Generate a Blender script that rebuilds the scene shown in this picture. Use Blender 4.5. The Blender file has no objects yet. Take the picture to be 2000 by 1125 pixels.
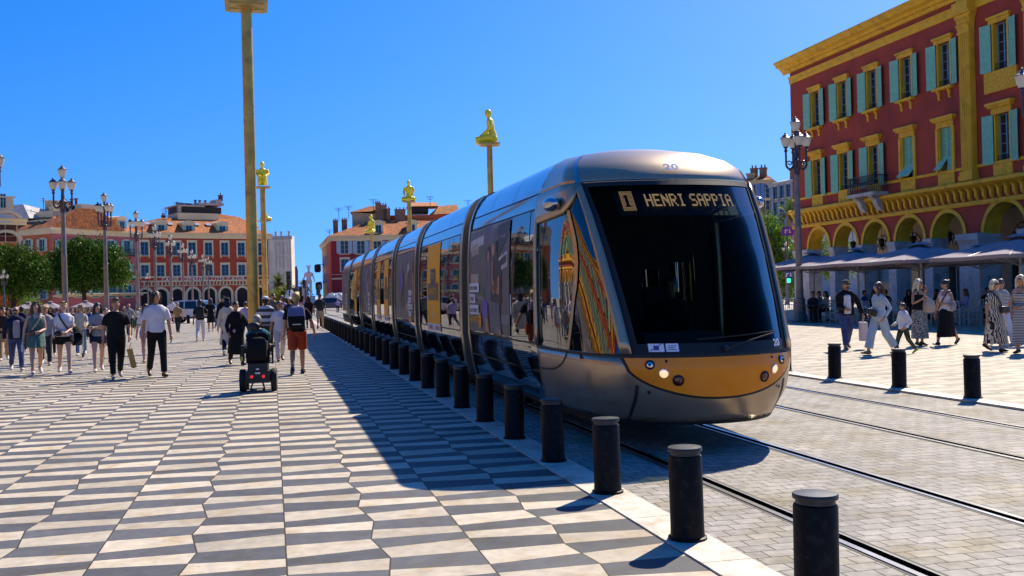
import bpy, math, random
from mathutils import Vector, Matrix
import numpy as np
R=math.radians; PI=math.pi
random.seed(7)
scene=bpy.context.scene; COL=scene.collection
# ---------------------------------------------------------------- camera
TH=R(13.2); PITCH=0.0034; ROLL=0.025; CH=1.655; FPX=2000.0
ct,st=math.cos(TH),math.sin(TH)
_F=Vector((st*math.cos(PITCH),ct*math.cos(PITCH),math.sin(PITCH)))
_R0=Vector((ct,-st,0)); _U0=_R0.cross(_F)
_Rc=math.cos(ROLL)*_R0-math.sin(ROLL)*_U0
_Uc=math.sin(ROLL)*_R0+math.cos(ROLL)*_U0
cam=bpy.data.cameras.new('camera'); camo=bpy.data.objects.new('camera',cam); COL.objects.link(camo)
cam.sensor_width=36; cam.lens=36; cam.clip_start=.1; cam.clip_end=6000
mw=Matrix((( _Rc.x,_Uc.x,-_F.x,0),(_Rc.y,_Uc.y,-_F.y,0),(_Rc.z,_Uc.z,-_F.z,CH),(0,0,0,1)))
camo.matrix_world=mw; scene.camera=camo
def ray(px,py): return (_F*FPX+_Rc*(px-1000)+_Uc*(562.5-py))/FPX
def at(px,py,h=0.0):
    "point of the photograph that lies on the level plane z=h"
    d=ray(px,py); t=(h-CH)/d.z; p=d*t; return Vector((p.x,p.y,h))
def atz(px,py,z):
    "point of the photograph at distance z along the view"
    p=ray(px,py)*z; return Vector((p.x,p.y,p.z+CH))
def proj(p):
    v=Vector(p)-Vector((0,0,CH)); z=v.dot(_F); return 1000+FPX*v.dot(_Rc)/z, 562.5-FPX*v.dot(_Uc)/z
def gz(px,z):
    "ground point under photo column px at distance z"
    d=ray(px,575); p=d*z; return Vector((p.x,p.y,0))
# ---------------------------------------------------------------- materials
MATS={}
def mat(name,col,rough=.6,metal=0.0,var=.12,scale=3.0,bump=0.0,bscale=40.,spec=.5,ior=None,coat=0.,emit=None,trans=0.,dirt=None):
    if name in MATS: return MATS[name]
    m=bpy.data.materials.new(name); m.use_nodes=True; nt=m.node_tree; N=nt.nodes; L=nt.links
    b=N['Principled BSDF']; b.inputs['Roughness'].default_value=rough; b.inputs['Metallic'].default_value=metal
    b.inputs['Specular IOR Level'].default_value=spec
    if ior: b.inputs['IOR'].default_value=ior
    if coat: b.inputs['Coat Weight'].default_value=coat; b.inputs['Coat Roughness'].default_value=.05
    c=(col[0],col[1],col[2],1)
    b.inputs['Base Color'].default_value=c
    if trans: b.inputs['Transmission Weight'].default_value=trans
    tc=None
    if var or bump:
        tc=N.new('ShaderNodeTexCoord')
    if var:
        n=N.new('ShaderNodeTexNoise'); n.inputs['Scale'].default_value=scale; n.inputs['Detail'].default_value=6
        L.new(tc.outputs['Object'],n.inputs['Vector'])
        mp=N.new('ShaderNodeMapRange'); mp.inputs['From Min'].default_value=.3; mp.inputs['From Max'].default_value=.7
        mp.inputs['To Min'].default_value=1-var; mp.inputs['To Max'].default_value=1+var
        L.new(n.outputs['Fac'],mp.inputs['Value'])
        mx=N.new('ShaderNodeVectorMath'); mx.operation='MULTIPLY'; mx.inputs[0].default_value=col[:3]
        L.new(mp.outputs[0],mx.inputs[1]); L.new(mx.outputs[0],b.inputs['Base Color'])
        if dirt:
            n2=N.new('ShaderNodeTexNoise'); n2.inputs['Scale'].default_value=dirt[1]; n2.inputs['Detail'].default_value=8
            L.new(tc.outputs['Object'],n2.inputs['Vector'])
            m2=N.new('ShaderNodeMapRange'); m2.inputs['From Min'].default_value=.52; m2.inputs['From Max'].default_value=.72
            L.new(n2.outputs['Fac'],m2.inputs['Value'])
            mm=N.new('ShaderNodeMix'); mm.data_type='RGBA'; L.new(m2.outputs[0],mm.inputs['Factor'])
            L.new(mx.outputs[0],mm.inputs['A']); mm.inputs['B'].default_value=(*dirt[0],1); L.new(mm.outputs['Result'],b.inputs['Base Color'])
    if bump:
        n=N.new('ShaderNodeTexNoise'); n.inputs['Scale'].default_value=bscale; n.inputs['Detail'].default_value=4
        L.new(tc.outputs['Object'],n.inputs['Vector'])
        bp=N.new('ShaderNodeBump'); bp.inputs['Strength'].default_value=bump; bp.inputs['Distance'].default_value=.02
        L.new(n.outputs['Fac'],bp.inputs['Height']); L.new(bp.outputs[0],b.inputs['Normal'])
    if emit:
        b.inputs['Emission Color'].default_value=(*emit[:3],1); b.inputs['Emission Strength'].default_value=emit[3]
    MATS[name]=m; return m
# ---------------------------------------------------------------- mesh builder
class MB:
    def __init__(s): s.v=[]; s.f=[]; s.m=[]; s.cur=0
    def face(s,idx,m=None): s.f.append(tuple(idx)); s.m.append(s.cur if m is None else m)
    def poly(s,pts,m=None):
        n=len(s.v); s.v+= [tuple(p) for p in pts]; s.face(range(n,n+len(pts)),m); return s
    def box(s,c,d,M=None,m=None):
        x,y,z=d[0]/2,d[1]/2,d[2]/2; n=len(s.v)
        for sx,sy,sz in ((-1,-1,-1),(1,-1,-1),(1,1,-1),(-1,1,-1),(-1,-1,1),(1,-1,1),(1,1,1),(-1,1,1)):
            p=Vector((sx*x,sy*y,sz*z))
            if M is not None: p=M@p
            s.v.append((p.x+c[0],p.y+c[1],p.z+c[2]))
        for q in ((0,3,2,1),(4,5,6,7),(0,1,5,4),(1,2,6,5),(2,3,7,6),(3,0,4,7)): s.face([n+i for i in q],m)
        return s
    def bx(s,x0,x1,y0,y1,z0,z1,m=None): return s.box(((x0+x1)/2,(y0+y1)/2,(z0+z1)/2),(abs(x1-x0),abs(y1-y0),abs(z1-z0)),None,m)
    def tube(s,pts,rad,n=10,cap=True,m=None,flat=None):
        pts=[Vector(p) for p in pts]; k=len(pts)
        if not hasattr(rad,'__len__'): rad=[rad]*k
        base=len(s.v); prev=None
        for i,p in enumerate(pts):
            t=(pts[min(i+1,k-1)]-pts[max(i-1,0)])
            if t.length<1e-9: t=Vector((0,0,1))
            t.normalize()
            if prev is None:
                a=Vector((1,0,0)) if abs(t.x)<.8 else Vector((0,1,0))
                u=(a-t*a.dot(t)).normalized()
            else:
                u=(prev-t*prev.dot(t)).normalized()
            prev=u; w=t.cross(u)
            r=rad[i]; rx,ry=(r if hasattr(r,'__len__') else (r,r))
            for j in range(n):
                a=2*PI*j/n; q=p+u*(rx*math.cos(a))+w*(ry*math.sin(a)); s.v.append((q.x,q.y,q.z))
        for i in range(k-1):
            for j in range(n):
                a=base+i*n+j; b=base+i*n+(j+1)%n; s.face((a,b,b+n,a+n),m)
        if cap:
            s.face([base+j for j in range(n)][::-1],m); s.face([base+(k-1)*n+j for j in range(n)],m)
        return s
    def rings(s,rings,close=True,cap=True,m=None):
        "loft through lists of points of equal length"
        base=len(s.v); n=len(rings[0])
        for r in rings: s.v+=[tuple(p) for p in r]
        for i in range(len(rings)-1):
            for j in range(n if close else n-1):
                a=base+i*n+j; b=base+i*n+(j+1)%n; s.face((a,b,b+n,a+n),m)
        if cap and close:
            s.face([base+j for j in range(n)][::-1],m); s.face([base+(len(rings)-1)*n+j for j in range(n)],m)
        return s
    def lathe(s,prof,c=(0,0,0),n=16,m=None,cap=True):
        return s.rings([[(c[0]+r*math.cos(2*PI*j/n),c[1]+r*math.sin(2*PI*j/n),c[2]+z) for j in range(n)] for r,z in prof],True,cap,m)
    def ell(s,c,r,nu=12,nv=8,m=None,M=None):
        rg=[]
        for i in range(nv+1):
            a=-PI/2+PI*i/nv; a=max(-PI/2+.12,min(PI/2-.12,a)); row=[]
            for j in range(nu):
                b=2*PI*j/nu; p=Vector((r[0]*math.cos(a)*math.cos(b),r[1]*math.cos(a)*math.sin(b),r[2]*math.sin(a)))
                if M is not None: p=M@p
                row.append((c[0]+p.x,c[1]+p.y,c[2]+p.z))
            rg.append(row)
        return s.rings(rg,True,True,m)
    def prism(s,poly,fn,d0,d1,m=None):
        "extrude 2d polygon; fn(a,b,d)->3d"
        n=len(poly); base=len(s.v)
        for d in (d0,d1):
            for a,b in poly: s.v.append(tuple(fn(a,b,d)))
        s.face([base+i for i in range(n)][::-1],m); s.face([base+n+i for i in range(n)],m)
        for i in range(n):
            j=(i+1)%n; s.face((base+i,base+j,base+n+j,base+n+i),m)
        return s
    def grid(s,rows,m=None):
        base=len(s.v); n=len(rows[0])
        for r in rows: s.v+=[tuple(p) for p in r]
        for i in range(len(rows)-1):
            for j in range(n-1):
                a=base+i*n+j; s.face((a,a+1,a+1+n,a+n),m)
        return s
    def mesh(s,name,mats,smooth=True,angle=35,fix=True):
        me=bpy.data.meshes.new(name); me.from_pydata(s.v,[],s.f)
        if not isinstance(mats,(list,tuple)): mats=[mats]
        for x in mats: me.materials.append(x)
        me.polygons.foreach_set('material_index',s.m)
        if fix:
            import bmesh
            bm=bmesh.new(); bm.from_mesh(me); bmesh.ops.recalc_face_normals(bm,faces=bm.faces); bm.to_mesh(me); bm.free()
        if smooth:
            me.polygons.foreach_set('use_smooth',[True]*len(me.polygons)); me.set_sharp_from_angle(angle=R(angle))
        me.update(); return me
    def build(s,name,mats,parent=None,smooth=True,angle=35,fix=True,loc=None):
        o=bpy.data.objects.new(name,s.mesh(name,mats,smooth,angle,fix)); COL.objects.link(o)
        if parent is not None: o.parent=parent
        if loc is not None: o.location=loc
        return o
def tag(o,label=None,cat=None,group=None,kind=None):
    if label: o['label']=label
    if cat: o['category']=cat
    if group: o['group']=group
    if kind: o['kind']=kind
    return o
def thing(name,label,cat,loc=(0,0,0),rz=0,group=None):
    o=bpy.data.objects.new(name,None); COL.objects.link(o); o.location=loc; o.rotation_euler=(0,0,rz); o.empty_display_size=.2
    return tag(o,label,cat,group)
def copy_tree(o,parent=None):
    c=o.copy(); COL.objects.link(c); c.parent=parent
    for ch in list(o.children): copy_tree(ch,c)
    return c
def mcopy(name,src,parent,loc=(0,0,0),rz=0,rx=0,scale=None):
    o=bpy.data.objects.new(name,src.data if hasattr(src,'data') else src); COL.objects.link(o); o.parent=parent; o.location=loc; o.rotation_euler=(rx,0,rz)
    if scale: o.scale=scale
    return o
def text_mesh(txt,size,mapf,bold=0.0,align='CENTER',space=1.0,thick=0.0):
    "lettering as MB; mapf(x,y,d)->3d"
    cu=bpy.data.curves.new('lettering','FONT'); cu.body=txt; cu.size=size; cu.align_x=align; cu.align_y='CENTER'; cu.offset=bold; cu.space_character=space
    cu.resolution_u=3; cu.extrude=thick
    o=bpy.data.objects.new('lettering',cu); COL.objects.link(o); dg=bpy.context.evaluated_depsgraph_get(); dg.update()
    me=bpy.data.meshes.new_from_object(o.evaluated_get(dg)); mb=MB()
    mb.v=[tuple(mapf(v.co.x,v.co.y,v.co.z)) for v in me.vertices]
    for p in me.polygons: mb.face(list(p.vertices))
    COL.objects.unlink(o); bpy.data.objects.remove(o); bpy.data.curves.remove(cu); bpy.data.meshes.remove(me)
    return mb
ORD=['first','second','third','fourth','fifth','sixth','seventh','eighth','ninth','tenth','eleventh','twelfth','thirteenth','fourteenth','fifteenth','sixteenth','seventeenth','eighteenth','nineteenth','twentieth']
def ordw(i):
    if i<20: return ORD[i]
    return ('twenty-' if i<29 else 'thirty-')+ORD[(i-20)%10] if i%10!=9 else 'thirtieth'
# ---------------------------------------------------------------- ground
light_stone=(.55,.475,.365); dark_stone=(.115,.115,.12)
def paving_material():
    m=bpy.data.materials.new('chequer_paving'); m.use_nodes=True; nt=m.node_tree; N=nt.nodes; L=nt.links
    b=N['Principled BSDF']; b.inputs['Roughness'].default_value=.55; b.inputs['Specular IOR Level'].default_value=.15
    at_=N.new('ShaderNodeAttribute'); at_.attribute_name='stone'   # x: parity, y: random
    sp=N.new('ShaderNodeSeparateXYZ'); L.new(at_.outputs['Vector'],sp.inputs[0])
    tc=N.new('ShaderNodeTexCoord')
    mix=N.new('ShaderNodeMix'); mix.data_type='RGBA'; L.new(sp.outputs['X'],mix.inputs['Factor'])
    mix.inputs['A'].default_value=(*light_stone,1); mix.inputs['B'].default_value=(*dark_stone,1)
    def mul(src,fac):
        v=N.new('ShaderNodeVectorMath'); v.operation='MULTIPLY'; L.new(src,v.inputs[0]); L.new(fac,v.inputs[1]); return v.outputs[0]
    def rng(src,a,b_,c,d):
        r=N.new('ShaderNodeMapRange'); r.inputs['From Min'].default_value=a; r.inputs['From Max'].default_value=b_; r.inputs['To Min'].default_value=c; r.inputs['To Max'].default_value=d; L.new(src,r.inputs['Value']); return r.outputs[0]
    c=mul(mix.outputs['Result'],rng(sp.outputs['Y'],0,1,.82,1.15))
    n=N.new('ShaderNodeTexNoise'); n.inputs['Scale'].default_value=9; n.inputs['Detail'].default_value=9; n.inputs['Roughness'].default_value=.65; L.new(tc.outputs['Object'],n.inputs['Vector'])
    c=mul(c,rng(n.outputs['Fac'],.3,.7,.8,1.15))
    n2=N.new('ShaderNodeTexNoise'); n2.inputs['Scale'].default_value=1.1; n2.inputs['Detail'].default_value=5; L.new(tc.outputs['Object'],n2.inputs['Vector'])
    c=mul(c,rng(n2.outputs['Fac'],.3,.7,.86,1.08))
    # warm stains on the stones
    n3=N.new('ShaderNodeTexNoise'); n3.inputs['Scale'].default_value=3.3; n3.inputs['Detail'].default_value=8; L.new(tc.outputs['Object'],n3.inputs['Vector'])
    st_=N.new('ShaderNodeMix'); st_.data_type='RGBA'; st_.blend_type='MULTIPLY'; L.new(rng(n3.outputs['Fac'],.50,.72,0,.6),st_.inputs['Factor']); L.new(c,st_.inputs['A']); st_.inputs['B'].default_value=(.82,.66,.42,1); c=st_.outputs['Result']
    # pits
    vo=N.new('ShaderNodeTexVoronoi'); vo.inputs['Scale'].default_value=26; L.new(tc.outputs['Object'],vo.inputs['Vector'])
    c2=N.new('ShaderNodeMix'); c2.data_type='RGBA'; L.new(rng(vo.outputs['Distance'],.05,.10,.55,0),c2.inputs['Factor']); L.new(c,c2.inputs['A']); c2.inputs['B'].default_value=(.12,.09,.06,1); c=c2.outputs['Result']
    # chewing gum and soot spots
    vg=N.new('ShaderNodeTexVoronoi'); vg.inputs['Scale'].default_value=2.6; L.new(tc.outputs['Object'],vg.inputs['Vector'])
    sg_=N.new('ShaderNodeSeparateXYZ'); L.new(vg.outputs['Color'],sg_.inputs[0])
    gt=N.new('ShaderNodeMath'); gt.operation='MULTIPLY'; L.new(rng(vg.outputs['Distance'],.035,.06,.75,0),gt.inputs[0]); L.new(rng(sg_.outputs['X'],.45,.5,0,1),gt.inputs[1])
    c3=N.new('ShaderNodeMix'); c3.data_type='RGBA'; L.new(gt.outputs[0],c3.inputs['Factor']); L.new(c,c3.inputs['A']); c3.inputs['B'].default_value=(.07,.06,.05,1); c=c3.outputs['Result']
    # trodden grey grime in long drifts
    n5=N.new('ShaderNodeTexNoise'); n5.inputs['Scale'].default_value=.55; n5.inputs['Detail'].default_value=9; n5.inputs['Roughness'].default_value=.7; L.new(tc.outputs['Object'],n5.inputs['Vector'])
    g5=N.new('ShaderNodeMix'); g5.data_type='RGBA'; g5.blend_type='MULTIPLY'; L.new(rng(n5.outputs['Fac'],.5,.7,0,.38),g5.inputs['Factor']); L.new(c,g5.inputs['A']); g5.inputs['B'].default_value=(.72,.66,.56,1); c=g5.outputs['Result']
    # joints from the UV of each stone
    uv=N.new('ShaderNodeUVMap'); uv.uv_map='stone_uv'; su=N.new('ShaderNodeSeparateXYZ'); L.new(uv.outputs[0],su.inputs[0])
    def edge(o,w):
        a=N.new('ShaderNodeMath'); a.operation='PINGPONG'; a.inputs[1].default_value=.5; L.new(o,a.inputs[0])
        g=N.new('ShaderNodeMath'); g.operation='LESS_THAN'; g.inputs[1].default_value=w; L.new(a.outputs[0],g.inputs[0]); return g.outputs[0]
    mx=N.new('ShaderNodeMath'); mx.operation='MAXIMUM'; L.new(edge(su.outputs['X'],.0085),mx.inputs[0]); L.new(edge(su.outputs['Y'],.008),mx.inputs[1])
    jc=N.new('ShaderNodeMix'); jc.data_type='RGBA'; L.new(mx.outputs[0],jc.inputs['Factor']); L.new(c,jc.inputs['A']); jc.inputs['B'].default_value=(.055,.038,.02,1)
    L.new(jc.outputs['Result'],b.inputs['Base Color'])
    bp=N.new('ShaderNodeBump'); bp.inputs['Strength'].default_value=.25; bp.inputs['Distance'].default_value=.01; L.new(n.outputs['Fac'],bp.inputs['Height']); L.new(bp.outputs[0],b.inputs['Normal'])
    L.new(rng(n.outputs['Fac'],.3,.7,.55,.75),b.inputs['Roughness'])
    return m
PAVE=paving_material()
P_=1.09; YR=6.455; XC=.05; CW=.602
def pave(name,x0,x1,y0,y1,z,par=0,amount=1.0):
    i0=math.floor((x0-XC)/CW); i1=math.ceil((x1-XC)/CW); j0=math.floor((y0-YR)/(P_/4)); j1=math.ceil((y1-YR)/(P_/4))
    ni=i1-i0+1; nj=j1-j0+1
    V=np.zeros((nj,ni,3))
    for jj in range(nj):
        j=j0+jj; k=j%4; yb=YR+(j//4)*P_
        for ii in range(ni):
            i=i0+ii; x=XC+i*CW
            if i%2:   # zigzag line
                sgn=1 if (i//2)%2==0 else -1
                x+= sgn*(.035 if k==0 else -.035 if k==2 else 0)
                y=yb+k*P_/4
            else:
                fl=(i//2)%2
                if fl==0: y=yb+(0,.195,.545,.895)[k]
                else: y=yb+(0,.345,.545,.745)[k]
            V[jj,ii]=(min(max(x,x0),x1),y,z)
    idx=np.arange(ni*nj).reshape(nj,ni)
    F=np.stack([idx[:-1,:-1],idx[:-1,1:],idx[1:,1:],idx[1:,:-1]],-1).reshape(-1,4)
    me=bpy.data.meshes.new(name); me.from_pydata(V.reshape(-1,3).tolist(),[],F.tolist()); me.materials.append(PAVE)
    nf=len(F); ii,jj=np.meshgrid(np.arange(ni-1)+i0,np.arange(nj-1)+j0)
    parity=((ii+jj+par)%2).astype(float).ravel()*amount; rnd=np.random.RandomState(3).rand(nf)
    a=me.attributes.new('stone','FLOAT_VECTOR','FACE'); a.data.foreach_set('vector',np.stack([parity,rnd,rnd*0],-1).ravel())
    uv=me.uv_layers.new(name='stone_uv'); uv.data.foreach_set('uv',np.tile(np.array([0,0,1,0,1,1,0,1.]),nf))
    o=bpy.data.objects.new(name,me); COL.objects.link(o); return tag(o,kind='structure')
KX0,KX1=2.45,2.775      # left kerb
RX0,RX1=9.22,9.5        # right kerb
pave('plaza_paving',-38,KX0,-1.5,72,0,par=1)
pave('terrace_paving',RX1,36,3,75,0,par=0,amount=.42)
far=MB()
ground_far=mat('plaza_far',(.42,.38,.33),.75,var=.1,scale=.4)
# one ground sheet to the horizon
g=MB(); g.poly([(-2500,-300,-.12),(2500,-300,-.12),(2500,4000,-.12),(-2500,4000,-.12)]); tag(g.build('ground',ground_far),kind='structure')
g=MB(); g.poly([(-300,72,-.004),(KX0,72,-.004),(KX0,420,-.004),(-300,420,-.004)]); g.poly([(-300,-60,-.004),(-38,-60,-.004),(-38,72,-.004),(-300,72,-.004)])
g.poly([(RX1,75,-.004),(160,75,-.004),(160,420,-.004),(RX1,420,-.004)]); g.poly([(36,-20,-.004),(160,-20,-.004),(160,75,-.004),(36,75,-.004)]); tag(g.build('plaza_ground',ground_far),kind='structure')
# track bed of setts
def sett_material():
    m=bpy.data.materials.new('stone_setts'); m.use_nodes=True; nt=m.node_tree; N=nt.nodes; L=nt.links
    b=N['Principled BSDF']; b.inputs['Roughness'].default_value=.7; b.inputs['Specular IOR Level'].default_value=.12
    tc=N.new('ShaderNodeTexCoord'); 
    wob=N.new('ShaderNodeTexNoise'); wob.inputs['Scale'].default_value=2.2; L.new(tc.outputs['Object'],wob.inputs['Vector'])
    ws=N.new('ShaderNodeVectorMath'); ws.operation='SCALE'; ws.inputs['Scale'].default_value=.03; L.new(wob.outputs['Color'],ws.inputs[0])
    wa=N.new('ShaderNodeVectorMath'); wa.operation='ADD'; L.new(tc.outputs['Object'],wa.inputs[0]); L.new(ws.outputs[0],wa.inputs[1])
    br=N.new('ShaderNodeTexBrick'); br.inputs['Scale'].default_value=1; br.inputs['Brick Width'].default_value=.205; br.inputs['Row Height'].default_value=.145
    br.inputs['Mortar Size'].default_value=.005; br.inputs['Mortar Smooth'].default_value=.25; br.inputs['Bias'].default_value=-.2
    br.inputs['Color1'].default_value=(.36,.33,.29,1); br.inputs['Color2'].default_value=(.265,.245,.215,1); br.inputs['Mortar'].default_value=(.05,.043,.032,1)
    L.new(wa.outputs[0],br.inputs['Vector'])
    n=N.new('ShaderNodeTexNoise'); n.inputs['Scale'].default_value=14; n.inputs['Detail'].default_value=8; L.new(tc.outputs['Object'],n.inputs['Vector'])
    n2=N.new('ShaderNodeTexNoise'); n2.inputs['Scale'].default_value=.8; n2.inputs['Detail'].default_value=4; L.new(tc.outputs['Object'],n2.inputs['Vector'])
    def rng(src,a,b_,c,d):
        r=N.new('ShaderNodeMapRange'); r.inputs['From Min'].default_value=a; r.inputs['From Max'].default_value=b_; r.inputs['To Min'].default_value=c; r.inputs['To Max'].default_value=d; L.new(src,r.inputs['Value']); return r.outputs[0]
    c=br.outputs['Color']
    for nn,a,b_ in ((n,.78,1.2),(n2,.8,1.15)):
        v=N.new('ShaderNodeVectorMath'); v.operation='MULTIPLY'; L.new(c,v.inputs[0]); L.new(rng(nn.outputs['Fac'],.3,.7,a,b_),v.inputs[1]); c=v.outputs[0]
    # moss and oil tints
    n3=N.new('ShaderNodeTexNoise'); n3.inputs['Scale'].default_value=1.7; n3.inputs['Detail'].default_value=7; L.new(tc.outputs['Object'],n3.inputs['Vector'])
    mm=N.new('ShaderNodeMix'); mm.data_type='RGBA'; mm.blend_type='MULTIPLY'; L.new(rng(n3.outputs['Fac'],.5,.75,0,.85),mm.inputs['Factor']); L.new(c,mm.inputs['A']); mm.inputs['B'].default_value=(.75,.68,.4,1)
    L.new(mm.outputs['Result'],b.inputs['Base Color'])
    h=N.new('ShaderNodeMath'); h.operation='MULTIPLY_ADD'; h.inputs[1].default_value=-1; L.new(br.outputs['Fac'],h.inputs[0]); 
    s2=N.new('ShaderNodeMath'); s2.operation='MULTIPLY'; s2.inputs[1].default_value=.35; L.new(n.outputs['Fac'],s2.inputs[0]); L.new(s2.outputs[0],h.inputs[2])
    bp=N.new('ShaderNodeBump'); bp.inputs['Strength'].default_value=.6; bp.inputs['Distance'].default_value=.012; L.new(h.outputs[0],bp.inputs['Height']); L.new(bp.outputs[0],b.inputs['Normal'])
    return m
SETT=sett_material()
TB=-.02
g=MB()
_xs=[KX1]
for _c in (4.30,7.45):
    for _s in (-1,1):
        _x=_c+_s*.7175; _xs+=sorted([_x-_s*.070,_x+_s*.022])
_xs.append(RX0)
for _k in range(0,len(_xs),2): g.poly([(_xs[_k],-3,TB),(_xs[_k+1],-3,TB),(_xs[_k+1],142,TB),(_xs[_k],142,TB)])
g.poly([(KX1,139.4,TB-.004),(RX0,139.4,TB-.004),(RX0,420,TB-.004),(KX1,420,TB-.004)])
tag(g.build('tramway_setts',SETT),kind='structure')
kerb_stone=mat('kerb_stone',(.62,.54,.44),.6,var=.18,scale=5,bump=.3,bscale=30,dirt=((.36,.27,.17),3.2))
kj=mat('kerb_joint',(.06,.05,.04),.9,var=0)
def kerb(x0,x1,y1):
    g=MB(); y=-3; rnd=random.Random(5)
    while y<y1:
        ln=1.25+rnd.random()*.25
        g.bx(x0+.004,x1,y+.004,y+ln-.004,-.1,.012 if x0<5 else .012)
        y+=ln
    return tag(g.build('kerb',kerb_stone,smooth=False),kind='structure')
kerb(KX0,KX1,90); kerb(RX0,RX1,90)
# rails: groove rail, head bright, groove dark
steel=mat('rail_steel',(.34,.34,.36),.30,.9,var=.2,scale=2)
groove=mat('rail_groove',(.006,.006,.006),.95,var=0,spec=.02)
rail_edge=mat('rail_joint_fill',(.06,.055,.048),.8,var=.25,scale=6)
TRC=4.30
for c,(nm) in ((TRC,'under the tram'),(7.45,'of the empty track')):
    for sgn,wh in ((-1,'left'),(1,'right')):
        x=c+sgn*.7175; i=-sgn  # groove lies on the inner side
        g=MB()
        ys=[-3+2.5*q for q in range(58)]
        prof=[(-.12,.002),(-.085,.002),(-.085,.006),(-.060,.009),(-.058,-.016),(.010,-.016),(.012,.009),(.058,.009),(.060,.002),(.085,.002)]
        mi=[2,2,0,1,1,1,0,2,2]
        base=len(g.v)
        for yy in ys: g.v+=[(x+sgn*dx,yy,TB+dz) for dx,dz in prof]
        n_=len(prof)
        for q in range(len(ys)-1):
            for k in range(n_-1): a=base+q*n_+k; g.face((a,a+1,a+1+n_,a+n_),mi[k])
        o=g.build('tram_rail',[steel,groove,rail_edge],smooth=False,fix=False)
        tag(o,f"grooved steel rail set in the setts, {'nearer the bollards' if (c==TRC and sgn<0) else 'further from the bollards' if c==TRC else 'nearer the tram' if sgn<0 else 'next to the bright kerb'}, {nm}",'rail','tram rails')
# ---------------------------------------------------------------- tram
TC=4.32
def tF(z): return float(np.interp(z,[.28,.6,.85,1.0,1.5,2.0,2.4,2.82,3.0,3.12,3.22,3.30,3.33],[9.54,9.38,9.33,9.36,9.55,9.83,10.1,10.45,10.60,10.80,11.05,11.45,11.8]))
def tL(z): return float(np.interp(z,[1.5,2.82,3.3],[1.05,.62,.5]))
def tW(z): return float(np.interp(z,[.28,.55,1.0,1.6,2.1,2.45,2.72,2.83,2.95,3.08,3.18,3.26,3.31,3.34],[1.08,1.15,1.2,1.2,1.19,1.17,1.14,1.11,1.07,1.0,.92,.78,.55,.02]))
def tWn(z): return float(np.interp(z,[.28,.55,1.0,1.6,2.1,2.45,2.82,3.0,3.12,3.22,3.30,3.33],[.97,1.10,1.15,1.15,1.145,1.14,1.13,1.07,.97,.80,.52,.05]))
CABY=12.07
def S(e,z,off=0.0):
    def base(e,z):
        L=tL(z); w=tWn(z); f=tF(z); s=1 if e>=0 else -1; a=abs(e)
        if a<=1:
            ph=a*PI/2; x=w*math.sin(ph)**.91; y=f+L*(1-max(0,math.cos(ph)))
        else:
            t=a-1; x=w+(tW(z)-w)*(1-(1-t)**2); y=f+L+t*(CABY-f-L)
        return Vector((TC+s*x,y,z))
    p=base(e,z)
    if off:
        d=.004; a=base(e+d,z)-base(e-d,z); z0,z1=max(.285,z-.01),min(3.325,z+.01); b=base(e,z1)-base(e,z0)
        n=a.cross(b); n.normalize()
        if n.dot(p-Vector((TC,CABY+1,1.6)))<0: n=-n
        p=p+n*off
    return p
def e_of(z,x):
    "nose parameter at lateral offset x"
    s=1 if x>=0 else -1; return s*math.asin(min(1,(abs(x)/tWn(z))**(1/.91)))/(PI/2)
silver=mat('tram_silver',(.47,.345,.225),.27,.72,var=.06,scale=2,bump=.02,bscale=3)
silver_roof=mat('tram_roof_silver',(.50,.50,.53),.12,.95,var=.05,scale=1.5,bump=.015,bscale=2)
polish=mat('tram_polished_panel',(.36,.34,.33),.06,.95,var=.06,scale=2,bump=.02,bscale=2.5)
blackglass=mat('tram_dark_glass',(.006,.006,.007),.015,0,var=0,ior=2.3,spec=.5,bump=.02,bscale=1.6)
rubber=mat('black_rubber',(.008,.008,.008),.6,0,var=0)
blackgap=mat('tram_gangway_black',(.006,.006,.007),.75,0,var=0)
orange=mat('tram_orange',(.95,.275,.008),.25,0,var=.04,scale=3,spec=.3,coat=.15)
adyellow=mat('advert_amber',(.98,.42,.004),.5,0,var=.03,scale=2,spec=.15)
adwhite=mat('advert_white',(.7,.68,.68),.5,0,var=.05,spec=.2)
addark=mat('advert_dark_brown',(.035,.022,.018),.3,0,var=0)
undercar=mat('tram_underframe',(.012,.012,.012),.7,0,var=0)
chrome=mat('lamp_reflector',(.75,.75,.75),.08,1,var=0)
lampred=mat('tail_lamp_red',(.10,.006,.004),.08,0,var=0,coat=1)
lampon=mat('headlamp_lit',(.9,.85,.7),.1,0,var=0,emit=(1,.72,.30,.55))
decal=mat('decal_white',(.82,.80,.84),.4,0,var=0)
decalp=mat('decal_violet',(.10,.06,.26),.4,0,var=0)
led=mat('led_amber',(.2,.08,.02),.4,0,var=0,emit=(1,.60,.30,.42))
amberl=mat('indicator_amber',(.55,.12,.01),.15,0,var=0,coat=1)
def glass_mix(name,tint,ior=1.5,rough=.02,gain=1.0):
    m=bpy.data.materials.new(name); m.use_nodes=True; nt=m.node_tree; N=nt.nodes; L=nt.links
    N.remove(N['Principled BSDF']); out=N['Material Output']
    tr=N.new('ShaderNodeBsdfTransparent'); tr.inputs[0].default_value=(*tint,1)
    gl=N.new('ShaderNodeBsdfGlossy'); gl.inputs['Roughness'].default_value=rough
    fr=N.new('ShaderNodeFresnel'); fr.inputs[0].default_value=ior
    gn=N.new('ShaderNodeMath'); gn.operation='MULTIPLY'; gn.inputs[1].default_value=gain; L.new(fr.outputs[0],gn.inputs[0]); mx=N.new('ShaderNodeMixShader'); L.new(gn.outputs[0],mx.inputs[0]); L.new(tr.outputs[0],mx.inputs[1]); L.new(gl.outputs[0],mx.inputs[2]); L.new(mx.outputs[0],out.inputs[0])
    MATS[name]=m; return m
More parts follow.
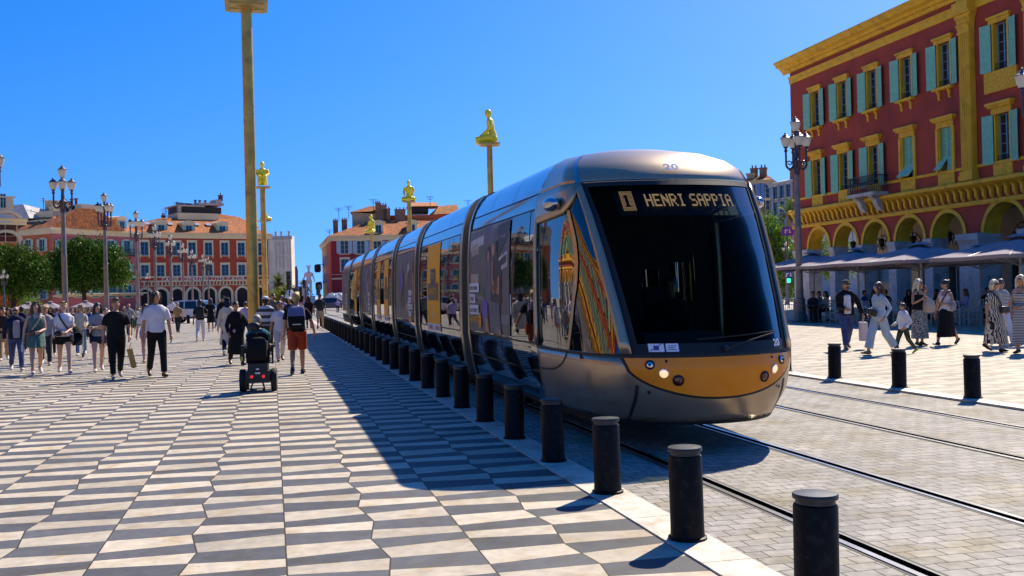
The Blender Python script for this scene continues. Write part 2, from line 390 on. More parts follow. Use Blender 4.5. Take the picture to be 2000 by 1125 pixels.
screen_glass=glass_mix('windscreen_glass',(.40,.47,.47),1.14,.02,.3)
side_glass=glass_mix('tinted_glass',(.34,.72,.68),1.5)
tram=thing('tram','silver low-floor tram number 20 with black windscreen and orange front panel','tram',(TC,CABY,0))
TI=Matrix.Translation((-TC,-CABY,0))
def tb(mb,name,mats,parent=None,smooth=True,angle=40,fix=True):
    "build a mesh given in world coordinates as part of the tram"
    o=mb.build(name,mats,None,smooth,angle,fix)
    o.data.transform(TI); o.parent=parent or tram; return o
def epatch(e0,e1,z0,z1,ne,nz,off=0,m=None,mb=None,back=None):
    mb=mb or MB()
    f=lambda v,z: v(z) if callable(v) else v
    rows=[[S(f(e0,z)+(f(e1,z)-f(e0,z))*i/ne,z,off) for i in range(ne+1)] for z in [z0+(z1-z0)*k/nz for k in range(nz+1)]]
    mb.grid(rows,m)
    return mb
ZB,ZT=1.0,2.82
awin=lambda z: .835+(.985-.835)*(z-ZB)/(ZT-ZB)
eW=lambda z: e_of(z,awin(z))
eP=lambda z: eW(z)+float(np.interp(z,[1.0,1.9,2.6,2.82],[.076,.078,.07,.075]))
# --- cab shell
g=epatch(-2,2,.28,.97,56,7); epatch(-2,2,.97,ZB,56,1,0,None,g)
zs=[ZT,2.9,3.0,3.07,3.12,3.17,3.22,3.26,3.30,3.32,3.33]
g.grid([[S(-2+4*i/56,z) for i in range(57)] for z in zs])
for s in (-1,1):
    f0=(lambda z: eW(z)) if s>0 else (lambda z:-eP(z)); f1=(lambda z: eP(z)) if s>0 else (lambda z:-eW(z))
    epatch(f0,f1,ZB,ZT,4,14,0,None,g)
    f0=(lambda z:1.93) if s>0 else (lambda z:-2); f1=(lambda z:2) if s>0 else (lambda z:-1.93)
    epatch(f0,f1,ZB,ZT,2,10,0,None,g)
    # brow above the side windows
    lo=lambda z: 1.0
    eps=(lambda z:eP(z)) if s>0 else (lambda z:-1.93); epe=(lambda z:1.93) if s>0 else (lambda z:-eP(z))
    wt=lambda t: 2.44+.0*t
    # side-window head line: rises towards the pillar
    def head(e):
        a=abs(e); return float(np.interp(a,[.62,.72,.86,1.0,1.93],[2.80,2.72,2.56,2.50,2.46]))
    rows=[]
    for k in range(5):
        row=[]
        for i in range(25):
            e=.0; u=i/24
            # choose e between pillar and rear along the head curve
            ea=eP(2.74); eb=1.93; ee=ea+(eb-ea)*u; z=head(ee)+(ZT-head(ee))*k/4
            if i==0: ee=eP(z)
            row.append(S(s*ee,z))
        rows.append(row)
    g.grid(rows)
cab=tb(g,'cab',[silver])
mod=cab.modifiers.new('thick','SOLIDIFY'); mod.thickness=.03; mod.offset=-1
# --- windscreen
g=epatch(lambda z:-eW(z),lambda z:eW(z),ZB,ZT,28,20,-.006); tb(g,'windscreen',[screen_glass],cab)
# dark ceramic border of the windscreen with the wiper box
g=MB(); epatch(lambda z:-eW(z),lambda z:eW(z),ZB,1.10,28,2,.003,None,g); epatch(lambda z:-eW(z),lambda z:eW(z),2.77,ZT,28,2,.003,None,g)
for s in (-1,1):
    epatch((lambda z:s*eW(z)) ,(lambda z:s*(eW(z)-.045)),1.10,2.77,2,14,.003,None,g)
tb(g,'screen_border',[rubber],cab)
# --- side windows of the cab
for s in (-1,1):
    g=MB(); rows=[]
    for k in range(15):
        row=[]
        for i in range(31):
            u=i/30
            zt=2.74
            ea=eP(1.0); eb=1.93
            e_l=ea+(eb-ea)*u
            zz=1.0; 
            # bottom to head along constant u between slanted pillar and rear pillar
            z=1.0+(head(eP(2.70)+(eb-eP(2.70))*u)-1.0)*k/14
            e=eP(z)+(eb-eP(z))*u
            row.append(S(s*e,z,-.004))
        rows.append(row)
    g.grid(rows); tb(g,'side_window',[blackglass if s<0 else side_glass],cab)
    # curved mullion between the two panes
    em=lambda z: float(np.interp(z,[1.0,1.3,1.7,1.95,2.2,2.5],[1.235,1.10,.93,.88,.865,.90]))
    g=MB(); epatch(lambda z: s*(em(z)-.028),lambda z: s*(em(z)+.028),1.0,2.53,2,16,.008,None,g); tb(g,'window_mullion',[silver],cab)
# --- trim lines
g=MB(); epatch(-2,2,.972,1.0,60,1,.006,None,g); tb(g,'waist_line',[rubber],cab)
def opz(x): # lower edge of the orange panel
    t=min(1,abs(x)/.90); return .955-.385*math.sqrt(max(0,1-t**2.0))
def opanel(grow,off,top):
    g=MB(); rows=[]
    for k in range(9):
        row=[]
        for i in range(41):
            x=(-1+2*i/40)*(.90+grow); t=min(1,abs(x)/(.90+grow)); zl=.955+grow*.2-(.385+grow*1.1)*math.sqrt(max(0,1-t**2)); z=top+(zl-top)*k/8
            row.append(S(e_of(z,x),z,off))
        rows.append(row)
    return g.grid(rows)
tb(opanel(.03,.005,.966),'panel_border',[rubber],cab)
fp=tb(opanel(0,.011,.962),'front_panel',[orange],cab)
def disc_on(x,z,r,off,depth,mats,name,parent,dome=.0,ring=None):
    e=e_of(z,x); c=S(e,z,off); n=(S(e,z,off+.05)-S(e,z,off)).normalized(); a=Vector((0,0,1)).cross(n).normalized(); b=n.cross(a)
    g=MB(); prof=[(r*1.18,0),(r*1.18,.012),(r*1.02,.016),(r*1.0,.006)] if ring else []
    def P(rr,h,j,nn=20): return c+a*(rr*math.cos(2*PI*j/nn))+b*(rr*math.sin(2*PI*j/nn))+n*h
    if ring:
        g.rings([[P(rr,h,j) for j in range(20)] for rr,h in prof],True,False,1)
    g.rings([[P(rr,h,j) for j in range(20)] for rr,h in ((r,.004),(r*.9,.004+dome*.5),(r*.5,.004+dome),(r*.05,.004+dome))],True,True,0)
    if mats[0] is chrome:
        g.rings([[P(rr,h,j) for j in range(20)] for rr,h in ((r*.35,.02),(r*.25,.03),(r*.02,.035))],True,True,1)
    return tb(g,name,mats,parent)
for s in (-1,1):
    disc_on(s*.70,.895,.040,.012,0,[chrome,rubber],'driving_lamp',fp,.012,True)
    disc_on(s*.585,.815,.043,.012,0,[lampon,chrome],'headlight',fp,.018,True)
    disc_on(s*.455,.745,.048,.012,0,[lampred,rubber],'tail_lamp',fp,.012,True)
    disc_on(s*.56,.93,.014,.012,0,[rubber],'sensor',fp)
    disc_on(s*.70,.62,.017,.003,0,[rubber],'sensor',cab)
    # skirt seam lines
    g=MB(); z0=.29; epatch(lambda z: s*(e_of(z,.80)-.012),lambda z: s*(e_of(z,.80)+.012),.29,.69,1,8,.002,None,g); tb(g,'seam',[rubber],cab)
    g=MB()
    # rounded seam below side window
    def seam(pts,wd,off=.003):
        pts=[Vector((e,z,0)) for e,z in pts]
        for i in range(len(pts)-1):
            d=(pts[i+1]-pts[i]).normalized(); n=Vector((-d.y,d.x,0))*wd
            a=[pts[i]-n,pts[i]+n,pts[i+1]+n,pts[i+1]-n]; g.poly([S(s*q.x,q.y,off) for q in a])
    seam([(1.28,.98),(1.30,.93),(1.40,.84),(1.55,.765),(1.75,.73),(1.95,.725)],.012); tb(g,'seam',[rubber],cab)
    disc_on(s*1.0*tWn(.96)*.9995,.95,.022,.004,0,[amberl,rubber],'indicator',cab,.015,True)
g=MB(); epatch(-2,2,.28,.31,40,1,.004,None,g); tb(g,'skirt_edge',[rubber],cab)
# roof panel outlines on the dome
g=MB()
def zline(e0,e1,zf,wd,n=30):
    es=[e0+(e1-e0)*i/n for i in range(n+1)]
    g.grid([[S(e,zf(e)-wd,.004) for e in es],[S(e,zf(e)+wd,.004) for e in es]])
zline(-.75,.75,lambda e:2.832,.006); tb(g,'seam',[rubber],cab)
# silver shoulder ridge from the roof to the screen corner (bright edge strip)
for s in (-1,1):
    g=MB(); zz=[2.83,2.9,2.98,3.06,3.12,3.18,3.24]
    rows=[[S(s*(e_of(ZT,awin(ZT))+.02+.10*k/6+d),z,.007) for d in (0,.05)] for k,z in enumerate(zz)]
    g.grid(rows); tb(g,'roof_ridge',[silver_roof],cab)
# numbers and stickers
def on_nose(x0,z0,off): return lambda x,y,d: S(e_of(z0+y,x0+x),z0+y,off)
def roofmap(x,y,d):  # the number painted on the sloping roof edge
    z=2.958+y*.6; return S(e_of(z,-.02+x),z,.03)
tb(text_mesh('20',.165,roofmap,bold=.006,space=1.05),'fleet_number',[decal],cab,False)
tb(text_mesh('20',.095,on_nose(.665,1.065,.012),bold=.003),'fleet_number',[decal],cab,False)
g=MB()
for x0,x1 in ((-.70,-.565),(-.55,-.435)):
    g.grid([[S(e_of(z,x0+(x1-x0)*i/4),z,.010) for i in range(5)] for z in (1.02,1.10)],0)
st_=tb(g,'sticker',[decal],cab)
g=MB()
for x0,x1,z0,z1 in ((-.655,-.61,1.035,1.08),(-.53,-.455,1.072,1.079),(-.53,-.47,1.055,1.061),(-.53,-.455,1.038,1.044)):
    g.grid([[S(e_of(z,x0+(x1-x0)*i/2),z,.013) for i in range(3)] for z in (z0,z1)])
g.grid([[S(e_of(1.025+.07*i/4+d,-.69+.11*i/4),1.025+.07*i/4+d,.0135) for i in range(5)] for d in (0,.008)])
tb(g,'sticker_print',[decalp],st_)
# wiper
g=MB()
g.tube([S(e_of(1.03,.02),1.03,.03),S(e_of(1.10,.30),1.10,.035),S(e_of(1.16,.62),1.16,.03)],.008,6)
g.tube([S(e_of(1.13,-.25),1.13,.022),S(e_of(1.15,.2),1.15,.03),S(e_of(1.18,.68),1.18,.022)],.006,6); g.ell(S(e_of(1.03,.02),1.03,.02),(.035,.035,.03)); tb(g,'wiper',[rubber],cab)
# destination display: dot letters behind the glass
FONT={'H':"10001 10001 10001 11111 10001 10001 10001",'E':"11111 10000 10000 11110 10000 10000 11111",'N':"10001 11001 11101 10111 10011 10001 10001",'R':"11110 10001 10001 11110 10100 10010 10001",'I':"01110 00100 00100 00100 00100 00100 01110",'S':"01111 10000 10000 01110 00001 00001 11110",'A':"01110 10001 10001 11111 10001 10001 10001",'P':"11110 10001 10001 11110 10000 10000 10000",' ':"00000 00000 00000 00000 00000 00000 00000"}
g=MB(); d=.0150
def dot(x,z,wx=.0085):
    hw=.0047; g.poly([S(e_of(z+b*hw,x+a*wx),z+b*hw,-.035) for a,b in ((-1,-1),(1,-1),(1,1),(-1,1))])
x=-.40; ztop=2.685
for ch in "HENRI SAPPIA":
    for r,row in enumerate(FONT[ch].split()):
        for c,b in enumerate(row):
            if b=='1': dot(x+c*d,ztop-r*d*1.35); dot(x+c*d,ztop-r*d*1.35-d*.68)
    x+=d*6.1 if ch!=' ' else d*3.4
one="01100 11100 01100 01100 01100 01100 01100 01100 11110".split()
for r in range(15):
    for c in range(9):
        rr=(r-3); cc=c-2; hole=0<=rr<9 and 0<=cc<5 and one[rr][cc]=='1'
        if not hole: dot(-.655+c*d,2.72-r*d,.005)
disp=tb(g,'destination_display',[led],cab,False,fix=False)
g=MB(); g.grid([[S(e_of(z,-.72+1.42*i/20),z,-.06) for i in range(21)] for z in (2.46,2.55,2.65,2.75)]); tb(g,'display_backing',[rubber],disp)
# mirror pod on the left shoulder
for s in (-1,1):
    g=MB(); c=S(s*1.12,2.62,.10); g.ell(c,(.095,.20,.085),14,10,M=Matrix.Rotation(R(0),3,'Z')); g.tube([S(s*1.05,2.64,.0),c],.04,8); tb(g,'mirror_pod',[silver_roof],cab)
# interior: bulkhead, desk, seat
inner=mat('cab_lining',(.012,.012,.012),.8,0,var=0)
g=MB(); y=12.02
def bulk(x0,x1,z0,z1): g.bx(TC+x0,TC+x1,y,y+.03,z0,z1)
bulk(-1.10,.16,.35,2.6); bulk(.88,1.10,.35,2.6); bulk(-.85,.16,2.6,3.0); bulk(.16,.88,.35,1.48); bulk(.16,.85,1.97,3.0); bulk(.40,.54,1.48,1.97); bulk(.16,.40,1.48,1.67); bulk(.16,.40,1.89,1.97)
tb(g,'bulkhead',[inner],cab,False)
g=MB(); 
dd=[]
for k in range(21):
    e=-1.05+2.1*k/20; dd.append(S(e,1.02,-.05))
g.rings([dd+[Vector((TC+1.0,11.0,1.03)),Vector((TC-1.0,11.0,1.03))],[p+Vector((0,0,-.12)) for p in dd]+[Vector((TC+1.0,11.0,.95)),Vector((TC-1.0,11.0,.95))]],True,True); g.bx(TC-.45,TC+.45,10.35,10.75,1.03,1.16)
tb(g,'dashboard',[mat('dashboard_grey',(.045,.045,.048),.6,0,var=.1)],cab,False)
g=MB(); g.bx(TC-.88,TC+.88,10.9,47,.34,.38); tb(g,'saloon_floor',[mat('saloon_floor',(.20,.20,.22),.6,0,var=.1)],cab,False)
g=MB(); g.bx(TC+.02,TC+.5,11.15,11.6,.75,.9); g.bx(TC+.05,TC+.47,11.58,11.7,.9,1.6); g.bx(TC+.2,TC+.32,11.3,11.5,.38,.75); tb(g,'driver_seat',[inner],cab,False)
# --- saloon seats and grab poles seen through the glass
seatblue=mat('seat_moquette',(.03,.09,.16),.8,0,var=.2,scale=12); polem=mat('grab_pole_yellow',(.75,.50,.04),.3,0,var=0)
for i,(x,y) in enumerate(((.75,13.2),(.75,14.2),(.75,15.2),(-.7,13.6),(-.7,15.0))):
    g=MB(); g.rings([[(TC+x-.22,y,z),(TC+x+.22,y,z),(TC+x+.22,y+.42,z),(TC+x-.22,y+.42,z)] for z in (.74,.84)],True,True); g.rings([[(TC+x-.22,y+d,z),(TC+x+.22,y+d,z),(TC+x+.22,y+d+.06,z),(TC+x-.22,y+d+.06,z)] for z,d in ((.84,.38),(1.45,.48))],True,True); g.bx(TC+x-.1,TC+x+.1,y+.1,y+.3,.38,.74); tb(g,'passenger_seat',[seatblue],cab,False)
for x,y in ((.3,12.9),(-.2,13.8),(.35,14.9)):
    g=MB(); g.tube([(TC+x,y,.38),(TC+x,y,2.9)],.018,8); tb(g,'grab_pole',[polem],cab)
# --- carriages
J=[16.65,22.4,26.9,32.7,37.1,42.9]; END=47.4; GAP=.26
bounds=[CABY]+J+[END]
PROF=[(tW(z),z) for z in (.28,.42,.55,.8,1.0)]
UP=[(tW(z),z) for z in (2.66,2.72,2.79,2.83)]
ROOF=[(tW(z),z) for z in (2.845,2.9,2.95,3.02,3.08,3.13,3.18,3.22,3.26,3.29,3.31,3.325)]
def strip(g,prof,y0,y1,s,off=0,m=None,n=1):
    rows=[[Vector((TC+s*(x+off),y,z)) for x,z in prof] for y in [y0+(y1-y0)*k/n for k in range(n+1)]]
    g.grid(rows,m)
def zprof(z0,z1,n=6): return [(tW(z),z) for z in [z0+(z1-z0)*k/n for k in range(n+1)]]
def taper(y): return 1.0
for k in range(7):
    y0=bounds[k]+(GAP if k else 0); y1=bounds[k+1]-(GAP if k<6 else 0)
    g=MB()
    for s in (-1,1):
        for ya,yb in ((y0,y0+.03),(y0+.03,y1-.03),(y1-.03,y1)): strip(g,PROF,ya,yb,s); strip(g,UP,ya,yb,s)
    for ya,yb in ((y0,y0+.03),(y1-.03,y1)):
        for s in (-1,1): strip(g,[PROF[-1],UP[0]],ya,yb,s)
    g.grid([[Vector((TC-tW(.28),y,.28)),Vector((TC+tW(.28),y,.28))] for y in (y0,y1)]); g.grid([[Vector((TC-tW(2.83),y,2.83)),Vector((TC+tW(2.83),y,2.83))] for y in (y0,y1)])
    car=tb(g,'carriage',[polish],tram)
    import bmesh as _bm
    b_=_bm.new(); b_.from_mesh(car.data); _bm.ops.remove_doubles(b_,verts=b_.verts,dist=1e-4); b_.to_mesh(car.data); b_.free()
    g=MB()
    full=[(-x,z) for x,z in ROOF]+[(x,z) for x,z in reversed(ROOF)]
    g.grid([[Vector((TC+x,y,z)) for x,z in full] for y in (y0,y1)]); tb(g,'roof_cover',[silver_roof],car)
    g=MB()
    for s in (-1,1):
        strip(g,zprof(2.832,2.850,1),y0,y1,s,.004)           # black gutter line
        for q in (1,2):
            yy=y0+(y1-y0)*q/3
            strip(g,[(x,z) for x,z in ROOF[:10]],yy-.006,yy+.006,s,.003)
        strip(g,zprof(.66,.685,1),y0,y1,s,.004)
        strip(g,zprof(.28,.32,1),y0,y1,s,.004)
    tb(g,'seam',[rubber],car)
    # panes along the glazed band (left opaque reflective, right clear)
    bays={0:[y0,12.36,13.38,14.83,y1-.02],1:[y0+.36,17.9,18.35,19.25,20.95,21.55,y1-.1],2:[y0+.3,y0+2.0,y1-.3],3:[y0+.34,28.1,29.3,30.3,31.4,y1-.1],4:[y0+.3,y0+1.9,y1-.3],5:[y0+.34,38.9,40.0,41.2,y1-.1],6:[y0+.3,44.6,46.0,y1-.1]}[k]
    for q in range(len(bays)-1):
        a,b=bays[q]+.014,bays[q+1]-.014
        isdoor=(k in (1,3,5)) or (k==0 and q==1)
        g=MB(); zlo=.36 if isdoor else 1.03
        strip(g,zprof(zlo,2.645,10),a,b,-1,.004 if isdoor else 0); 
        o=tb(g,'door' if isdoor else 'window',[blackglass],car)
        g=MB(); strip(g,zprof(1.03,2.645,8),a,b,1,0); tb(g,'window',[side_glass],car)
    g=MB()
    for s in (-1,1):
        ys=[y0]+bays+[y1]
        for q,yy in enumerate(bays): strip(g,zprof(1.0,2.66,8),yy-.02,yy+.02,s,-.006,0)
        strip(g,zprof(1.0,1.035,1),y0,y1,s,.002,0); strip(g,zprof(2.64,2.665,1),y0,y1,s,.002,0)
        strip(g,zprof(1.0,2.66,8),y0,bays[0],s,0,1); strip(g,zprof(1.0,2.66,8),bays[-1],y1,s,0,1)
    tb(g,'window_frame',[rubber,silver],car)
    # arched end hoops beside the gangways
    def hoop(ya,yb,grow):
        prof=[(tW(z)+grow,z) for z in (.30,.55,.8,1.0,1.4,1.8,2.2,2.5,2.72,2.83,2.95,3.08,3.18,3.26,3.30)]
        loop=[Vector((-x,0,z+(.0 if z<3 else grow*.6))) for x,z in prof]+[Vector((x,0,z+(.0 if z<3 else grow*.6))) for x,z in reversed(prof)]
        return [[Vector((TC+p.x,y,p.z)) for p in loop] for y in (ya,yb)]
    if k: 
        g=MB(); r0=hoop(y0-.02,y0+.17,.028); g.grid(r0); r1=hoop(y0-.02,y0-.02,-.12); g.grid([r0[0],r1[0]]); r2=hoop(y0+.17,y0+.17,0); g.grid([r0[1],r2[1]]); tb(g,'end_hoop',[silver],car)
    if k<6:
        g=MB(); r0=hoop(y1-.10,y1+.02,.02); g.grid(r0); r1=hoop(y1+.02,y1+.02,-.12); g.grid([r0[1],r1[1]]); tb(g,'end_hoop',[silver],car)
    # small hatches low on the first carriage
    if k==0:
        for yy in (15.55,14.1):
            g=MB(); strip(g,zprof(.83,.965,2),yy-.055,yy+.055,-1,.005,0); strip(g,zprof(.845,.95,2),yy-.042,yy+.042,-1,.008,1); tb(g,'hatch',[rubber,polish],car)
        g=MB(); strip(g,zprof(1.35,1.62,2),13.36,13.40,-1,.008,0); tb(g,'sticker',[decal],car)
    # inside: pale far side seats silhouettes
for yj in J:
    g=MB(); prof=[(tW(z)-.14,z) for z in (.32,.6,1.0,1.6,2.2,2.6,2.83,3.0,3.1,3.2)]
    loop=[(-x,z) for x,z in prof]+[(x,z) for x,z in reversed(prof)]
    rows=[]
    for i in range(9):
        y=yj-GAP-.1+(2*GAP+.2)*i/8; r=(-.03 if i%2 else .0)
        rows.append([Vector((TC+x*(1+r),y,z*(1+r*.3))) for x,z in loop])
    g.grid(rows); tb(g,'gangway',[blackgap],tram)
g=MB(); prof=[(tW(z),z) for z in (.3,.6,1.0,1.6,2.2,2.6,2.83,3.0,3.1,3.2,3.28)]
loop=[(-x,z) for x,z in prof]+[(x,z) for x,z in reversed(prof)]
g.rings([[Vector((TC+x*q,END+d,.3+(z-.3)*(1-(1-q)*.25))) for x,z in loop] for d,q in ((0,1),(.6,.95),(1.0,.8),(1.25,.45))],True,True); tb(g,'rear_cab',[silver],tram)
# underframe, bogies and wheels
g=MB(); g.bx(TC-.85,TC+.85,10.9,END+.5,.16,.33); tb(g,'underframe',[undercar],tram,False)
for yc in (13.9,24.6,34.9,45.5):
    for dy in (-.8,.8):
        for s in (-1,1):
            g=MB(); g.rings([[Vector((TC+s*.7+dx,yc+dy+r*math.cos(2*PI*j/20),.285+r*math.sin(2*PI*j/20))) for j in range(20)] for dx,r in ((-.06,.25),(-.06,.29),(.06,.285),(.06,.2))],True,True); tb(g,'wheel',[undercar],tram)
# --- adverts on the left flank
def flank(y,z,off): return Vector((TC-tW(z)-off,y,z))
def fpatch(g,ya,yb,za,zb,off,m=0,n=6):
    g.grid([[flank(y,z,off) for z in [za+(zb-za)*i/n for i in range(n+1)]] for y in (ya,yb)],m)
cars=[o for o in tram.children if o.name.startswith('carriage')]; cars.sort(key=lambda o:o.name)
def ftext(parent,txt,size,y0,z0,off,m,bold=.004,sx=1.0):
    # written left to right as seen from the left flank: far end to near end
    return tb(text_mesh(txt,size,lambda x,y,d: flank(y0-x*sx,z0+y,off),bold=bold,align='LEFT'),'lettering',[m],parent,False)
for k,spans in ((1,[(19.28,20.92)]),(3,[(28.13,29.27),(30.33,31.37)]),(5,[(39.0,40.0)])):
    for ya,yb in spans:
        g=MB(); fpatch(g,ya,yb,1.06,2.635,.014,0); fpatch(g,ya,yb,.92,1.06,.014,1); ad=tb(g,'advert_panel',[adyellow,adwhite],cars[k],fix=True)
        w=yb-ya; cy=(ya+yb)/2
        g=MB(); fpatch(g,cy-.20*w,cy+.20*w,1.86,2.14,.017,0); fpatch(g,cy-.40*w,cy+.40*w,1.52,1.86,.017,0); tb(g,'advert_block',[addark],ad)
        if k==1:
            ftext(ad,'TOP',.17,cy+.15*w,2.0,.020,adyellow,.002,1.25); ftext(ad,'10 MINUTES',.19,cy+.36*w,1.69,.020,adyellow,.002,1.0)
        else:
            ftext(ad,'TOP',.14,cy+.14*w,2.0,.020,adyellow,.002,1.0); ftext(ad,'10 MINUTES',.13,cy+.36*w,1.69,.020,adyellow,.002,1.0)
        g=MB(); rr=.07
        for (a0,z0_,r) in ((cy,1.40,.035),(cy,1.22,.075)):
            prev=None
            pts=[]
            for j in range(21): pts.append((a0+r*1.2*math.cos(2*PI*j/20),z0_+r*math.sin(2*PI*j/20)))
            g.grid([[flank(y,z,.018) for y,z in pts],[flank(a0+(y-a0)*.6,z0_+(z-z0_)*.6,.018) for y,z in pts]])
        g.poly([flank(cy+a,1.22+b,.019) for a,b in ((-.02,.05),(.04,.01),(0,0),(.03,-.05),(-.04,-.01),(0,0))]); tb(g,'advert_emblem',[adwhite],ad)
        g=MB(); fpatch(g,cy-.4*w,cy-.15*w,.95,1.02,.017,0,2); fpatch(g,cy+.1*w,cy+.35*w,.95,1.03,.017,0,2); tb(g,'advert_caption',[mat('advert_caption_red',(.35,.06,.10),.4,var=0)],ad)
# photographic posters: people at a table, built as flat printed shapes
pm={n:mat('poster_'+n,c,.4,0,var=.25,scale=4,spec=.2) for n,c in dict(ground=(.13,.10,.10),wall=(.20,.19,.19),dark=(.035,.025,.03),skin=(.42,.19,.11),hair=(.05,.03,.025),denim=(.10,.105,.13),orange=(.62,.22,.03),cream=(.5,.46,.45),green=(.10,.12,.07),violet=(.13,.07,.32),rust=(.33,.10,.05),sand=(.40,.30,.22)).items()}
PK=list(pm.keys()); PM=[pm[k] for k in PK]
def poster(parent,ya,yb,za,zb,shapes,off=.013):
    g=MB(); fpatch(g,ya,yb,za,zb,off,0,8); o=tb(g,'advert_poster',PM,parent); 
    g=MB()
    for n,(mname,pts) in enumerate(shapes):
        P=[]
        for u,v in pts: P.append(flank(yb-(yb-ya)*u,za+(zb-za)*v,off+.002+.0006*n))
        g.poly(P,PK.index(mname))
    tb(g,'poster_print',PM,o,False,fix=True); return o
def oval(cu,cv,ru,rv,n=16): return [(cu+ru*math.cos(2*PI*j/n),cv+rv*math.sin(2*PI*j/n)) for j in range(n)]
# first carriage: two panes
shp=[('wall',[(0,.35),(.42,.3),(.42,1),(0,1)]),('cream',[(.06,.80),(.40,.84),(.40,.93),(.06,.90)]),('sand',[(.08,.45),(.28,.45),(.28,.86),(.08,.84)]),('green',[(.30,.35),(.44,.33),(.44,.82),(.30,.8)]),
 ('wall',[(.70,.1),(1,.1),(1,1),(.60,1)]),('dark',[(.62,.62),(.74,.98),(1,1),(1,.9),(.78,.70)]),('cream',[(.78,.68),(.97,.74),(.97,.60),(.78,.56)]),('dark',[(.80,.66),(.95,.71),(.95,.64),(.80,.60)]),
 ('denim',[(.46,.28),(.52,.62),(.60,.66),(.60,.25)]),('hair',oval(.53,.74,.05,.07)),('skin',oval(.545,.72,.032,.05)),
 ('dark',[(.60,.66),(.74,.70),(.84,.62),(.84,.28),(.62,.28)]),('skin',oval(.66,.77,.04,.065)),('hair',[(.655,.84),(.73,.84),(.76,.62),(.70,.64),(.69,.78)]),('skin',[(.63,.66),(.66,.66),(.66,.5),(.76,.36),(.80,.36),(.80,.52),(.77,.52),(.76,.42),(.66,.36),(.62,.42)]),
 ('denim',[(.58,.30),(.80,.28),(.82,.02),(.60,.02)]),('violet',[(.36,.26),(.44,.32),(.52,.28),(.52,.10),(.40,.10)]),('skin',[(.44,.14),(.52,.14),(.56,.0),(.46,.02)]),('skin',[(.76,.05),(.80,.05),(.84,.0),(.78,0)])]
p0_=poster(cars[0],13.42,16.34,1.05,2.63,shp)
g=MB(); boxes=[(16.20,15.42,1.66,1.80),(16.20,15.72,1.49,1.63),(16.20,15.48,1.31,1.46)]
for a,b,z0,z1 in boxes: fpatch(g,a,b,z0,z1,.028,0,2)
bx_=tb(g,'caption_box',[adwhite],p0_)
for t,(a,b,z0,z1),sx in (("Enbo vraiment",boxes[0],.84),("l'enbok",boxes[1],.9),("pour export",boxes[2],.95)):
    ftext(bx_,t,.125,a-.05,(z0+z1)/2,.031,addark,.001,sx)
g=MB(); fpatch(g,16.20,15.50,1.17,1.30,.028,0,2); b2=tb(g,'caption_box',[addark],p0_); ftext(b2,'TOP 10 MINUTES',.10,16.17,1.235,.031,adyellow,.002,.80)
g=MB(); g.poly([flank(15.38+.10*math.cos(2*PI*j/20),1.23+.12*math.sin(2*PI*j/20),.033) for j in range(20)]); em=tb(g,'caption_disc',[adyellow],p0_)
g=MB(); g.poly([flank(15.38+a,1.23+b,.036) for a,b in ((-.02,.07),(.05,.01),(0,0),(.03,-.07),(-.05,-.01),(0,0))]); tb(g,'emblem_mark',[addark],em)
def blurposter(k,seed):
    rnd=random.Random(seed); ya,yb=bounds[k]+GAP+.32,bounds[k+1]-GAP-.32; sh=[]
    for i in range(15):
        u=rnd.random()*.95; w_=.03+rnd.random()*.09; v0=rnd.random()*.3; v1=.45+rnd.random()*.5
        sh.append((rnd.choice(['dark','wall','skin','sand','denim','rust','hair','cream','dark']),[(u,v0),(min(1,u+w_),v0+.04),(min(1,u+w_*.8),v1),(max(0,u-.01),v1-.05)]))
    sh.append(('violet',oval(.36,.60,.10,.17)))
    p=poster(cars[k],ya,yb,1.05,2.63,sh)
    g=MB()
    bs=[]
    for j in range(4):
        z0=1.62-.16*j; fpatch(g,ya+.85,ya+.28+.1*(j%2),z0,z0+.12,.026,0,2); bs.append((ya+.83,z0+.06))
    fpatch(g,ya+.85,ya+.32,1.0+.02,1.0+.12,.026,1,2)
    c=tb(g,'caption_box',[adwhite,pm['orange']],p)
    for (y_,z_),t in zip(bs,("vraiment","l'enbok","export","pour")): ftext(c,t,.10,y_,z_,.030,addark,.001,.8)
blurposter(2,3); blurposter(4,8); blurposter(6,11)
# ---------------------------------------------------------------- street furniture
iron=mat('black_cast_iron',(.004,.004,.0045),.5,0,var=.35,scale=9,bump=.1,bscale=60,dirt=((.018,.017,.016),22),spec=.16)
irontop=mat('bollard_cap',(.014,.016,.020),.4,0,var=.3,scale=12,dirt=((.045,.05,.055),14))
def bollard_mesh():
    g=MB(); g.lathe([(.128,0),(.128,.015),(.113,.02),(.110,.06),(.110,.535),(.106,.545),(.098,.55)],n=28)
    body=g.mesh('bollard',iron); 
    g=MB(); g.lathe([(.098,.548),(.098,.572),(.111,.574),(.113,.580),(.113,.594),(.109,.600),(.06,.604),(.005,.605)],n=28)
    cap=g.mesh('cap',irontop); return body,cap
BM,BC=bollard_mesh()
def bollard(x,y,z,label,group):
    o=bpy.data.objects.new('bollard',BM); COL.objects.link(o); o.location=(x,y,z); o.rotation_euler=(R(random.uniform(-.9,.9)),R(random.uniform(-.9,.9)),random.random()*6); tag(o,label,'bollard',group)
    c=bpy.data.objects.new('cap',BC); COL.objects.link(c); c.parent=o
by=4.64; n=0
while by<58 and n<33:
    bollard(2.61,by,.012,f"black bollard on the tram kerb, {ordw(n)} from the viewer",'bollards along the tram kerb'); by+=1.635; n+=1
_tb=('furthest from the tram','third from the tram','second from the tram','half hidden by the tram nose')
for i,(px,py) in enumerate(((1885,779),(1747,758),(1637,739),(1546,725))):
    p=at(px,py); bollard(RX1+.0,p.y,.012,'black bollard on the bright terrace kerb, '+_tb[i],'bollards on the terrace side kerb')
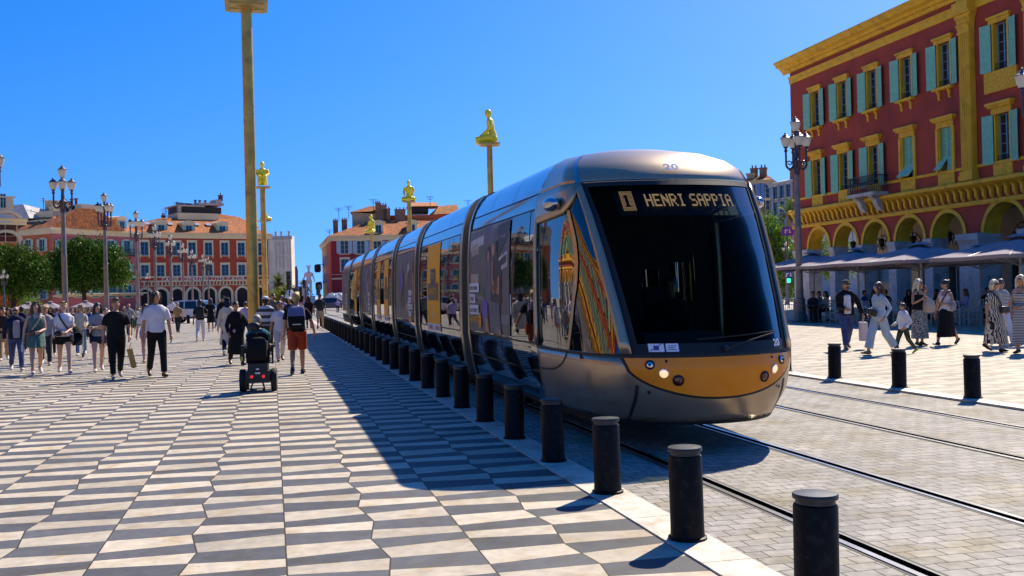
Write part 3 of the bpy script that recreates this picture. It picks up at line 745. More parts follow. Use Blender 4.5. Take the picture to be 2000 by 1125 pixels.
for i,(px,py) in enumerate(((368,632),(432,629),(262,640))):
    p=at(px,py); bollard(p.x,p.y,0,('short black bollard by the rear wheel of the white car','short black bollard standing near the front wheel of the white car','short black bollard on the far paving left of the white car')[i],'bollards by the parked cars')
# --- lantern lamp posts
postm=mat('lamp_post_taupe',(.23,.185,.16),.45,.35,var=.2,scale=3,bump=.05,dirt=((.20,.16,.13),5))
postd=mat('lamp_arm_bronze',(.075,.055,.065),.4,.4,var=.2,scale=6)
frost=mat('frosted_lantern',(.80,.76,.68),.3,0,var=.04,scale=6,spec=.5)
def _tl(m,w):
    nt=m.node_tree; b=nt.nodes['Principled BSDF']; t=nt.nodes.new('ShaderNodeBsdfTranslucent'); t.inputs[0].default_value=(.9,.86,.78,1)
    mx=nt.nodes.new('ShaderNodeMixShader'); mx.inputs[0].default_value=w; nt.links.new(b.outputs[0],mx.inputs[1]); nt.links.new(t.outputs[0],mx.inputs[2]); nt.links.new(mx.outputs[0],nt.nodes['Material Output'].inputs[0])
_tl(frost,.55)
lcap=mat('lantern_cap',(.13,.115,.12),.4,.4,var=.2)
postteal=mat('lamp_post_teal',(.05,.10,.12),.5,.2,var=.2)
def lantern_parts():
    g=MB(); g.lathe([(.02,-.02),(.12,0),(.13,.03),(.175,.14),(.215,.30),(.225,.36),(.2,.385)],n=14); a=g.mesh('lantern_glass',frost)
    g=MB(); g.lathe([(.235,.375),(.24,.395),(.20,.41),(.15,.47),(.09,.53),(.05,.55),(.04,.58),(.055,.60),(.03,.63),(.004,.64)],n=14); b=g.mesh('lantern_cap',lcap)
    g=MB(); g.lathe([(.075,-.22),(.08,-.16),(.055,-.14),(.06,-.05),(.12,-.02),(.11,0)],n=12); c=g.mesh('lantern_holder',postd); return a,b,c
LG,LC,LH=lantern_parts()
def post_meshes(pm_,narm,H=9.0):
    g=MB(); g.lathe([(.36,0),(.38,.10),(.32,.22),(.27,.34),(.24,.40),(.23,.95),(.24,1.0),(.18,1.06),(.165,1.2),(.15,1.6),(.135,H*.45),(.145,H*.455),(.145,H*.47),(.128,H*.475),(.11,H-2.55)],n=18)
    pole=g.mesh('post',pm_)
    g=MB(); g.lathe([(.11,H-2.55),(.14,H-2.5),(.13,H-2.4),(.16,H-2.2),(.19,H-2.0),(.2,H-1.95),(.15,H-1.9),(.10,H-1.85),(.09,H-1.6),(.07,H-1.5),(.06,H-.95)],n=14); head=g.mesh('post_head',postd)
    g=MB()
    pts=[(0.10,0,H-2.15)]
    for i in range(9): a=-PI/2+PI/2*i/8; pts.append((.25+.20*math.cos(a),0,H-2.30+.22*(1+math.sin(a))))
    pts.append((.45,0,H-1.42)); g.tube(pts,[.05]*9+[.045,.045],8)
    sp=[]
    for i in range(16):
        a=i*.45; r=.16-.008*i; sp.append((.30+r*math.cos(a)*.8,0,H-2.05+r*math.sin(a)*.8))
    g.tube(sp,.026,6); arm=g.mesh('lamp_arm',postd); return pole,head,arm
PMS={'taupe':post_meshes(postm,3),'teal':post_meshes(postteal,3)}
def lamp(x,y,label,group,rz=0,kind='taupe',scale=1.0,narm=4,z=0):
    t=thing('street_lamp',label,'lamp post',(x,y,z),rz,group); t.scale=(scale,)*3
    pole,head,arm=PMS[kind]; mcopy('post',pole,t); mcopy('post_head',head,t)
    ln=[(0,0,9.0-.64)]
    for k in range(narm):
        a=2*PI*k/narm; m=mcopy('lamp_arm',arm,t,rz=a); ln.append((.45*math.cos(a),.45*math.sin(a),9.0-1.32))
    for p in ln:
        l=mcopy('lantern',LG,t,p); mcopy('lantern_cap',LC,l); mcopy('lantern_holder',LH,l)
    return t
GL='lantern posts in the row across the plaza'
for i,(px,z,lab) in enumerate(((121,54.6,'tall taupe lantern post before the round pine, nearest one wholly in view'),(203,68.7,'lantern post before the right half of the round pine, second of the row'),(265,83,'lantern post where the pink and dark red facades meet, third of the row'),
  (301,98,'lantern post before the dark red facade, fourth of the long row'),(332,114,'lantern post before the dark red facade, fifth of the long row'),(356,132,'lantern post before the dark red facade, sixth of the long row'),(374,150,'lantern post before the dark red facade, seventh of the long row'),(395,166,'small far lantern post before the dark red arcade, eighth of the long row'),(406,176,'smallest lantern post of the long row, left of the big statue mast'))):
    p=gz(px+7*(z/54.6)*0,z); 
    # foot the post under its lantern column
    top=atz(px,0,z); d=ray(px,575); 
    pt=None
    b=gz(px,z); q=proj((b.x,b.y,9.0)); b=gz(px+(px-q[0]),z); lamp(b.x,b.y,lab,GL,rz=R((10,35,12,28,40,15,32,8,20)[i]))
b=gz(-18,44.7); lamp(b.x,b.y,'lantern post cut off by the left border, only one lantern in view',GL,R(100))
b=gz(1571,44.8); q=proj((b.x,b.y,9)); b=gz(1571+(1553-q[0]),44.8); lamp(b.x,b.y,'tall lantern post beside the red arcade corner, in front of the terrace fence','lantern posts on the terrace side',R(-12))
b=gz(2036,32.3); lamp(b.x,b.y,'lantern post at the right border, one arm before the yellow pilasters','lantern posts on the terrace side',-TH+R(0))
b=gz(8,62); lamp(b.x,b.y,'small teal lantern post under the pine by the left border','small lantern posts',R(30),'teal',.42,3)
b=gz(289,120); lamp(b.x,b.y,'small white-globed lamp standing before the first arch of the red arcade','small lantern posts',R(30),'taupe',.55,3)
# --- statue masts
bronze=mat('mast_bronze_steel',(.62,.37,.08),.36,.55,var=.25,scale=2,bump=.04,bscale=10,dirt=((.36,.21,.07),3))
platem=mat('mast_plate',(.50,.37,.14),.5,.3,var=.2,scale=4)
resin=bpy.data.materials.new('yellow_resin'); resin.use_nodes=True
_b=resin.node_tree.nodes['Principled BSDF']; _b.inputs['Base Color'].default_value=(.95,.76,.03,1); _b.inputs['Roughness'].default_value=.32; _b.inputs['Subsurface Weight'].default_value=.25; _b.inputs['Subsurface Radius'].default_value=(.4,.3,.05)
def remesh_mb(mb,name,mats,voxel=.05,smooth=2,parent=None):
    me=mb.mesh(name,mats if isinstance(mats,(list,tuple)) else [mats],fix=True); o=bpy.data.objects.new(name,me); COL.objects.link(o)
    r=o.modifiers.new('r','REMESH'); r.mode='VOXEL'; r.voxel_size=voxel; r.use_smooth_shade=True
    if smooth:
        s=o.modifiers.new('s','SMOOTH'); s.iterations=smooth; s.factor=.5
    dg=bpy.context.evaluated_depsgraph_get(); dg.update()
    m2=bpy.data.meshes.new_from_object(o.evaluated_get(dg)); m2.name=name
    o.modifiers.clear(); o.data=m2
    if not m2.materials:
        for x in (mats if isinstance(mats,(list,tuple)) else [mats]): m2.materials.append(x)
    m2.polygons.foreach_set('use_smooth',[True]*len(m2.polygons)); bpy.data.meshes.remove(me)
    if parent is not None: o.parent=parent
    return o
def statue_figure(kind):
    g=MB(); T=lambda pts,r:g.tube(pts,[tuple(q*1.2 for q in x) if hasattr(x,'__len__') else x*1.22 for x in r],12)
    # kneeling, facing -x is handled by rotation; built facing +y, seat at z=0
    def head(x,y,z): g.ell((x,y,z),(.135,.165,.195),14,10); T([(x,y-.03,z-.30),(x,y-.01,z-.08)],[.075,.07]); g.ell((x,y+.13,z-.02),(.02,.03,.03),8,6)
    if kind=='kneel':
        T([(0,-.12,.20),(0,-.16,.40),(0,-.12,.62),(0,-.06,.86),(0,-.04,1.05),(0,-.04,1.16)],[(.22,.19),(.19,.16),(.16,.12),(.22,.15),(.23,.13),(.10,.08)]); head(0,.03,1.38)
        for s in (-1,1):
            T([(s*.13,-.16,.26),(s*.20,.25,.22),(s*.24,.62,.16)],[.17,.14,.10]); T([(s*.24,.62,.10),(s*.20,.15,.09),(s*.15,-.30,.08)],[.09,.085,.06])
            T([(s*.26,-.04,1.06),(s*.31,-.08,.78),(s*.27,.12,.52),(s*.20,.32,.38)],[.085,.07,.06,.05]); g.ell((s*.20,.36,.36),(.06,.09,.04),8,6)
            g.ell((s*.11,-.26,.20),(.14,.13,.15),10,8)
    else:
        T([(0,-.10,.14),(0,-.12,.36),(0,-.10,.60),(0,-.04,.86),(0,-.02,1.04),(0,-.01,1.15)],[(.25,.2),(.21,.16),(.18,.13),(.25,.16),(.24,.13),(.10,.08)]); head(0,.05,1.37)
        for s in (-1,1):
            if kind=='knees':
                T([(s*.12,-.02,.18),(s*.15,.34,.56),(s*.15,.42,.62)],[.15,.11,.09]); T([(s*.15,.42,.60),(s*.14,.50,.25),(s*.14,.46,.06)],[.09,.075,.06]); T([(s*.28,0,1.03),(s*.36,.12,.76),(s*.18,.46,.60),(0,.54,.55)],[.085,.07,.06,.05])
            else:
                T([(s*.14,-.02,.16),(s*.42,.28,.16),(s*.46,.34,.16)],[.16,.12,.10]); T([(s*.46,.36,.13),(s*.10,.50,.10),(-s*.06,.50,.09)],[.10,.08,.06]); T([(s*.28,0,1.03),(s*.37,.04,.72),(s*.30,.30,.46),(s*.24,.40,.36)],[.085,.07,.06,.05])
    o=remesh_mb(g,'figure',resin,.028,3); return o
FIG={k:statue_figure(k) for k in ('kneel','cross','knees')}
def mast(px,z,platey,plateh,fs,kind,rz,label,rad=.22,pw=1.35,th_=.5):
    b=gz(px,z); top=atz(px,platey,z).z
    q=proj((b.x,b.y,top)); b=gz(px+(px-q[0]),z)
    t=thing('statue_mast',label,'statue mast',(b.x,b.y,0),0,'yellow seated figures on tall masts')
    g=MB(); g.lathe([(rad*1.25,0),(rad*1.25,.03),(rad*1.0,.035),(rad,.5),(rad*.92,top-.22*th_)],n=24); g.build('pole',bronze,t)
    g=MB(); M=Matrix.Rotation(rz,3,'Z'); h=pw/2
    for a,zz,th in ((h,top-.06*th_,.13*th_),(h*.80,top-.17*th_,.10*th_),(h*.4,top-.23*th_,.05*th_)):
        g.box((0,0,zz),(2*a,2*a,th),M)
    for ang in range(4):
        Mr=Matrix.Rotation(rz+PI/2*ang,3,'Z'); c=Mr@Vector((h*.45,0,top-.24*th_)); g.box(c,(h*.7,.05,.08*th_),Mr)
    pl=g.build('platform',platem,t,False); 
    f=FIG[kind]
    if not f.get('used'): o=f; f['used']=1
    else: o=f.copy(); COL.objects.link(o)
    o.parent=t; o.location=(0,0,top+.01); o.rotation_euler=(0,0,rz); o.scale=(fs,)*3
    if 'used' in o.keys() and o is not f: del o['used']
    return t
mast(481,35,8,0,1.45,'knees',PI+R(1),'tallest and nearest statue mast, its yellow figure cut off by the top border',.195,1.42,.65)
mast(956,62,281,0,1.33,'kneel',R(78),'mast behind the tram roof with a yellow figure kneeling in profile',.19,1.3)
mast(513,85,365,0,1.35,'knees',R(178),'mast just right of the nearest one, yellow figure hugging its knees',.24,1.3)
mast(516,125,431,0,1.3,'kneel',R(-60),'mast mostly hidden behind the two big poles, yellow kneeling figure peeping out',.22,1.3)
mast(799,97,393,0,1.27,'cross',R(165),'mast over the tram roof with a cross-legged yellow figure, beside the roof terrace',.21,1.3)
mast(726,135,455,0,1.55,'cross',R(120),'farthest mast, yellow figure turned sideways before the red corner building',.21,1.3)
for f in FIG.values():
    if 'used' in f.keys(): del f['used']
# ---------------------------------------------------------------- buildings
redwall=mat('oxblood_render',(.40,.056,.026),.85,0,var=.12,scale=.8,bump=.15,bscale=30,dirt=((.26,.036,.026),.5))
redwall2=mat('dark_red_render',(.40,.055,.022),.85,0,var=.1,scale=.5)
pinkwall=mat('pink_render',(.48,.13,.14),.85,0,var=.1,scale=.5)
orangewall=mat('orange_render',(.56,.13,.04),.85,0,var=.1,scale=.5)
ochrewall=mat('ochre_render',(.62,.36,.07),.85,0,var=.12,scale=.5)
creamwall=mat('cream_render',(.62,.53,.36),.85,0,var=.08,scale=.6)
beigewall=mat('beige_render',(.50,.38,.21),.85,0,var=.12,scale=.6)
greywall=mat('grey_render',(.48,.46,.44),.85,0,var=.1,scale=.6)
yellow=mat('yellow_stucco',(.86,.47,.018),.7,0,var=.10,scale=2,bump=.1,bscale=25,dirt=((.62,.32,.02),1.5))
yellowdeco=mat('yellow_stucco_relief',(.80,.43,.02),.75,0,var=.3,scale=9,bump=1.0,bscale=9)
whitestone=mat('white_stone',(.55,.51,.47),.75,0,var=.15,scale=1.5,bump=.25,bscale=12,dirt=((.33,.29,.25),2.2))
creamtrim=mat('cream_trim',(.70,.57,.34),.8,0,var=.06,scale=2)
teal=mat('teal_shutter',(.25,.60,.40),.55,0,var=.10,scale=4)
tealpale=mat('pale_teal_shutter',(.26,.48,.40),.6,0,var=.08,scale=4)
blueshut=mat('grey_blue_shutter',(.34,.45,.52),.6,0,var=.08,scale=4)
wood_blue=mat('blue_window_joinery',(.12,.30,.42),.5,0,var=.05)
winglass=mat('window_pane',(.012,.018,.028),.04,0,var=0,ior=1.6,bump=.03,bscale=1.2)
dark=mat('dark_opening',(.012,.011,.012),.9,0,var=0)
blackiron=mat('wrought_iron',(.010,.010,.011),.5,0,var=0)
tile=mat('terracotta_tiles',(.40,.115,.022),.85,0,var=.5,scale=2.2,bump=.6,bscale=6,dirt=((.16,.06,.025),1.4))
tilegrey=mat('pale_roof',(.5,.47,.44),.8,0,var=.15,scale=1)
archin=mat('arcade_ochre',(.48,.27,.07),.85,0,var=.1,scale=1)
arcwall=mat('arcade_wall',(.42,.36,.26),.85,0,var=.15,scale=1)
def wall_holes(g,x0,x1,z0,z1,holes,depth=.3,m=0,mr=0):
    xs=sorted(set([x0,x1]+[h[0] for h in holes]+[h[1] for h in holes])); zs=sorted(set([z0,z1]+[h[2] for h in holes]+[h[3] for h in holes]))
    xs=[x for x in xs if x0<=x<=x1]; zs=[z for z in zs if z0<=z<=z1]
    for i in range(len(xs)-1):
        for k in range(len(zs)-1):
            cx,cz=(xs[i]+xs[i+1])/2,(zs[k]+zs[k+1])/2
            if any(h[0]<cx<h[1] and h[2]<cz<h[3] for h in holes): continue
            g.poly([(xs[i],0,zs[k]),(xs[i+1],0,zs[k]),(xs[i+1],0,zs[k+1]),(xs[i],0,zs[k+1])],m)
    for h in holes:
        a,b,c,d=h[:4]
        if len(h)>4:   # round head
            r=(b-a)/2; cx=(a+b)/2; sp=d-r; N=14; arc=[(cx-r*math.cos(PI*j/N),sp+r*math.sin(PI*j/N)) for j in range(N+1)]
            for j in range(N):
                (xa,za),(xb,zb)=arc[j],arc[j+1]; g.poly([(xa,0,za),(xb,0,zb),(xb,0,d),(xa,0,d)],m)
                g.poly([(xa,0,za),(xa,depth,za),(xb,depth,zb),(xb,0,zb)],mr)
            g.poly([(a,0,c),(a,depth,c),(a,depth,sp),(a,0,sp)],mr); g.poly([(b,0,c),(b,0,sp),(b,depth,sp),(b,depth,c)],mr)
        else:
            g.poly([(a,0,c),(a,depth,c),(a,depth,d),(a,0,d)],mr); g.poly([(b,0,c),(b,0,d),(b,depth,d),(b,depth,c)],mr)
            g.poly([(a,0,d),(a,depth,d),(b,depth,d),(b,0,d)],mr); g.poly([(a,0,c),(b,0,c),(b,depth,c),(a,depth,c)],mr)
def band(g,prof,x0,x1,m=0,ret=True):
    "moulding: profile of (out,z) run along x; out is towards the street (-y)"
    rows=[[(x,-o,z) for o,z in prof] for x in (x0,x1)]
    g.grid(rows,m)
    for x in (x0,x1): g.poly([(x,.02,prof[0][1])]+[(x,-o,z) for o,z in prof]+[(x,.02,prof[-1][1])],m)
_sh={}
def shutter_mesh(w,h,m,slats=22):
    k=(round(w,3),round(h,3),m.name)
    if k in _sh: return _sh[k]
    g=MB(); t=.035
    g.bx(0,.05,0,t,0,h); g.bx(w-.05,w,0,t,0,h); g.bx(.05,w-.05,0,t,0,.08); g.bx(.05,w-.05,0,t,h-.06,h); g.bx(.05,w-.05,0,t,h*.5-.035,h*.5+.035)
    for lo,hi in ((.08,h*.5-.035),(h*.5+.035,h-.06)):
        n=max(2,int(slats/2)); st_=(hi-lo)/n
        for i in range(n):
            z=lo+st_*(i+.5); g.box((w/2,t/2,z),(w-.1,.045,.012),Matrix.Rotation(R(38),3,'X'))
    g.bx(.04,w-.04,t*.75,t*.8,.07,h-.05)
    _sh[k]=g.mesh('shutter',m,smooth=False); return _sh[k]
def flat_shutter(w,h,m):
    k=('f',round(w,3),round(h,3),m.name)
    if k in _sh: return _sh[k]
    g=MB(); g.bx(0,w,0,.04,0,h)
    n=10
    for i in range(n): g.bx(.07,w-.07,-.012,0,.1+(h-.2)*i/n,.1+(h-.2)*(i+.55)/n)
    _sh[k]=g.mesh('shutter',m,smooth=False); return _sh[k]
_pn={}
def pane_mesh(w,h,fm,rows=3):
    k=(round(w,3),round(h,3),fm.name,rows)
    if k in _pn: return _pn[k]
    g=MB(); g.poly([(0,.02,0),(w,.02,0),(w,.02,h),(0,.02,h)],1)
    f=.06
    g.bx(0,f,-.02,.03,0,h,0); g.bx(w-f,w,-.02,.03,0,h,0); g.bx(f,w-f,-.02,.03,0,f,0); g.bx(f,w-f,-.02,.03,h-f,h,0); g.bx(w/2-.04,w/2+.04,-.03,.03,f,h-f,0)
    for i in range(1,rows+1):
        z=h*i/(rows+1); g.bx(f,w/2-.04,-.01,.025,z-.015,z+.015,0); g.bx(w/2+.04,w-f,-.01,.025,z-.015,z+.015,0)
    _pn[k]=g.mesh('pane',[fm,winglass],smooth=False); return _pn[k]
def put(name,me,parent,loc,rz=0,rx=0):
    return mcopy(name,me,parent,loc,rz,rx)
# --- the big red and yellow arcaded building
def arcade_building(name,label,O,rz,bays,pil,L,full=True,flip=1):
    t=thing(name,label,'building',O,rz)
    g=MB(); hw,hh=.56,1.14
    holes=[]
    wins=[]
    for i,(a,pav) in enumerate(bays):
        wins.append((a,8.38,hw,1.17,i,0,pav)); wins.append((a,12.77,hw,1.14,i,1,pav))
        r=1.26 if not pav else 1.45
        holes.append((a-r,a+r,3.9,3.9+r,'arch'))
    for a,zc,w,h,i,fl,pav in wins: holes.append((a-w,a+w,zc-h,zc+h))
    wall_holes(g,0,L,3.9,16.0,holes,.42,0,0)
    wl=g.build('wall',[redwall],t,False)
    # arch soffits and rings in ochre / yellow
    for a,pav in bays:
        r=1.26 if not pav else 1.45
        g=MB(); N=20; ring=[]
        for j in range(N+1):
            c,s=math.cos(PI*j/N),math.sin(PI*j/N); ring.append([(a-q*c,-o,3.9+q*s) for q,o in ((r-.01,.02),(r-.01,.07),(r+.20,.07),(r+.20,.02))])
        g.rings(ring,True,True); g.rings([[(a-q*math.cos(PI*j/N),d,3.9+q*math.sin(PI*j/N)) for q,d in ((r-.015,.0),(r-.015,.85))] for j in range(N+1)],False,False)
        g.build('arch_ring',[yellow],t)
        # lamp hanging in the arch
        if full:
            g=MB(); g.tube([(a,2.4,5.1),(a,2.4,4.3)],.02,6); g.lathe([(.02,.35),(.16,.30),(.20,.22),(.14,-.12),(.06,-.2),(.02,-.22)],(a,2.4,4.0),8); g.build('hanging_lantern',[blackiron],t)
    # white stone piers
    edges=[0]+[e for a,p in bays for e in (a-(1.45 if p else 1.26),a+(1.45 if p else 1.26))]+[L]
    for i in range(0,len(edges),2):
        x0,x1=edges[i],edges[i+1]
        g=MB(); pr=.06; 
        zz=0
        for kz in range(6):
            g.bx(x0+.004,x1-.004,-pr,.88,zz+.006,zz+.595); zz+=.6
        g.bx(x0,x1,-pr-.05,.9,3.6,3.72); g.bx(x0-.02,x1+.02,-pr-.10,.92,3.72,3.9)
        if i>=10: g.bx(x0-.05,x1+.05,-.42,.0,3.5,3.62); g.bx(x0-.1,x1+.1,-.5,.0,3.62,3.95); g.bx(x0,x1,-.35,0,0,3.5)
        g.build('pier',[whitestone],t,False)
    # mouldings
    g=MB()
    band(g,[(0.0,15.0),(.06,15.0),(.09,15.12),(.09,15.32),(.16,15.36),(.16,15.45),(0,15.45)],-.02,L); 
    c1=g.build('belt_moulding',[yellow],t,False)
    g=MB(); band(g,[(0,15.75),(.12,15.75),(.16,15.9),(.30,16.0),(.34,16.12),(.62,16.2),(.66,16.35),(.78,16.42),(.80,16.55),(0,16.6)],-.75,L); cr=g.build('cornice',[yellow],t,False)
    g=MB(); x=.1
    pl=[(0,-.10)]
    while x<L: pl+=[(x,-.12),(x,-.30),(x+.10,-.30),(x+.10,-.12)]; x+=.22
    pl+=[(x,-.12),(x,-.10)]
    n_=len(pl); b0=len(g.v)
    for zz in (15.93,16.08): g.v+=[(a_,b_,zz) for a_,b_ in pl]
    for i in range(n_-1): g.face((b0+i,b0+i+1,b0+n_+i+1,b0+n_+i))
    for i in range(1,n_-2,4):
        for o_ in (0,n_): g.face((b0+o_+i,b0+o_+i+1,b0+o_+i+2,b0+o_+i+3))
    g.build('dentil_course',[yellow],cr,False)
    g=MB(); band(g,[(0,6.22),(.10,6.22),(.34,6.34),(.40,6.36),(.40,6.52),(.30,6.58),(0,6.58)],-.02,L); band(g,[(0,5.34),(.10,5.34),(.14,5.44),(.10,5.56),(0,5.58)],-.02,L); band(g,[(0,7.18),(.06,7.18),(.08,7.32),(0,7.34)],-.02,L); g.build('ledge',[yellow],t,False)
    # S shaped consoles
    g=MB(); prof=[]
    for i in range(13):
        u=i/12; prof.append((.05+.30*u**1.2+.05*math.sin(u*2*PI),5.60+.60*u))
    poly=[(0,5.58)]+prof+[(0,6.22)]
    g.prism(poly,lambda o,z,d:(d,-o,z),-.085,.085)
    cm=g.mesh('console',yellow,smooth=False); x=.35; n=0
    while x<L-.2 and n<(70 if full else 40): put('console',cm,t,(x,0,0)); x+=.53; n+=1
    # windows
    lint=MB(); lint.bx(-hw-.12,hw+.12,-.12,0,1.14,1.42); lint.bx(-hw-.2,hw+.2,-.2,0,1.42,1.56); lint_s=lint
    for a,zc,w,h,i,fl,pav in wins:
        g=MB()
        closed=full and fl==0 and i in (3,4)
        # surround
        g.bx(a-w-.002,a-w+.10,-.04,.36,zc-h,zc+h); g.bx(a+w-.10,a+w+.002,-.04,.36,zc-h,zc+h)
        if fl==1:
            g.bx(a-w-.16,a+w+.16,-.10,.0,zc+h,zc+h+.22); g.bx(a-w-.22,a+w+.22,-.18,0,zc+h+.22,zc+h+.34)
            if pav: g.bx(a-w-.55,a+w+.55,-.10,0,zc-h-1.0,zc-h,1)
            else:
                g.bx(a-w-.20,a+w+.20,-.26,0,zc-h-.14,zc-h); 
                for s in (-1,1):
                    pf=[(0,-.62),(.06,-.60),(.10,-.5),(.07,-.38),(.14,-.22),(.2,-.14),(0,-.14)]
                    g.prism(pf,lambda o,z,d,zc=zc:(d,-o,z+zc-h),a+s*.42-.07,a+s*.42+.07)
        else:
            g.bx(a-w-.12,a+w+.12,-.10,0,zc+h,zc+h+.32,1); g.bx(a-w-.24,a+w+.24,-.22,0,zc+h+.32,zc+h+.42); g.bx(a-w-.32,a+w+.32,-.30,0,zc+h+.42,zc+h+.56)
            g.bx(a-w-.10,a+w+.10,-.06,0,6.6,7.17,1)
            if closed: g.bx(a-w-.18,a-w,-.10,0,zc-h,zc+h); g.bx(a+w,a+w+.18,-.10,0,zc-h,zc+h)
        wo=g.build('window',[yellow,yellowdeco],t,False)
        if closed:
            for s in (0,1):
                sm=shutter_mesh(w-.01,2*h*.68,teal,26); put('shutter',sm,wo,(a-w+.005+s*(w),.06,zc-h+2*h*.32))
                sm2=shutter_mesh(w-.01,2*h*.31,teal,10); 
                o=put('shutter',sm2,wo,(a-w+.005+s*w,.06,zc-h+2*h*.315),0,0); o.rotation_euler=(R(180-(38 if s==0 or i==3 else 4)),0,0); o.location.y=.08
            put('pane',pane_mesh(2*w,2*h,wood_blue,4),wo,(a-w,.30,zc-h))
        else:
            put('pane',pane_mesh(2*w-.2,2*h,wood_blue,4),wo,(a-w+.10,.24,zc-h))
            sm=shutter_mesh(w+.06,2*h,teal,28)
            for s in (-1,1):
                an=R(180-14) if s<0 else R(14)   # folded back against the wall
                o=put('shutter',sm,wo,(a+s*(w+.02),-.07,zc-h)); o.rotation_euler=(0,0,R(180+12) if s<0 else R(-12))
            g=MB()
            for q in range(5): g.tube([(a-w+.14+q*(2*w-.28)/4,.05,zc-h+.02),(a-w+.14+q*(2*w-.28)/4,.05,zc-h+.34)],.012,5)
            g.tube([(a-w+.08,.05,zc-h+.34),(a+w-.08,.05,zc-h+.34)],.016,5); g.tube([(a-w+.08,.05,zc-h+.16),(a+w-.08,.05,zc-h+.16)],.012,5); g.build('window_rail',[blackiron],wo)
        if full and fl==0 and i==2:   # balcony
            bo=MB(); bo.bx(a-1.35,a+1.35,-1.0,0,6.60,6.78); 
            for s in (-.8,.8): bo.prism([(0,5.7),(.25,5.75),(.45,6.0),(.6,6.35),(.95,6.6),(0,6.6)],lambda o,z,d:(d,-o,z),a+s-.2,a+s+.2)
            bb=bo.build('balcony',[whitestone],t,False)
            rg=MB(); 
            for yy0,xx0,xx1 in ((-.96,a-1.32,a+1.32),):
                rg.tube([(xx0,yy0,7.72),(xx1,yy0,7.72)],.03,6); rg.tube([(xx0,yy0,6.85),(xx1,yy0,6.85)],.025,6)
                for q in range(27): x=xx0+(xx1-xx0)*q/26; rg.tube([(x,yy0,6.78),(x,yy0,7.72)],.016,5); rg.ell((x+.05,yy0,7.3),(.045,.015,.10),8,6)
            for s in (-1,1):
                x=a+s*1.32; rg.tube([(x,-.96,7.72),(x,0,7.72)],.03,6)
                for q in range(9): rg.tube([(x,-.96+q*.11,6.78),(x,-.96+q*.11,7.72)],.016,5)
            rg.build('balcony_railing',[blackiron],bb)
    # pilasters
    for a in pil:
        g=MB(); w=.42
        g.bx(a-w-.10,a+w+.10,-.42,.0,6.6,6.85); g.bx(a-w-.05,a+w+.05,-.38,0,6.85,7.05)
        pts=[]
        nf=6
        for q in range(nf):
            xa=a-w+2*w*q/nf; xb=a-w+2*w*(q+1)/nf; d=(xb-xa)
            pts+= [(xa+.012,-.30),(xa+d*.25,-.30),(xa+d*.35,-.26),(xa+d*.65,-.26),(xa+d*.75,-.30),(xb-.012,-.30)]
        loop=[(a-w,0)]+pts+[(a+w,0)]
        g.rings([[(x,y,z) for x,y in loop] for z in (7.05,13.9)],True,True)
        g.bx(a-w-.04,a+w+.04,-.34,0,13.9,14.0)
        g.rings([[(a+(w+o)*sx,yy*(1+o),z) for sx,yy in ((-1,0),(-1,-.30),(-.5,-.34),(0,-.31),(.5,-.34),(1,-.30),(1,0))] for o,z in ((0,14.0),(.02,14.3),(.10,14.65),(.22,14.85))],True,True)
        for row,zb in enumerate((14.02,14.28)):
            for q in range(4-row):
                x=a-w+2*w*(q+.5+row*.5)/4; g.rings([[(x-.10*k_,-.31-o,zb+z) for k_ in (-1,0,1)]+[(x+.06,-.28-o,zb+z),(x-.06,-.28-o,zb+z)] for o,z,k_0 in ((0,0,1),(.05,.2,1),(.14,.34,.6),(.16,.27,.3))],True,True)
        for s in (-1,1):
            sp=[(a+s*(w+.02)+s*(.12-.007*i)*math.cos(i*.6),-.36,14.70+(.12-.007*i)*math.sin(i*.6)) for i in range(13)]; g.tube(sp,.035,6)
        g.bx(a-w-.22,a+w+.22,-.50,0,14.86,15.0)
        g.build('pilaster',[yellow],t,False)
        g=MB(); g.bx(a-w-.15,a+w+.15,-.52,0,15.001,15.46); g.bx(a-w-.1,a+w+.1,-.30,0,15.46,15.74); g.build('entablature_block',[yellow],t,False)
    # arcade interior and building mass
    g=MB(); g.bx(0,L,.86,4.6,5.45,5.6); g.build('arcade_ceiling',[archin],t,False)
    g=MB(); g.bx(0,L,4.6,4.9,0,5.6); bw=g.build('back_wall',[arcwall],t,False)
    for a,pav in bays:
        if not full: break
        g=MB(); r=.95; N=12
        g.poly([(a-r,4.57,.2),(a+r,4.57,.2),(a+r,4.57,2.9),(a-r,4.57,2.9)],0)
        g.poly([(a-r*math.cos(PI*j/N),4.57,3.7+r*math.sin(PI*j/N)) for j in range(N+1)],1)
        for j in range(1,6):
            an=PI*j/6; g.tube([(a,4.54,3.7),(a-r*math.cos(an),4.54,3.7+r*math.sin(an))],.025,4)
        for rr in (.4,.7,.95): g.tube([(a-rr*math.cos(PI*j/N),4.54,3.7+rr*math.sin(PI*j/N)) for j in range(N+1)],.02,4)
        g.bx(a-r-.08,a-r,4.5,4.58,.2,2.9,2); g.bx(a+r,a+r+.08,4.5,4.58,.2,2.9,2); g.bx(a-r-.08,a+r+.08,4.5,4.58,2.9,3.02,2); g.build('shopfront',[winglass,mat('fanlight_glass',(.5,.47,.38),.3,0,var=.1),wood_blue],bw,False)
    g=MB(); g.bx(0,L,.45,14,5.6,5.75); g.bx(0,.3,.43,14,5.75,16.0); g.bx(L-.3,L,.43,14,5.75,16.0); g.bx(0,L,13.7,14,0,16.0); g.bx(.3,L-.3,1.5,1.6,5.75,15.9); g.build('core_wall',[redwall],t,False)
    g=MB(); g.rings([[(x,-.75+.0,16.55),(x,7,18.2),(x,14.4,16.55)] for x in (-.7,L+.4)],True,True); g.build('roof',[tile],t,False)
    return t
BY0=62.2; BX=34
bays=[(BY0-y,False) for y in (59.0,55.85,52.7,49.45,46.2)]+[(20.2,True),(24.9,True)]
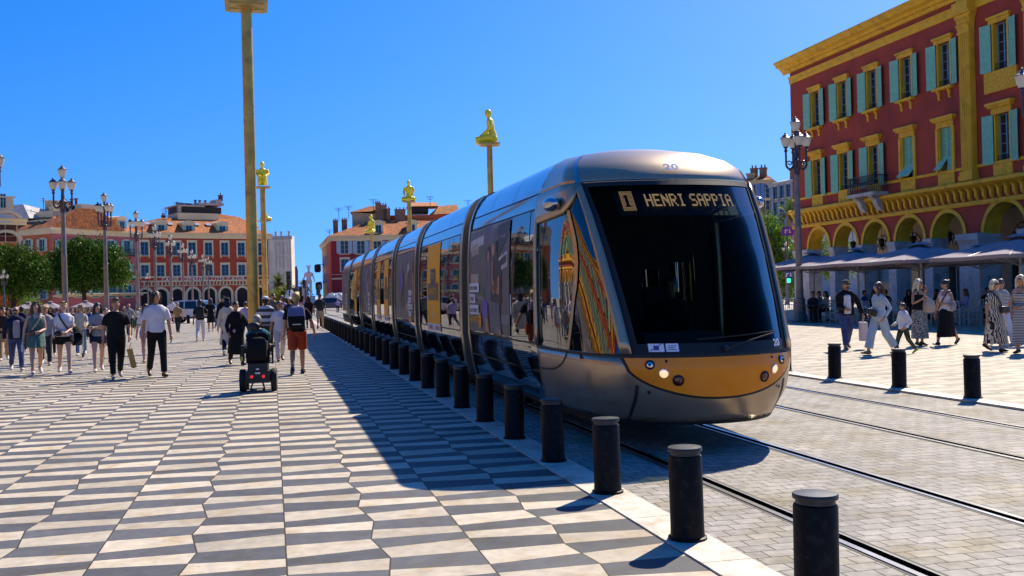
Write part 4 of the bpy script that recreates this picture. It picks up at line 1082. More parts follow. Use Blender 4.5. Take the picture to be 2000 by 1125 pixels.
arcade_building('arcaded_building','red arcaded building with yellow mouldings and teal shutters behind the parasols',(BX,BY0,0),R(-90),bays,[17.95,22.5],30)
# its twin on the other side of the square, seen mirrored in the cab glass
bays2=[(3.2+3.2*i,False) for i in range(28)]
arcade_building('arcaded_building','sunlit red and yellow arcaded building mirrored in the tram cab glass',(-33,12,0),R(90),bays2,[1.2,30.4],92,False)
# --- generic far building
def far_building(name,label,P0,P1,H,depth,wallm,wins=(),cornice=None,roof=None,arches=None,extra=None,bands=(),wd=None):
    u=(P1-P0); L=math.hypot(u.x,u.y); rz=math.atan2(u.y,u.x)
    t=thing(name,label,'building',(P0.x,P0.y,0),rz)
    g=MB(); g.bx(0,L,0,wd or depth,0,H); 
    w=g.build('wall',[wallm],t,False)
    if cornice:
        g=MB(); m,hh,out=cornice; band(g,[(0,H-hh),(out*.3,H-hh),(out*.45,H-hh*.5),(out,H-hh*.25),(out,H),(0,H+.02)],-out,L+out); g.build('cornice',[m],t,False)
    for (z0,z1,m,o) in bands:
        g=MB(); g.bx(-.05,L+.05,-o,0.0,z0,z1); g.build('belt_course',[m],t,False)
    for (a,z,wd,h,st) in wins:
        tm,sm,fr,ped=st
        g=MB(); b=.24
        if tm is not None:
            g.bx(a-wd/2-b,a-wd/2,-.10,0,z-.1,z+h+b); g.bx(a+wd/2,a+wd/2+b,-.10,0,z-.1,z+h+b); g.bx(a-wd/2-b-.05,a+wd/2+b+.05,-.13,0,z+h+b,z+h+b+.16); g.bx(a-wd/2,a+wd/2,-.10,0,z+h,z+h+b); g.bx(a-wd/2-b-.08,a+wd/2+b+.08,-.22,0,z-.22,z-.1)
            if ped:
                for s in (-1,1): g.bx(a+s*(wd/2+.1)-.08,a+s*(wd/2+.1)+.08,-.16,0,z-.6,z-.22)
        else: g.bx(a-wd/2-.08,a+wd/2+.08,-.14,0,z-.1,z); g.bx(a-wd/2-.05,a+wd/2+.05,-.08,0,z+h,z+h+.2)
        wo=g.build('window',[tm or creamtrim],t,False)
        put('pane',pane_mesh(wd,h,fr or wood_blue,2),wo,(a-wd/2,-.04,z))
        if sm:
            fm=flat_shutter(wd*.5,h,sm)
            for s in (-1,1): put('shutter',fm,wo,(a+s*wd*.5-(wd*.5+.0 if s<0 else 0),-.19,z))
    if arches:
        zs,r,cs,m=arches
        for a in cs:
            g=MB(); N=14
            g.rings([[(a-q*math.cos(PI*j/N),-o,zs+q*math.sin(PI*j/N)) for q,o in ((r,.0),(r,.18),(r+.42,.18),(r+.42,.0))] for j in range(N+1)],True,True)
            g.bx(a-r-.42,a-r,-.18,0,0,zs); g.bx(a+r,a+r+.42,-.18,0,0,zs); o=g.build('arch',[m],t)
            g=MB(); g.poly([(a-r,-.03,0),(a+r,-.03,0)]+[(a+r*math.cos(PI*j/N),-.03,zs+r*math.sin(PI*j/N)) for j in range(N+1)]); g.build('opening',[dark],o,False)
    if roof:
        m,rh,inset,over=roof
        g=MB(); g.rings([[(-over,-over,H+.03),(L+over,-over,H+.03),(L+over,depth+over,H+.03),(-over,depth+over,H+.03)],[(inset,inset,H+rh),(L-inset,inset,H+rh),(L-inset,depth-inset,H+rh),(inset,depth-inset,H+rh)]],True,True); g.build('roof',[m],t,False)
    return t,L
def aof(P0,P1,px):
    "distance along the facade at photo column px"
    d=ray(px,575); u=P1-P0; det=d.x*(-u.y)-(-u.x)*d.y
    s=(d.x*P0.y-d.y*P0.x)/(u.x*d.y-u.y*d.x); return s*math.hypot(u.x,u.y)
def hz(px,py,z): return atz(px,py,z).z
def chimney(t,x,y,z,w,h,m,pots=0):
    g=MB(); g.bx(x-w/2,x+w/2,y,y+w*.8,z,z+h); g.bx(x-w/2-.1,x+w/2+.1,y-.1,y+w*.8+.1,z+h,z+h+.15)
    for i in range(pots): g.lathe([(.13,0),(.10,.4),(.13,.45)],(x-w/2+w*(i+.5)/pots,y+w*.4,z+h+.15),8)
    return g.build('chimney',[m],t,False)
def antenna(t,x,y,z,h):
    g=MB(); g.tube([(x,y,z),(x,y,z+h)],.05,5)
    for k in range(3): g.tube([(x-.9+.2*k,y,z+h-.3*k-.1),(x+.9-.2*k,y,z+h-.3*k-.1)],.035,4)
    g.tube([(x,y-.4,z+h-.15),(x,y+.4,z+h-.15)],.035,4); return g.build('antenna',[blackiron],t)
def dormer(t,x,z,w,h,trim,shut,slope=2.2):
    g=MB(); g.bx(x-w/2,x+w/2,.6,4,z,z+h); N=10
    g.prism([(x-w/2-.2,z+h),(x+w/2+.2,z+h)]+[(x+(w/2+.2)*math.cos(PI*j/N),z+h+.12+(.55)*math.sin(PI*j/N)) for j in range(N+1)],lambda a,b,d:(a,d,b),.45,4)
    o=g.build('dormer',[trim],t,False); put('pane',pane_mesh(w*.55,h*.72,wood_blue,1),o,(x-w*.275,.55,z+h*.12))
    if shut:
        for s in (-1,1): put('shutter',flat_shutter(w*.28,h*.72,shut),o,(x+s*w*.275-(w*.28 if s<0 else 0),.52,z+h*.12))
    return o
# dark red savings bank
A0=gz(276,179); A1=gz(526,193); HB=hz(276,454,179)
def cw(a_px): return aof(A0,A1,a_px)
cols=[284,314.6,346,377,409,440.6,472.9,507]
WB=(creamtrim,None,wood_blue,True); WB2=(creamtrim,None,wood_blue,False)
zu0,zu1=hz(376,498,184),hz(376,473,184); zl0,zl1=hz(376,539,184),hz(376,517,184)
ws=[(cw(c),zu0,1.35,zu1-zu0,WB) for c in cols]+[(cw(c),zl0,1.35,zl1-zl0,WB2) for c in cols]
zs_=hz(409,574,186)
bankt,LB=far_building('bank_building','dark red arcaded bank building with cream window surrounds and lettering over its arches',A0,A1,HB,22,redwall2,ws,(creamtrim,.95,.7),(tile,3.1,5.5,.5),(zs_,1.02,[cw(c) for c in cols],creamtrim),
   bands=((hz(409,541,186),hz(409,540,186)+.12,creamtrim,.2),(hz(409,549.5,186),hz(409,548,186)+.12,creamtrim,.25),(hz(409,557.5,186),hz(409,556,186),creamtrim,.2)))
zz0,zz1=hz(409,555.5,186),hz(409,550,186); x=.4; g=MB(); g.bx(0,.22,-.16,0,zz0,zz1); _bal=g.mesh('baluster',creamtrim,False)
while x<LB: put('baluster',_bal,bankt,(x,0,0)); x+=.62
xa,xb=cw(316),cw(478); zc=hz(400,545,186)
sg=MB(); sg.bx(xa-.8,xb+.8,-.12,-.001,hz(409,548,186)+.13,hz(409,541,186)-.02); sgo=sg.build('sign_band',[redwall2],bankt,False)
tm=text_mesh("CAISSE D'EPARGNE COTE D'AZUR",1.0,lambda x,y,d:(x,-.16,y),bold=.03,align='LEFT',space=1.25)
wd=max(v[0] for v in tm.v); k=(xb-xa)/wd; tm.v=[(xa+v[0]*k,v[1],zc+v[2]*k*1.1) for v in tm.v]; tm.build('lettering',[mat('sign_letters',(.7,.62,.55),.5,0,var=0)],sgo,False)
for c in (320,374,439.6): dormer(bankt,cw(c),HB+.15,2.0,1.5,creamtrim,tealpale)
for c in (300,345,398,420,452): 
    g=MB(); g.box((cw(c),2.6,HB+1.85),(.9,1.0,.08),Matrix.Rotation(R(27),3,'X')); g.build('skylight',[mat('skylight_glass',(.4,.42,.44),.15,0,var=0)],bankt,False)
# roof terrace on the bank
def pent(t,L0,L1,y0,z0,z1,m,name='roof_terrace'): 
    g=MB(); g.bx(L0,L1,y0,y0+6,z0,z1); return g.build(name,[m],t,False)
zr=HB+3.1
pent(bankt,cw(369),cw(450),5.0,zr-1.0,hz(409,415.5,190),creamtrim,'parapet')
g=MB(); x0,x1=cw(381),cw(467); za,zb=hz(420,414,192),hz(420,402,192)
g.bx(x0,x1,8.0,14,za,zb); pw_=g.build('roof_storey',[mat('dark_terrace',(.035,.03,.028),.8,0,var=.2)],bankt,False)
g=MB(); g.bx(x0-.6,cw(432),7.4,14.5,zb,zb+.25); g.bx(cw(380)-.2,cw(382)+.3,7.5,8,za,zb); g.bx(cw(420),x1+.4,7.6,14,hz(440,398,192),hz(440,393,192)); g.bx(cw(455),cw(467),7.6,11,hz(440,393,192),hz(440,386,192)); g.build('pergola',[mat('terrace_trim',(.42,.36,.33),.8,0,var=.2)],bankt,False)
for c in (386,390,394,398,403,406,409,413): chimney(bankt,cw(c),10,zb+.25,.28,hz(c,396,192)-zb-.2,mat('chimney_dark',(.10,.05,.05),.8,0,var=.2))
for c,hh in ((423,390),(432,388),(443,391)): chimney(bankt,cw(c),10,hz(c,398,192),.3,1.0,MATS['chimney_dark'])
chimney(bankt,cw(467),8,hz(467,388,192),.7,1.0,MATS['chimney_dark'],1)
antenna(bankt,cw(372),6,zr+.5,2.6); antenna(bankt,cw(349),6,zr,1.6); chimney(bankt,cw(348),7,zr-.6,.6,1.0,MATS['chimney_dark'],2)
g=MB(); g.rings([[(cw(450),7,zr-.5),(cw(524),3,zr-1.6),(cw(524),18,zr-1.6),(cw(450),18,zr-.5)],[(cw(452),9,hz(450,412,193)),(cw(505),9,zr+.8),(cw(505),15,zr+.8),(cw(452),15,hz(450,412,193))]],True,True); g.build('roof_ridge',[tile],bankt,False)
# pink facade and orange facade
B0=gz(103,162.5); B1=A0.copy(); HP=hz(103,444.5,162.5)
cb=lambda p: aof(B0,B1,p)
WP=(None,tealpale,wood_blue,False)
wsp=[]
for c in (122,154,185,218,249):
    for (ya,yb) in ((494,470),(535,516),(581,557)):
        z_=162.5+(179-162.5)*(c-103)/172; wsp.append((cb(c),hz(c,ya,z_),1.3,hz(c,yb,z_)-hz(c,ya,z_),WP))
pk,LP=far_building('pink_building','pink rendered building with pale teal shutters, joined to the dark red bank',B0,B1,HP,20,pinkwall,wsp,(creamtrim,.9,.6),(tile,3.0,5,.4),bands=((hz(249,545,178),hz(249,544,178)+.15,creamtrim,.18),(hz(249,499,178),hz(249,497,178),creamtrim,.3),(2.6,2.85,creamtrim,.4)),wd=.25)
for c in (249,):
    for zz in (hz(c,499,177),hz(c,545,177)):
        g=MB(); x=cb(c); g.bx(x-1.8,x+1.8,-1.0,0,zz-.15,zz); 
        for q in range(13): g.bx(x-1.8+q*.3-.02,x-1.8+q*.3+.02,-1.0,-.95,zz,zz+1.0)
        g.bx(x-1.8,x+1.8,-1.02,-.95,zz+1.0,zz+1.07); g.build('balcony',[MATS['wrought_iron']],pk,False)
g=MB(); g.bx(.3,LP-.3,-2.0,0,2.9,3.1); g.build('shop_canopy',[creamtrim],pk,False)
for c in (155,178,246): dormer(pk,cb(c),HP+.15,1.9,1.9,creamtrim,None if c!=246 else tealpale)
for c,w_,h_ in ((148,1.2,2.2),(171,2.0,2.6),(212,1.6,1.6),(240,2.2,1.2)): chimney(pk,cb(c),4.0,HP+1.5,w_,h_,creamtrim,2)
g=MB(); g.rings([[(cb(120),7,HP+2.0),(cb(205),7,HP+2.0),(cb(205),18,HP+2.0),(cb(120),18,HP+2.0)],[(cb(125),9,HP+4.4),(cb(190),9,HP+3.4),(cb(190),16,HP+3.4),(cb(125),16,HP+4.4)]],True,True); g.build('upper_roof',[tilegrey],pk,False)
antenna(pk,cb(156),8,HP+3.4,2.2)
chimney(pk,cb(241),6,HP+2.6,1.2,1.6,MATS['chimney_dark'],1); chimney(pk,cb(183),8,HP+3.0,2.2,2.2,beigewall)
O0=gz(28,167.5); O1=B0.copy(); HO=HP
co=lambda p: aof(O0,O1,p)
wso=[]
for c in (36,59,86):
    for ya,yb in ((491,468),(542,520),(584,557)): wso.append((co(c),hz(c,ya,165),1.35,hz(c,yb,165)-hz(c,ya,165),(None,mat('ivory_shutter',(.55,.49,.34),.7,0,var=.05),tealpale,False)))
og,LO=far_building('orange_building','terracotta orange building at the corner with ivory shutters, above the round pines',O0,O1,HO,1.0,orangewall,wso,(creamtrim,.95,.6),None,wd=.25)
g=MB(); g.rings([[(LO*.55,-.4,HO+.03),(LO+.4,-.4,HO+.03),(LO+.4,14,HO+.03),(LO*.55,14,HO+.03)],[(LO*.95,5,HO+3.4),(LO,5,HO+3.4),(LO,9,HO+3.4),(LO*.95,9,HO+3.4)]],True,True); g.build('roof',[tile],og,False)
g=MB(); g.bx(0,LO*.70,1.5,9,HO,HO+1.6); g.bx(LO*.18,LO*.62,3.0,10,HO+1.6,HO+3.1); g.bx(LO*.25,LO*.95,6,12,HO+3.1,HO+4.2); ph_=g.build('roof_storey',[creamtrim],og,False)
for q in range(4): g=MB(); g.bx(LO*(.08+.17*q),LO*(.17+.17*q),1.42,1.5,HO+.2,HO+1.35); g.build('opening',[dark],ph_,False)
for q in range(3): g=MB(); g.bx(LO*(.38+.16*q),LO*(.46+.16*q),5.9,6,HO+3.2,HO+4.0); g.build('opening',[dark],ph_,False)
for q,w_ in ((.35,.5),(.55,.35),(.66,.35),(.4,.9)): chimney(og,LO*q,7,HO+4.2,w_,1.0 if w_<.6 else .5,mat('chimney_maroon',(.12,.035,.05),.8,0,var=.1))
# ornate corner building at the left border
Q0=gz(-70,118); Q1=gz(38,122); HQ=hz(20,424,120)
orn,LQ=far_building('ornate_building','ornate orange and cream domed building cut off by the left border',Q0,Q1,HQ,16,orangewall,(),(creamtrim,.8,.9),None)
cq=lambda p: aof(Q0,Q1,p)
g=MB(); g.bx(0,LQ-.25,.6,12,HQ+.02,hz(20,381,120)); g.bx(0,LQ-.05,.4,12.2,hz(20,383,120),hz(20,380,120)); at_o=g.build('attic',[creamwall],orn,False)
put('pane',pane_mesh(.66,1.7,tealpale,1),at_o,(cq(13)-.33,.55,hz(10,404,120)))
g=MB(); N=14; x0=cq(-2); r=(cq(18)-cq(-2)); zb=hz(0,382,120)
g.rings([[(x0+r*q*math.cos(2*PI*j/16),6+r*q*math.sin(2*PI*j/16),zb+h) for j in range(16)] for q,h in ((1.05,0),(1.02,.5),(.95,1.0),(.75,1.8),(.45,2.3),(.1,2.5))],True,True); g.build('dome',[mat('dome_pink',(.42,.16,.20),.5,0,var=.1)],orn)
for pyc,ww in ((430,1.5),(470,1.3)):
    g=MB(); x=cq(14); zz=hz(14,pyc-18 if pyc<440 else 448,120); N=12
    g.rings([[(x-q*math.cos(PI*j/N),-o,zz-1.2+q*.7*math.sin(PI*j/N)) for q,o in ((ww,0),(ww,.5),(ww+.45,.5),(ww+.45,0))] for j in range(N+1)],True,True); g.build('arched_hood',[creamtrim],orn)
g=MB(); g.bx(cq(-60),cq(25),-.5,0,hz(10,434,120),hz(10,418,120)); g.build('awning_band',[mat('pale_awning',(.48,.55,.55),.6,0,var=.05)],orn,False)
put('window',pane_mesh(2.6,2.2,creamtrim,2),orn,(cq(13)-1.3,-.05,hz(13,472,120)))
# corner building beyond the tram
C0_=gz(649,203); C1_=gz(905,206); HC=hz(649,461,203); cc=lambda p: aof(C0_,C1_,p)
wsc=[(cc(c),hz(c,495,203),1.55,hz(c,470,203)-hz(c,495,203),(creamtrim,blueshut,creamtrim,False)) for c in (675,707,739,771,803,835)]+[(cc(c),hz(c,529,203),1.5,hz(c,506,203)-hz(c,529,203),(creamtrim,None,wood_blue,False)) for c in (675,707,739,771,803,835)]
red2,LCB=far_building('corner_building','deep red corner building with grey-blue shutters rising behind the far end of the tram',C0_,C1_,HC,20,mat('crimson_render',(.30,.022,.030),.85,0,var=.1,scale=.5),wsc,(creamtrim,1.0,.7),(tile,3.2,7,.5),bands=((hz(649,546,203),hz(649,543,203),creamtrim,.2),(hz(649,537,203),hz(649,536,203),creamtrim,.2)))
for c in (742,808): dormer(red2,cc(c),HC+.2,2.1,2.2,creamtrim,None)
g=MB(); x0,x1=cc(688),cc(765); g.rings([[(x0,9,HC+1.5),(x1,9,HC+1.5),(x1,16,HC+1.5),(x0,16,HC+1.5)],[(x0,9,hz(700,414,212)),(x1,9,hz(700,420,212)),(x1,16,hz(700,420,212)),(x0,16,hz(700,414,212))]],True,True); up=g.build('roof_storey',[beigewall],red2,False)
g=MB(); g.rings([[(x0-.4,8.4,hz(700,414,212)),(cc(757),8.4,hz(757,411,212)),(cc(757),16.5,hz(757,411,212)),(x0-.4,16.5,hz(700,414,212))],[(cc(725),11,hz(725,400,212)),(cc(745),11,hz(745,400,212)),(cc(745),14,hz(745,400,212)),(cc(725),14,hz(725,400,212))]],True,True); g.build('upper_roof',[tile],red2,False)
g=MB(); g.bx(cc(743),cc(905),10,18,hz(760,427,212),hz(760,419,212)); g.build('roof_storey',[orangewall],red2,False)
g=MB(); g.bx(cc(802),cc(845),12,18,hz(820,413,214),hz(820,402,214)); g.build('roof_storey',[mat('attic_dark',(.05,.04,.035),.8,0,var=.2)],red2,False)
g=MB(); g.rings([[(cc(800),11,hz(820,401,214)),(cc(866),11,hz(820,401,214)),(cc(866),19,hz(820,401,214)),(cc(800),19,hz(820,401,214))],[(cc(803),14,hz(820,392,214)),(cc(862),14,hz(820,391,214)),(cc(862),17,hz(820,391,214)),(cc(803),17,hz(820,392,214))]],True,True); g.rings([[(cc(846),9.5,hz(820,419,214)),(cc(908),9.5,hz(820,417,214)),(cc(908),19,hz(820,417,214)),(cc(846),19,hz(820,419,214))],[(cc(868),13,hz(820,400,214)),(cc(905),13,hz(820,397,214)),(cc(905),17,hz(820,397,214)),(cc(868),17,hz(820,400,214))]],True,True); g.build('upper_roof',[mat('tiles_painted_sunlit',(.55,.20,.05),.85,0,var=.3,scale=2,bump=.5,bscale=6)],red2,False)  # sunlight on these upper roofs is painted in as a brighter tile colour
for c,w_,h_,z0 in ((654,1.0,2.2,436),(672,1.1,1.6,434),(741,1.0,3.2,400),(752,1.4,1.2,404),(758,1.6,.9,411),(786,2.2,2.4,412)): chimney(red2,cc(c),8.5,HC+1.0,w_,hz(c,z0-4,211)-HC-1.0,mat('chimney_brown',(.26,.15,.08),.8,0,var=.3),3)
for c,z0,h_ in ((661,424,2.8),(681,420,2.8),(732,402,2.4),(848,395,2.4),(925,400,2.2),(641,455,1.5)): antenna(red2,cc(c),9,hz(c,z0+5,208),h_)
D0=gz(631,238); D1=gz(648.5,203.3); HD=HC-.1
sidew,LD=far_building('ochre_side_building','narrow ochre and orange facade seen edge-on, carrying black wall lanterns',D0,D1,HD,.6,ochrewall,[(LD_*33.0,z,2.0,2.2,(None,blueshut,wood_blue,False)) for LD_ in (.2,.45,.7) for z in (HD-5.2,HD-9)],(creamtrim,1.0,.7),None)
g=MB(); 
g.bx(LD*.55,LD,-.12,0,.1,HD-1.2); g.build('orange_wing',[orangewall],sidew,False)
for q,zz in ((.25,7.9),(.35,3.9)):
    g=MB(); x=LD*q; g.tube([(x,0,zz+.9),(x,-1.5,zz+.9)],.08,6); g.bx(x-.7,x+.7,-2.2,-.8,zz-.7,zz+.7); g.bx(x-.5,x+.5,-2.0,-1.0,zz-.9,zz+.9); g.build('wall_lantern',[blackiron],sidew,False)
# scaffolded white building
E0=gz(526,262); E1=gz(571,262); HE=hz(550,458,256)
sc,LE=far_building('sheeted_building','tall building wrapped in white scaffold sheeting beside the palm',E0,E1,HE,4,mat('scaffold_sheet',(.70,.62,.46),.9,0,var=.12,scale=.6),(),(mat('zinc',(.35,.35,.36),.5,0,var=.1),.9,.3),None)
ce=lambda p: aof(E0,E1,p)
for c in (545,552,559):
    for py in (478,505):
        g=MB(); N=8; x=ce(c); z0=hz(c,py,256); w_=.55; g.rings([[(x-q*math.cos(PI*j/N),-o,z0+q*1.2*math.sin(PI*j/N)) for q,o in ((w_,0),(w_,.06),(w_+.15,.06),(w_+.15,0))] for j in range(N+1)],True,True); g.bx(x-w_-.15,x-w_,-.06,0,z0-2,z0); g.bx(x+w_,x+w_+.15,-.06,0,z0-2,z0); g.build('printed_window',[mat('sheet_print',(.48,.46,.40),.9,0,var=.05)],sc,False)
for q in (.05,.35,.65,.95):
    g=MB(); g.tube([(LE*q,-.25,0),(LE*q,-.25,HE)],.05,5); g.build('scaffold_pole',[MATS['zinc']],sc)
for c in (536,547,562): chimney(sc,ce(c),3,HE,.5,1.2,MATS['zinc'])
# houses behind the tram on the right
F0=gz(1440,150); F1=gz(1511,148); HF=hz(1480,354,150); cf=lambda p: aof(F0,F1,p)
yh,_=far_building('yellow_house','pale yellow apartment house with blue half-open shutters beyond the tram nose',F0,F1,HF,14,mat('straw_render',(.55,.43,.22),.85,0,var=.08,scale=.5),[(cf(c),hz(c,pa,149),1.2,2.2,(None,mat('blue_shutter',(.12,.24,.50),.6,0,var=.05) if pa<400 else mat('umber_shutter',(.20,.15,.09),.7,0,var=.05),creamtrim,False)) for c in (1462,1482,1500) for pa in (388,421,455)],(beigewall,.6,.5),(tile,1.2,4,.3))
for c in (1474,1492): chimney(yh,cf(c),2,HF+.6,1.0,1.3,MATS['chimney_brown'],2)
g=MB(); g.bx(cf(1462),cf(1477),1,6,HF,hz(1470,342,150)); g.bx(cf(1461),cf(1478),.7,6.3,hz(1470,342,150),hz(1470,338,150)); g.build('turret',[beigewall],yh,False)
G0=gz(1511,146); G1=gz(1562,140); HG=hz(1530,356,144); cg=lambda p: aof(G0,G1,p)
gh,_=far_building('grey_house','grey-white apartment house between the yellow house and the red arcade',G0,G1,HG,14,greywall,[(cg(c),hz(c,pa,144),1.0,2.3,(None,mat('slate_shutter',(.35,.36,.38),.7,0,var=.05),wood_blue,False)) for c in (1521,1534,1547) for pa in (392,422,455)],(greywall,.5,.4),(tilegrey,1.0,4,.2))
chimney(gh,cg(1528),2,HG+.5,.8,1.2,MATS['chimney_brown'],2); chimney(gh,cg(1540),2,HG+.5,1.6,1.8,greywall,2); antenna(gh,cg(1536),3,HG+.6,2.6)
# ---------------------------------------------------------------- trees and plants
def leafmat(name,c0,c1,tr=.35,rough=.6):
    m=bpy.data.materials.new(name); m.use_nodes=True; nt=m.node_tree; N=nt.nodes; L=nt.links; b=N['Principled BSDF']
    a=N.new('ShaderNodeAttribute'); a.attribute_name='leaf'
    mx=N.new('ShaderNodeMix'); mx.data_type='RGBA'; L.new(a.outputs['Fac'],mx.inputs['Factor']); mx.inputs['A'].default_value=(*c0,1); mx.inputs['B'].default_value=(*c1,1)
    L.new(mx.outputs['Result'],b.inputs['Base Color']); b.inputs['Roughness'].default_value=rough; b.inputs['Specular IOR Level'].default_value=.25
    t=N.new('ShaderNodeBsdfTranslucent'); L.new(mx.outputs['Result'],t.inputs[0]); ms=N.new('ShaderNodeMixShader'); ms.inputs[0].default_value=tr
    L.new(b.outputs[0],ms.inputs[1]); L.new(t.outputs[0],ms.inputs[2]); L.new(ms.outputs[0],N['Material Output'].inputs[0]); return m
pineleaf=leafmat('pine_needles',(.011,.038,.004),(.11,.23,.012),.14)
bushleaf=leafmat('shrub_leaves',(.05,.12,.012),(.22,.32,.03))
palmleaf=leafmat('palm_leaves',(.03,.08,.015),(.14,.20,.03))
bark=mat('tree_bark',(.055,.038,.028),.9,0,var=.3,scale=5,bump=.5,bscale=12)
def crown_mesh(name,lobes,n,size,m,seed,elong=1.0,clump=9,spread=2.2,flat=.0):
    rs=np.random.RandomState(seed); vol=np.array([r[0]*r[1]*r[2] for c,r in lobes])**.67; vol/=vol.sum()
    V=[];F=[];A=[]
    nc=n//clump
    for li,(c,r) in enumerate(lobes):
        k=int(nc*vol[li]); d=rs.normal(size=(k,3)); d/=np.linalg.norm(d,axis=1)[:,None]
        rad=(1-np.abs(rs.normal(0,.16,k)))*(1+.10*np.sin(d[:,0]*7+li)+.08*np.sin(d[:,2]*9+1.7*li)+.07*np.sin(d[:,1]*11)); rad=np.clip(rad,.35,1.12)
        P=np.array(c)+d*rad[:,None]*np.array(r)
        tone=rs.rand(k)
        for j in range(k):
            for q in range(clump):
                p=P[j]+rs.normal(0,size*spread*.55,3)*(1,1,.8)
                ax=rs.normal(size=3)+d[j]*.8; ax/=np.linalg.norm(ax); t=np.cross(ax,rs.normal(size=3)); t/=np.linalg.norm(t)+1e-9
                s=size*(.6+.8*rs.rand()); b=len(V)
                V+= [p-t*s*.30,p+ax*s*elong*.5-t*s*.12,p+ax*s*elong+t*0,p+t*s*.30]
                F.append((b,b+1,b+2,b+3)); A.append(min(1,max(0,.55*tone[j]+.45*rs.rand())))
    me=bpy.data.meshes.new(name); me.from_pydata([tuple(v) for v in V],[],F); me.materials.append(m)
    a=me.attributes.new('leaf','FLOAT','FACE'); a.data.foreach_set('value',A); return me
def tree(name,label,base,lobes,trunk,n,size,m,seed,group=None,branches=()):
    t=thing(name,label,'tree',base,0,group)
    me=crown_mesh('crown',lobes,n,size,m,seed); mcopy('crown',me,t)
    g=MB(); g.tube(trunk[0],trunk[1],10); 
    for pts,rr in branches: g.tube(pts,rr,7)
    g.build('trunk',bark,t); return t
def px2m(z): return z/2000
b=gz(165,110)
tree('umbrella_pine','broad round-headed pine with a bare dark trunk in front of the pink building',(b.x,b.y,0),
 [((-2.2,-.3,5.0),(1.9,2.0,2.0)),((-.5,.4,6.3),(2.2,2.1,2.3)),((1.0,0,6.2),(2.2,2.0,2.2)),((2.7,0,5.6),(1.7,1.8,2.0)),((0,0,4.4),(3.2,2.0,1.5)),((3.4,.3,4.6),(1.2,1.5,1.4)),((-3.3,.2,4.7),(1.0,1.4,1.5))],
 ([(0,0,0),(.05,0,1.2),(-.05,.05,2.6),(0,0,4.2)],[.30,.24,.22,.20]),26000,.27,pineleaf,4,'round pines on the plaza',
 [([(0,0,2.5),(-1.2,0,3.8),(-2.2,0,4.6)],[.16,.12,.08]),([(0,0,2.6),(1.3,.2,3.9),(2.6,.2,5)],[.16,.12,.08])])
b=gz(38,105)
tree('umbrella_pine','round-headed pine at the left border, cut off by the frame',(b.x,b.y,0),
 [((-1.6,0,5.2),(2.3,2.2,2.2)),((.2,0,5.6),(2.0,2.0,1.9)),((1.5,0,4.7),(1.4,1.7,1.6)),((-.2,0,4.0),(2.4,1.8,1.5)),((-3.2,.2,4.6),(1.8,1.7,1.9))],
 ([(-.6,0,0),(-.6,0,1.4),(-.5,0,3.8)],[.3,.25,.2]),20000,.27,pineleaf,9,'round pines on the plaza')
b=gz(28,122)
tree('shrub','loose light-green shrub under the pine at the left border',(b.x,b.y,0),[((-1.0,0,1.6),(1.6,1.2,1.4)),((1.0,0,1.9),(1.5,1.2,1.2))],([(0,0,0),(0,0,1.2)],[.08,.05]),2500,.26,bushleaf,12)
b=gz(1513,92)
tree('leafy_tree','dense green tree between the tram nose and the lantern post',(b.x,b.y,0),
 [((-1.0,0,6.2),(1.7,1.6,1.7)),((-.5,0,5.0),(1.9,1.8,1.6)),((.7,.2,4.3),(1.2,1.4,1.3)),((-.6,0,3.4),(1.6,1.6,1.2))],([(-.3,0,0),(-.3,0,1.6),(-.4,0,4.6)],[.2,.16,.1]),8000,.26,leafmat('broad_leaves',(.03,.09,.01),(.18,.32,.022)),21)
b=gz(1538,100)
tree('shrub','yellow-green shrub below the street signs behind the terrace fence',(b.x,b.y,0),[((0,0,1.2),(1.3,1.2,1.2)),((.2,0,2.7),(1.0,1.0,1.0)),((-.8,0,2.2),(.9,.9,.9)),((.6,0,4.0),(.7,.8,.9))],([(0,0,0),(0,0,1.2)],[.08,.05]),3600,.22,bushleaf,33)
b=gz(1656,86)
tree('leafy_tree','tree glimpsed through the second arch of the arcade',(b.x,b.y+2,0),[((0,0,4.2),(1.6,1.4,1.5)),((.4,0,3.0),(1.2,1.2,1.2))],([(0,0,0),(0,0,3)],[.18,.12]),2600,.24,bushleaf,34)
for i,(px,w_,h_,zz,lab) in enumerate(((553,2.3,3.2,200,'round green shrub right beside the palm trunk'),(537,1.8,2.4,205,'small shrub left of the palm trunk'),(578,1.6,2.2,205,'shrub left of the pale statue, behind the traffic signal'),(570,2.2,2.6,215,'shrub between the palm and the pale statue'),(586,1.8,3.4,218,'narrow shrub standing just left of the pale statue'))):
    b=gz(px,zz); tree('shrub',lab,(b.x,b.y,0),[((0,0,h_*.55),(w_,w_*.8,h_*.5)),((w_*.4,0,h_*.8),(w_*.6,w_*.6,h_*.35))],([(0,0,0),(0,0,h_*.5)],[.1,.06]),1100,.42,bushleaf,40+i,'shrubs round the far fountain')
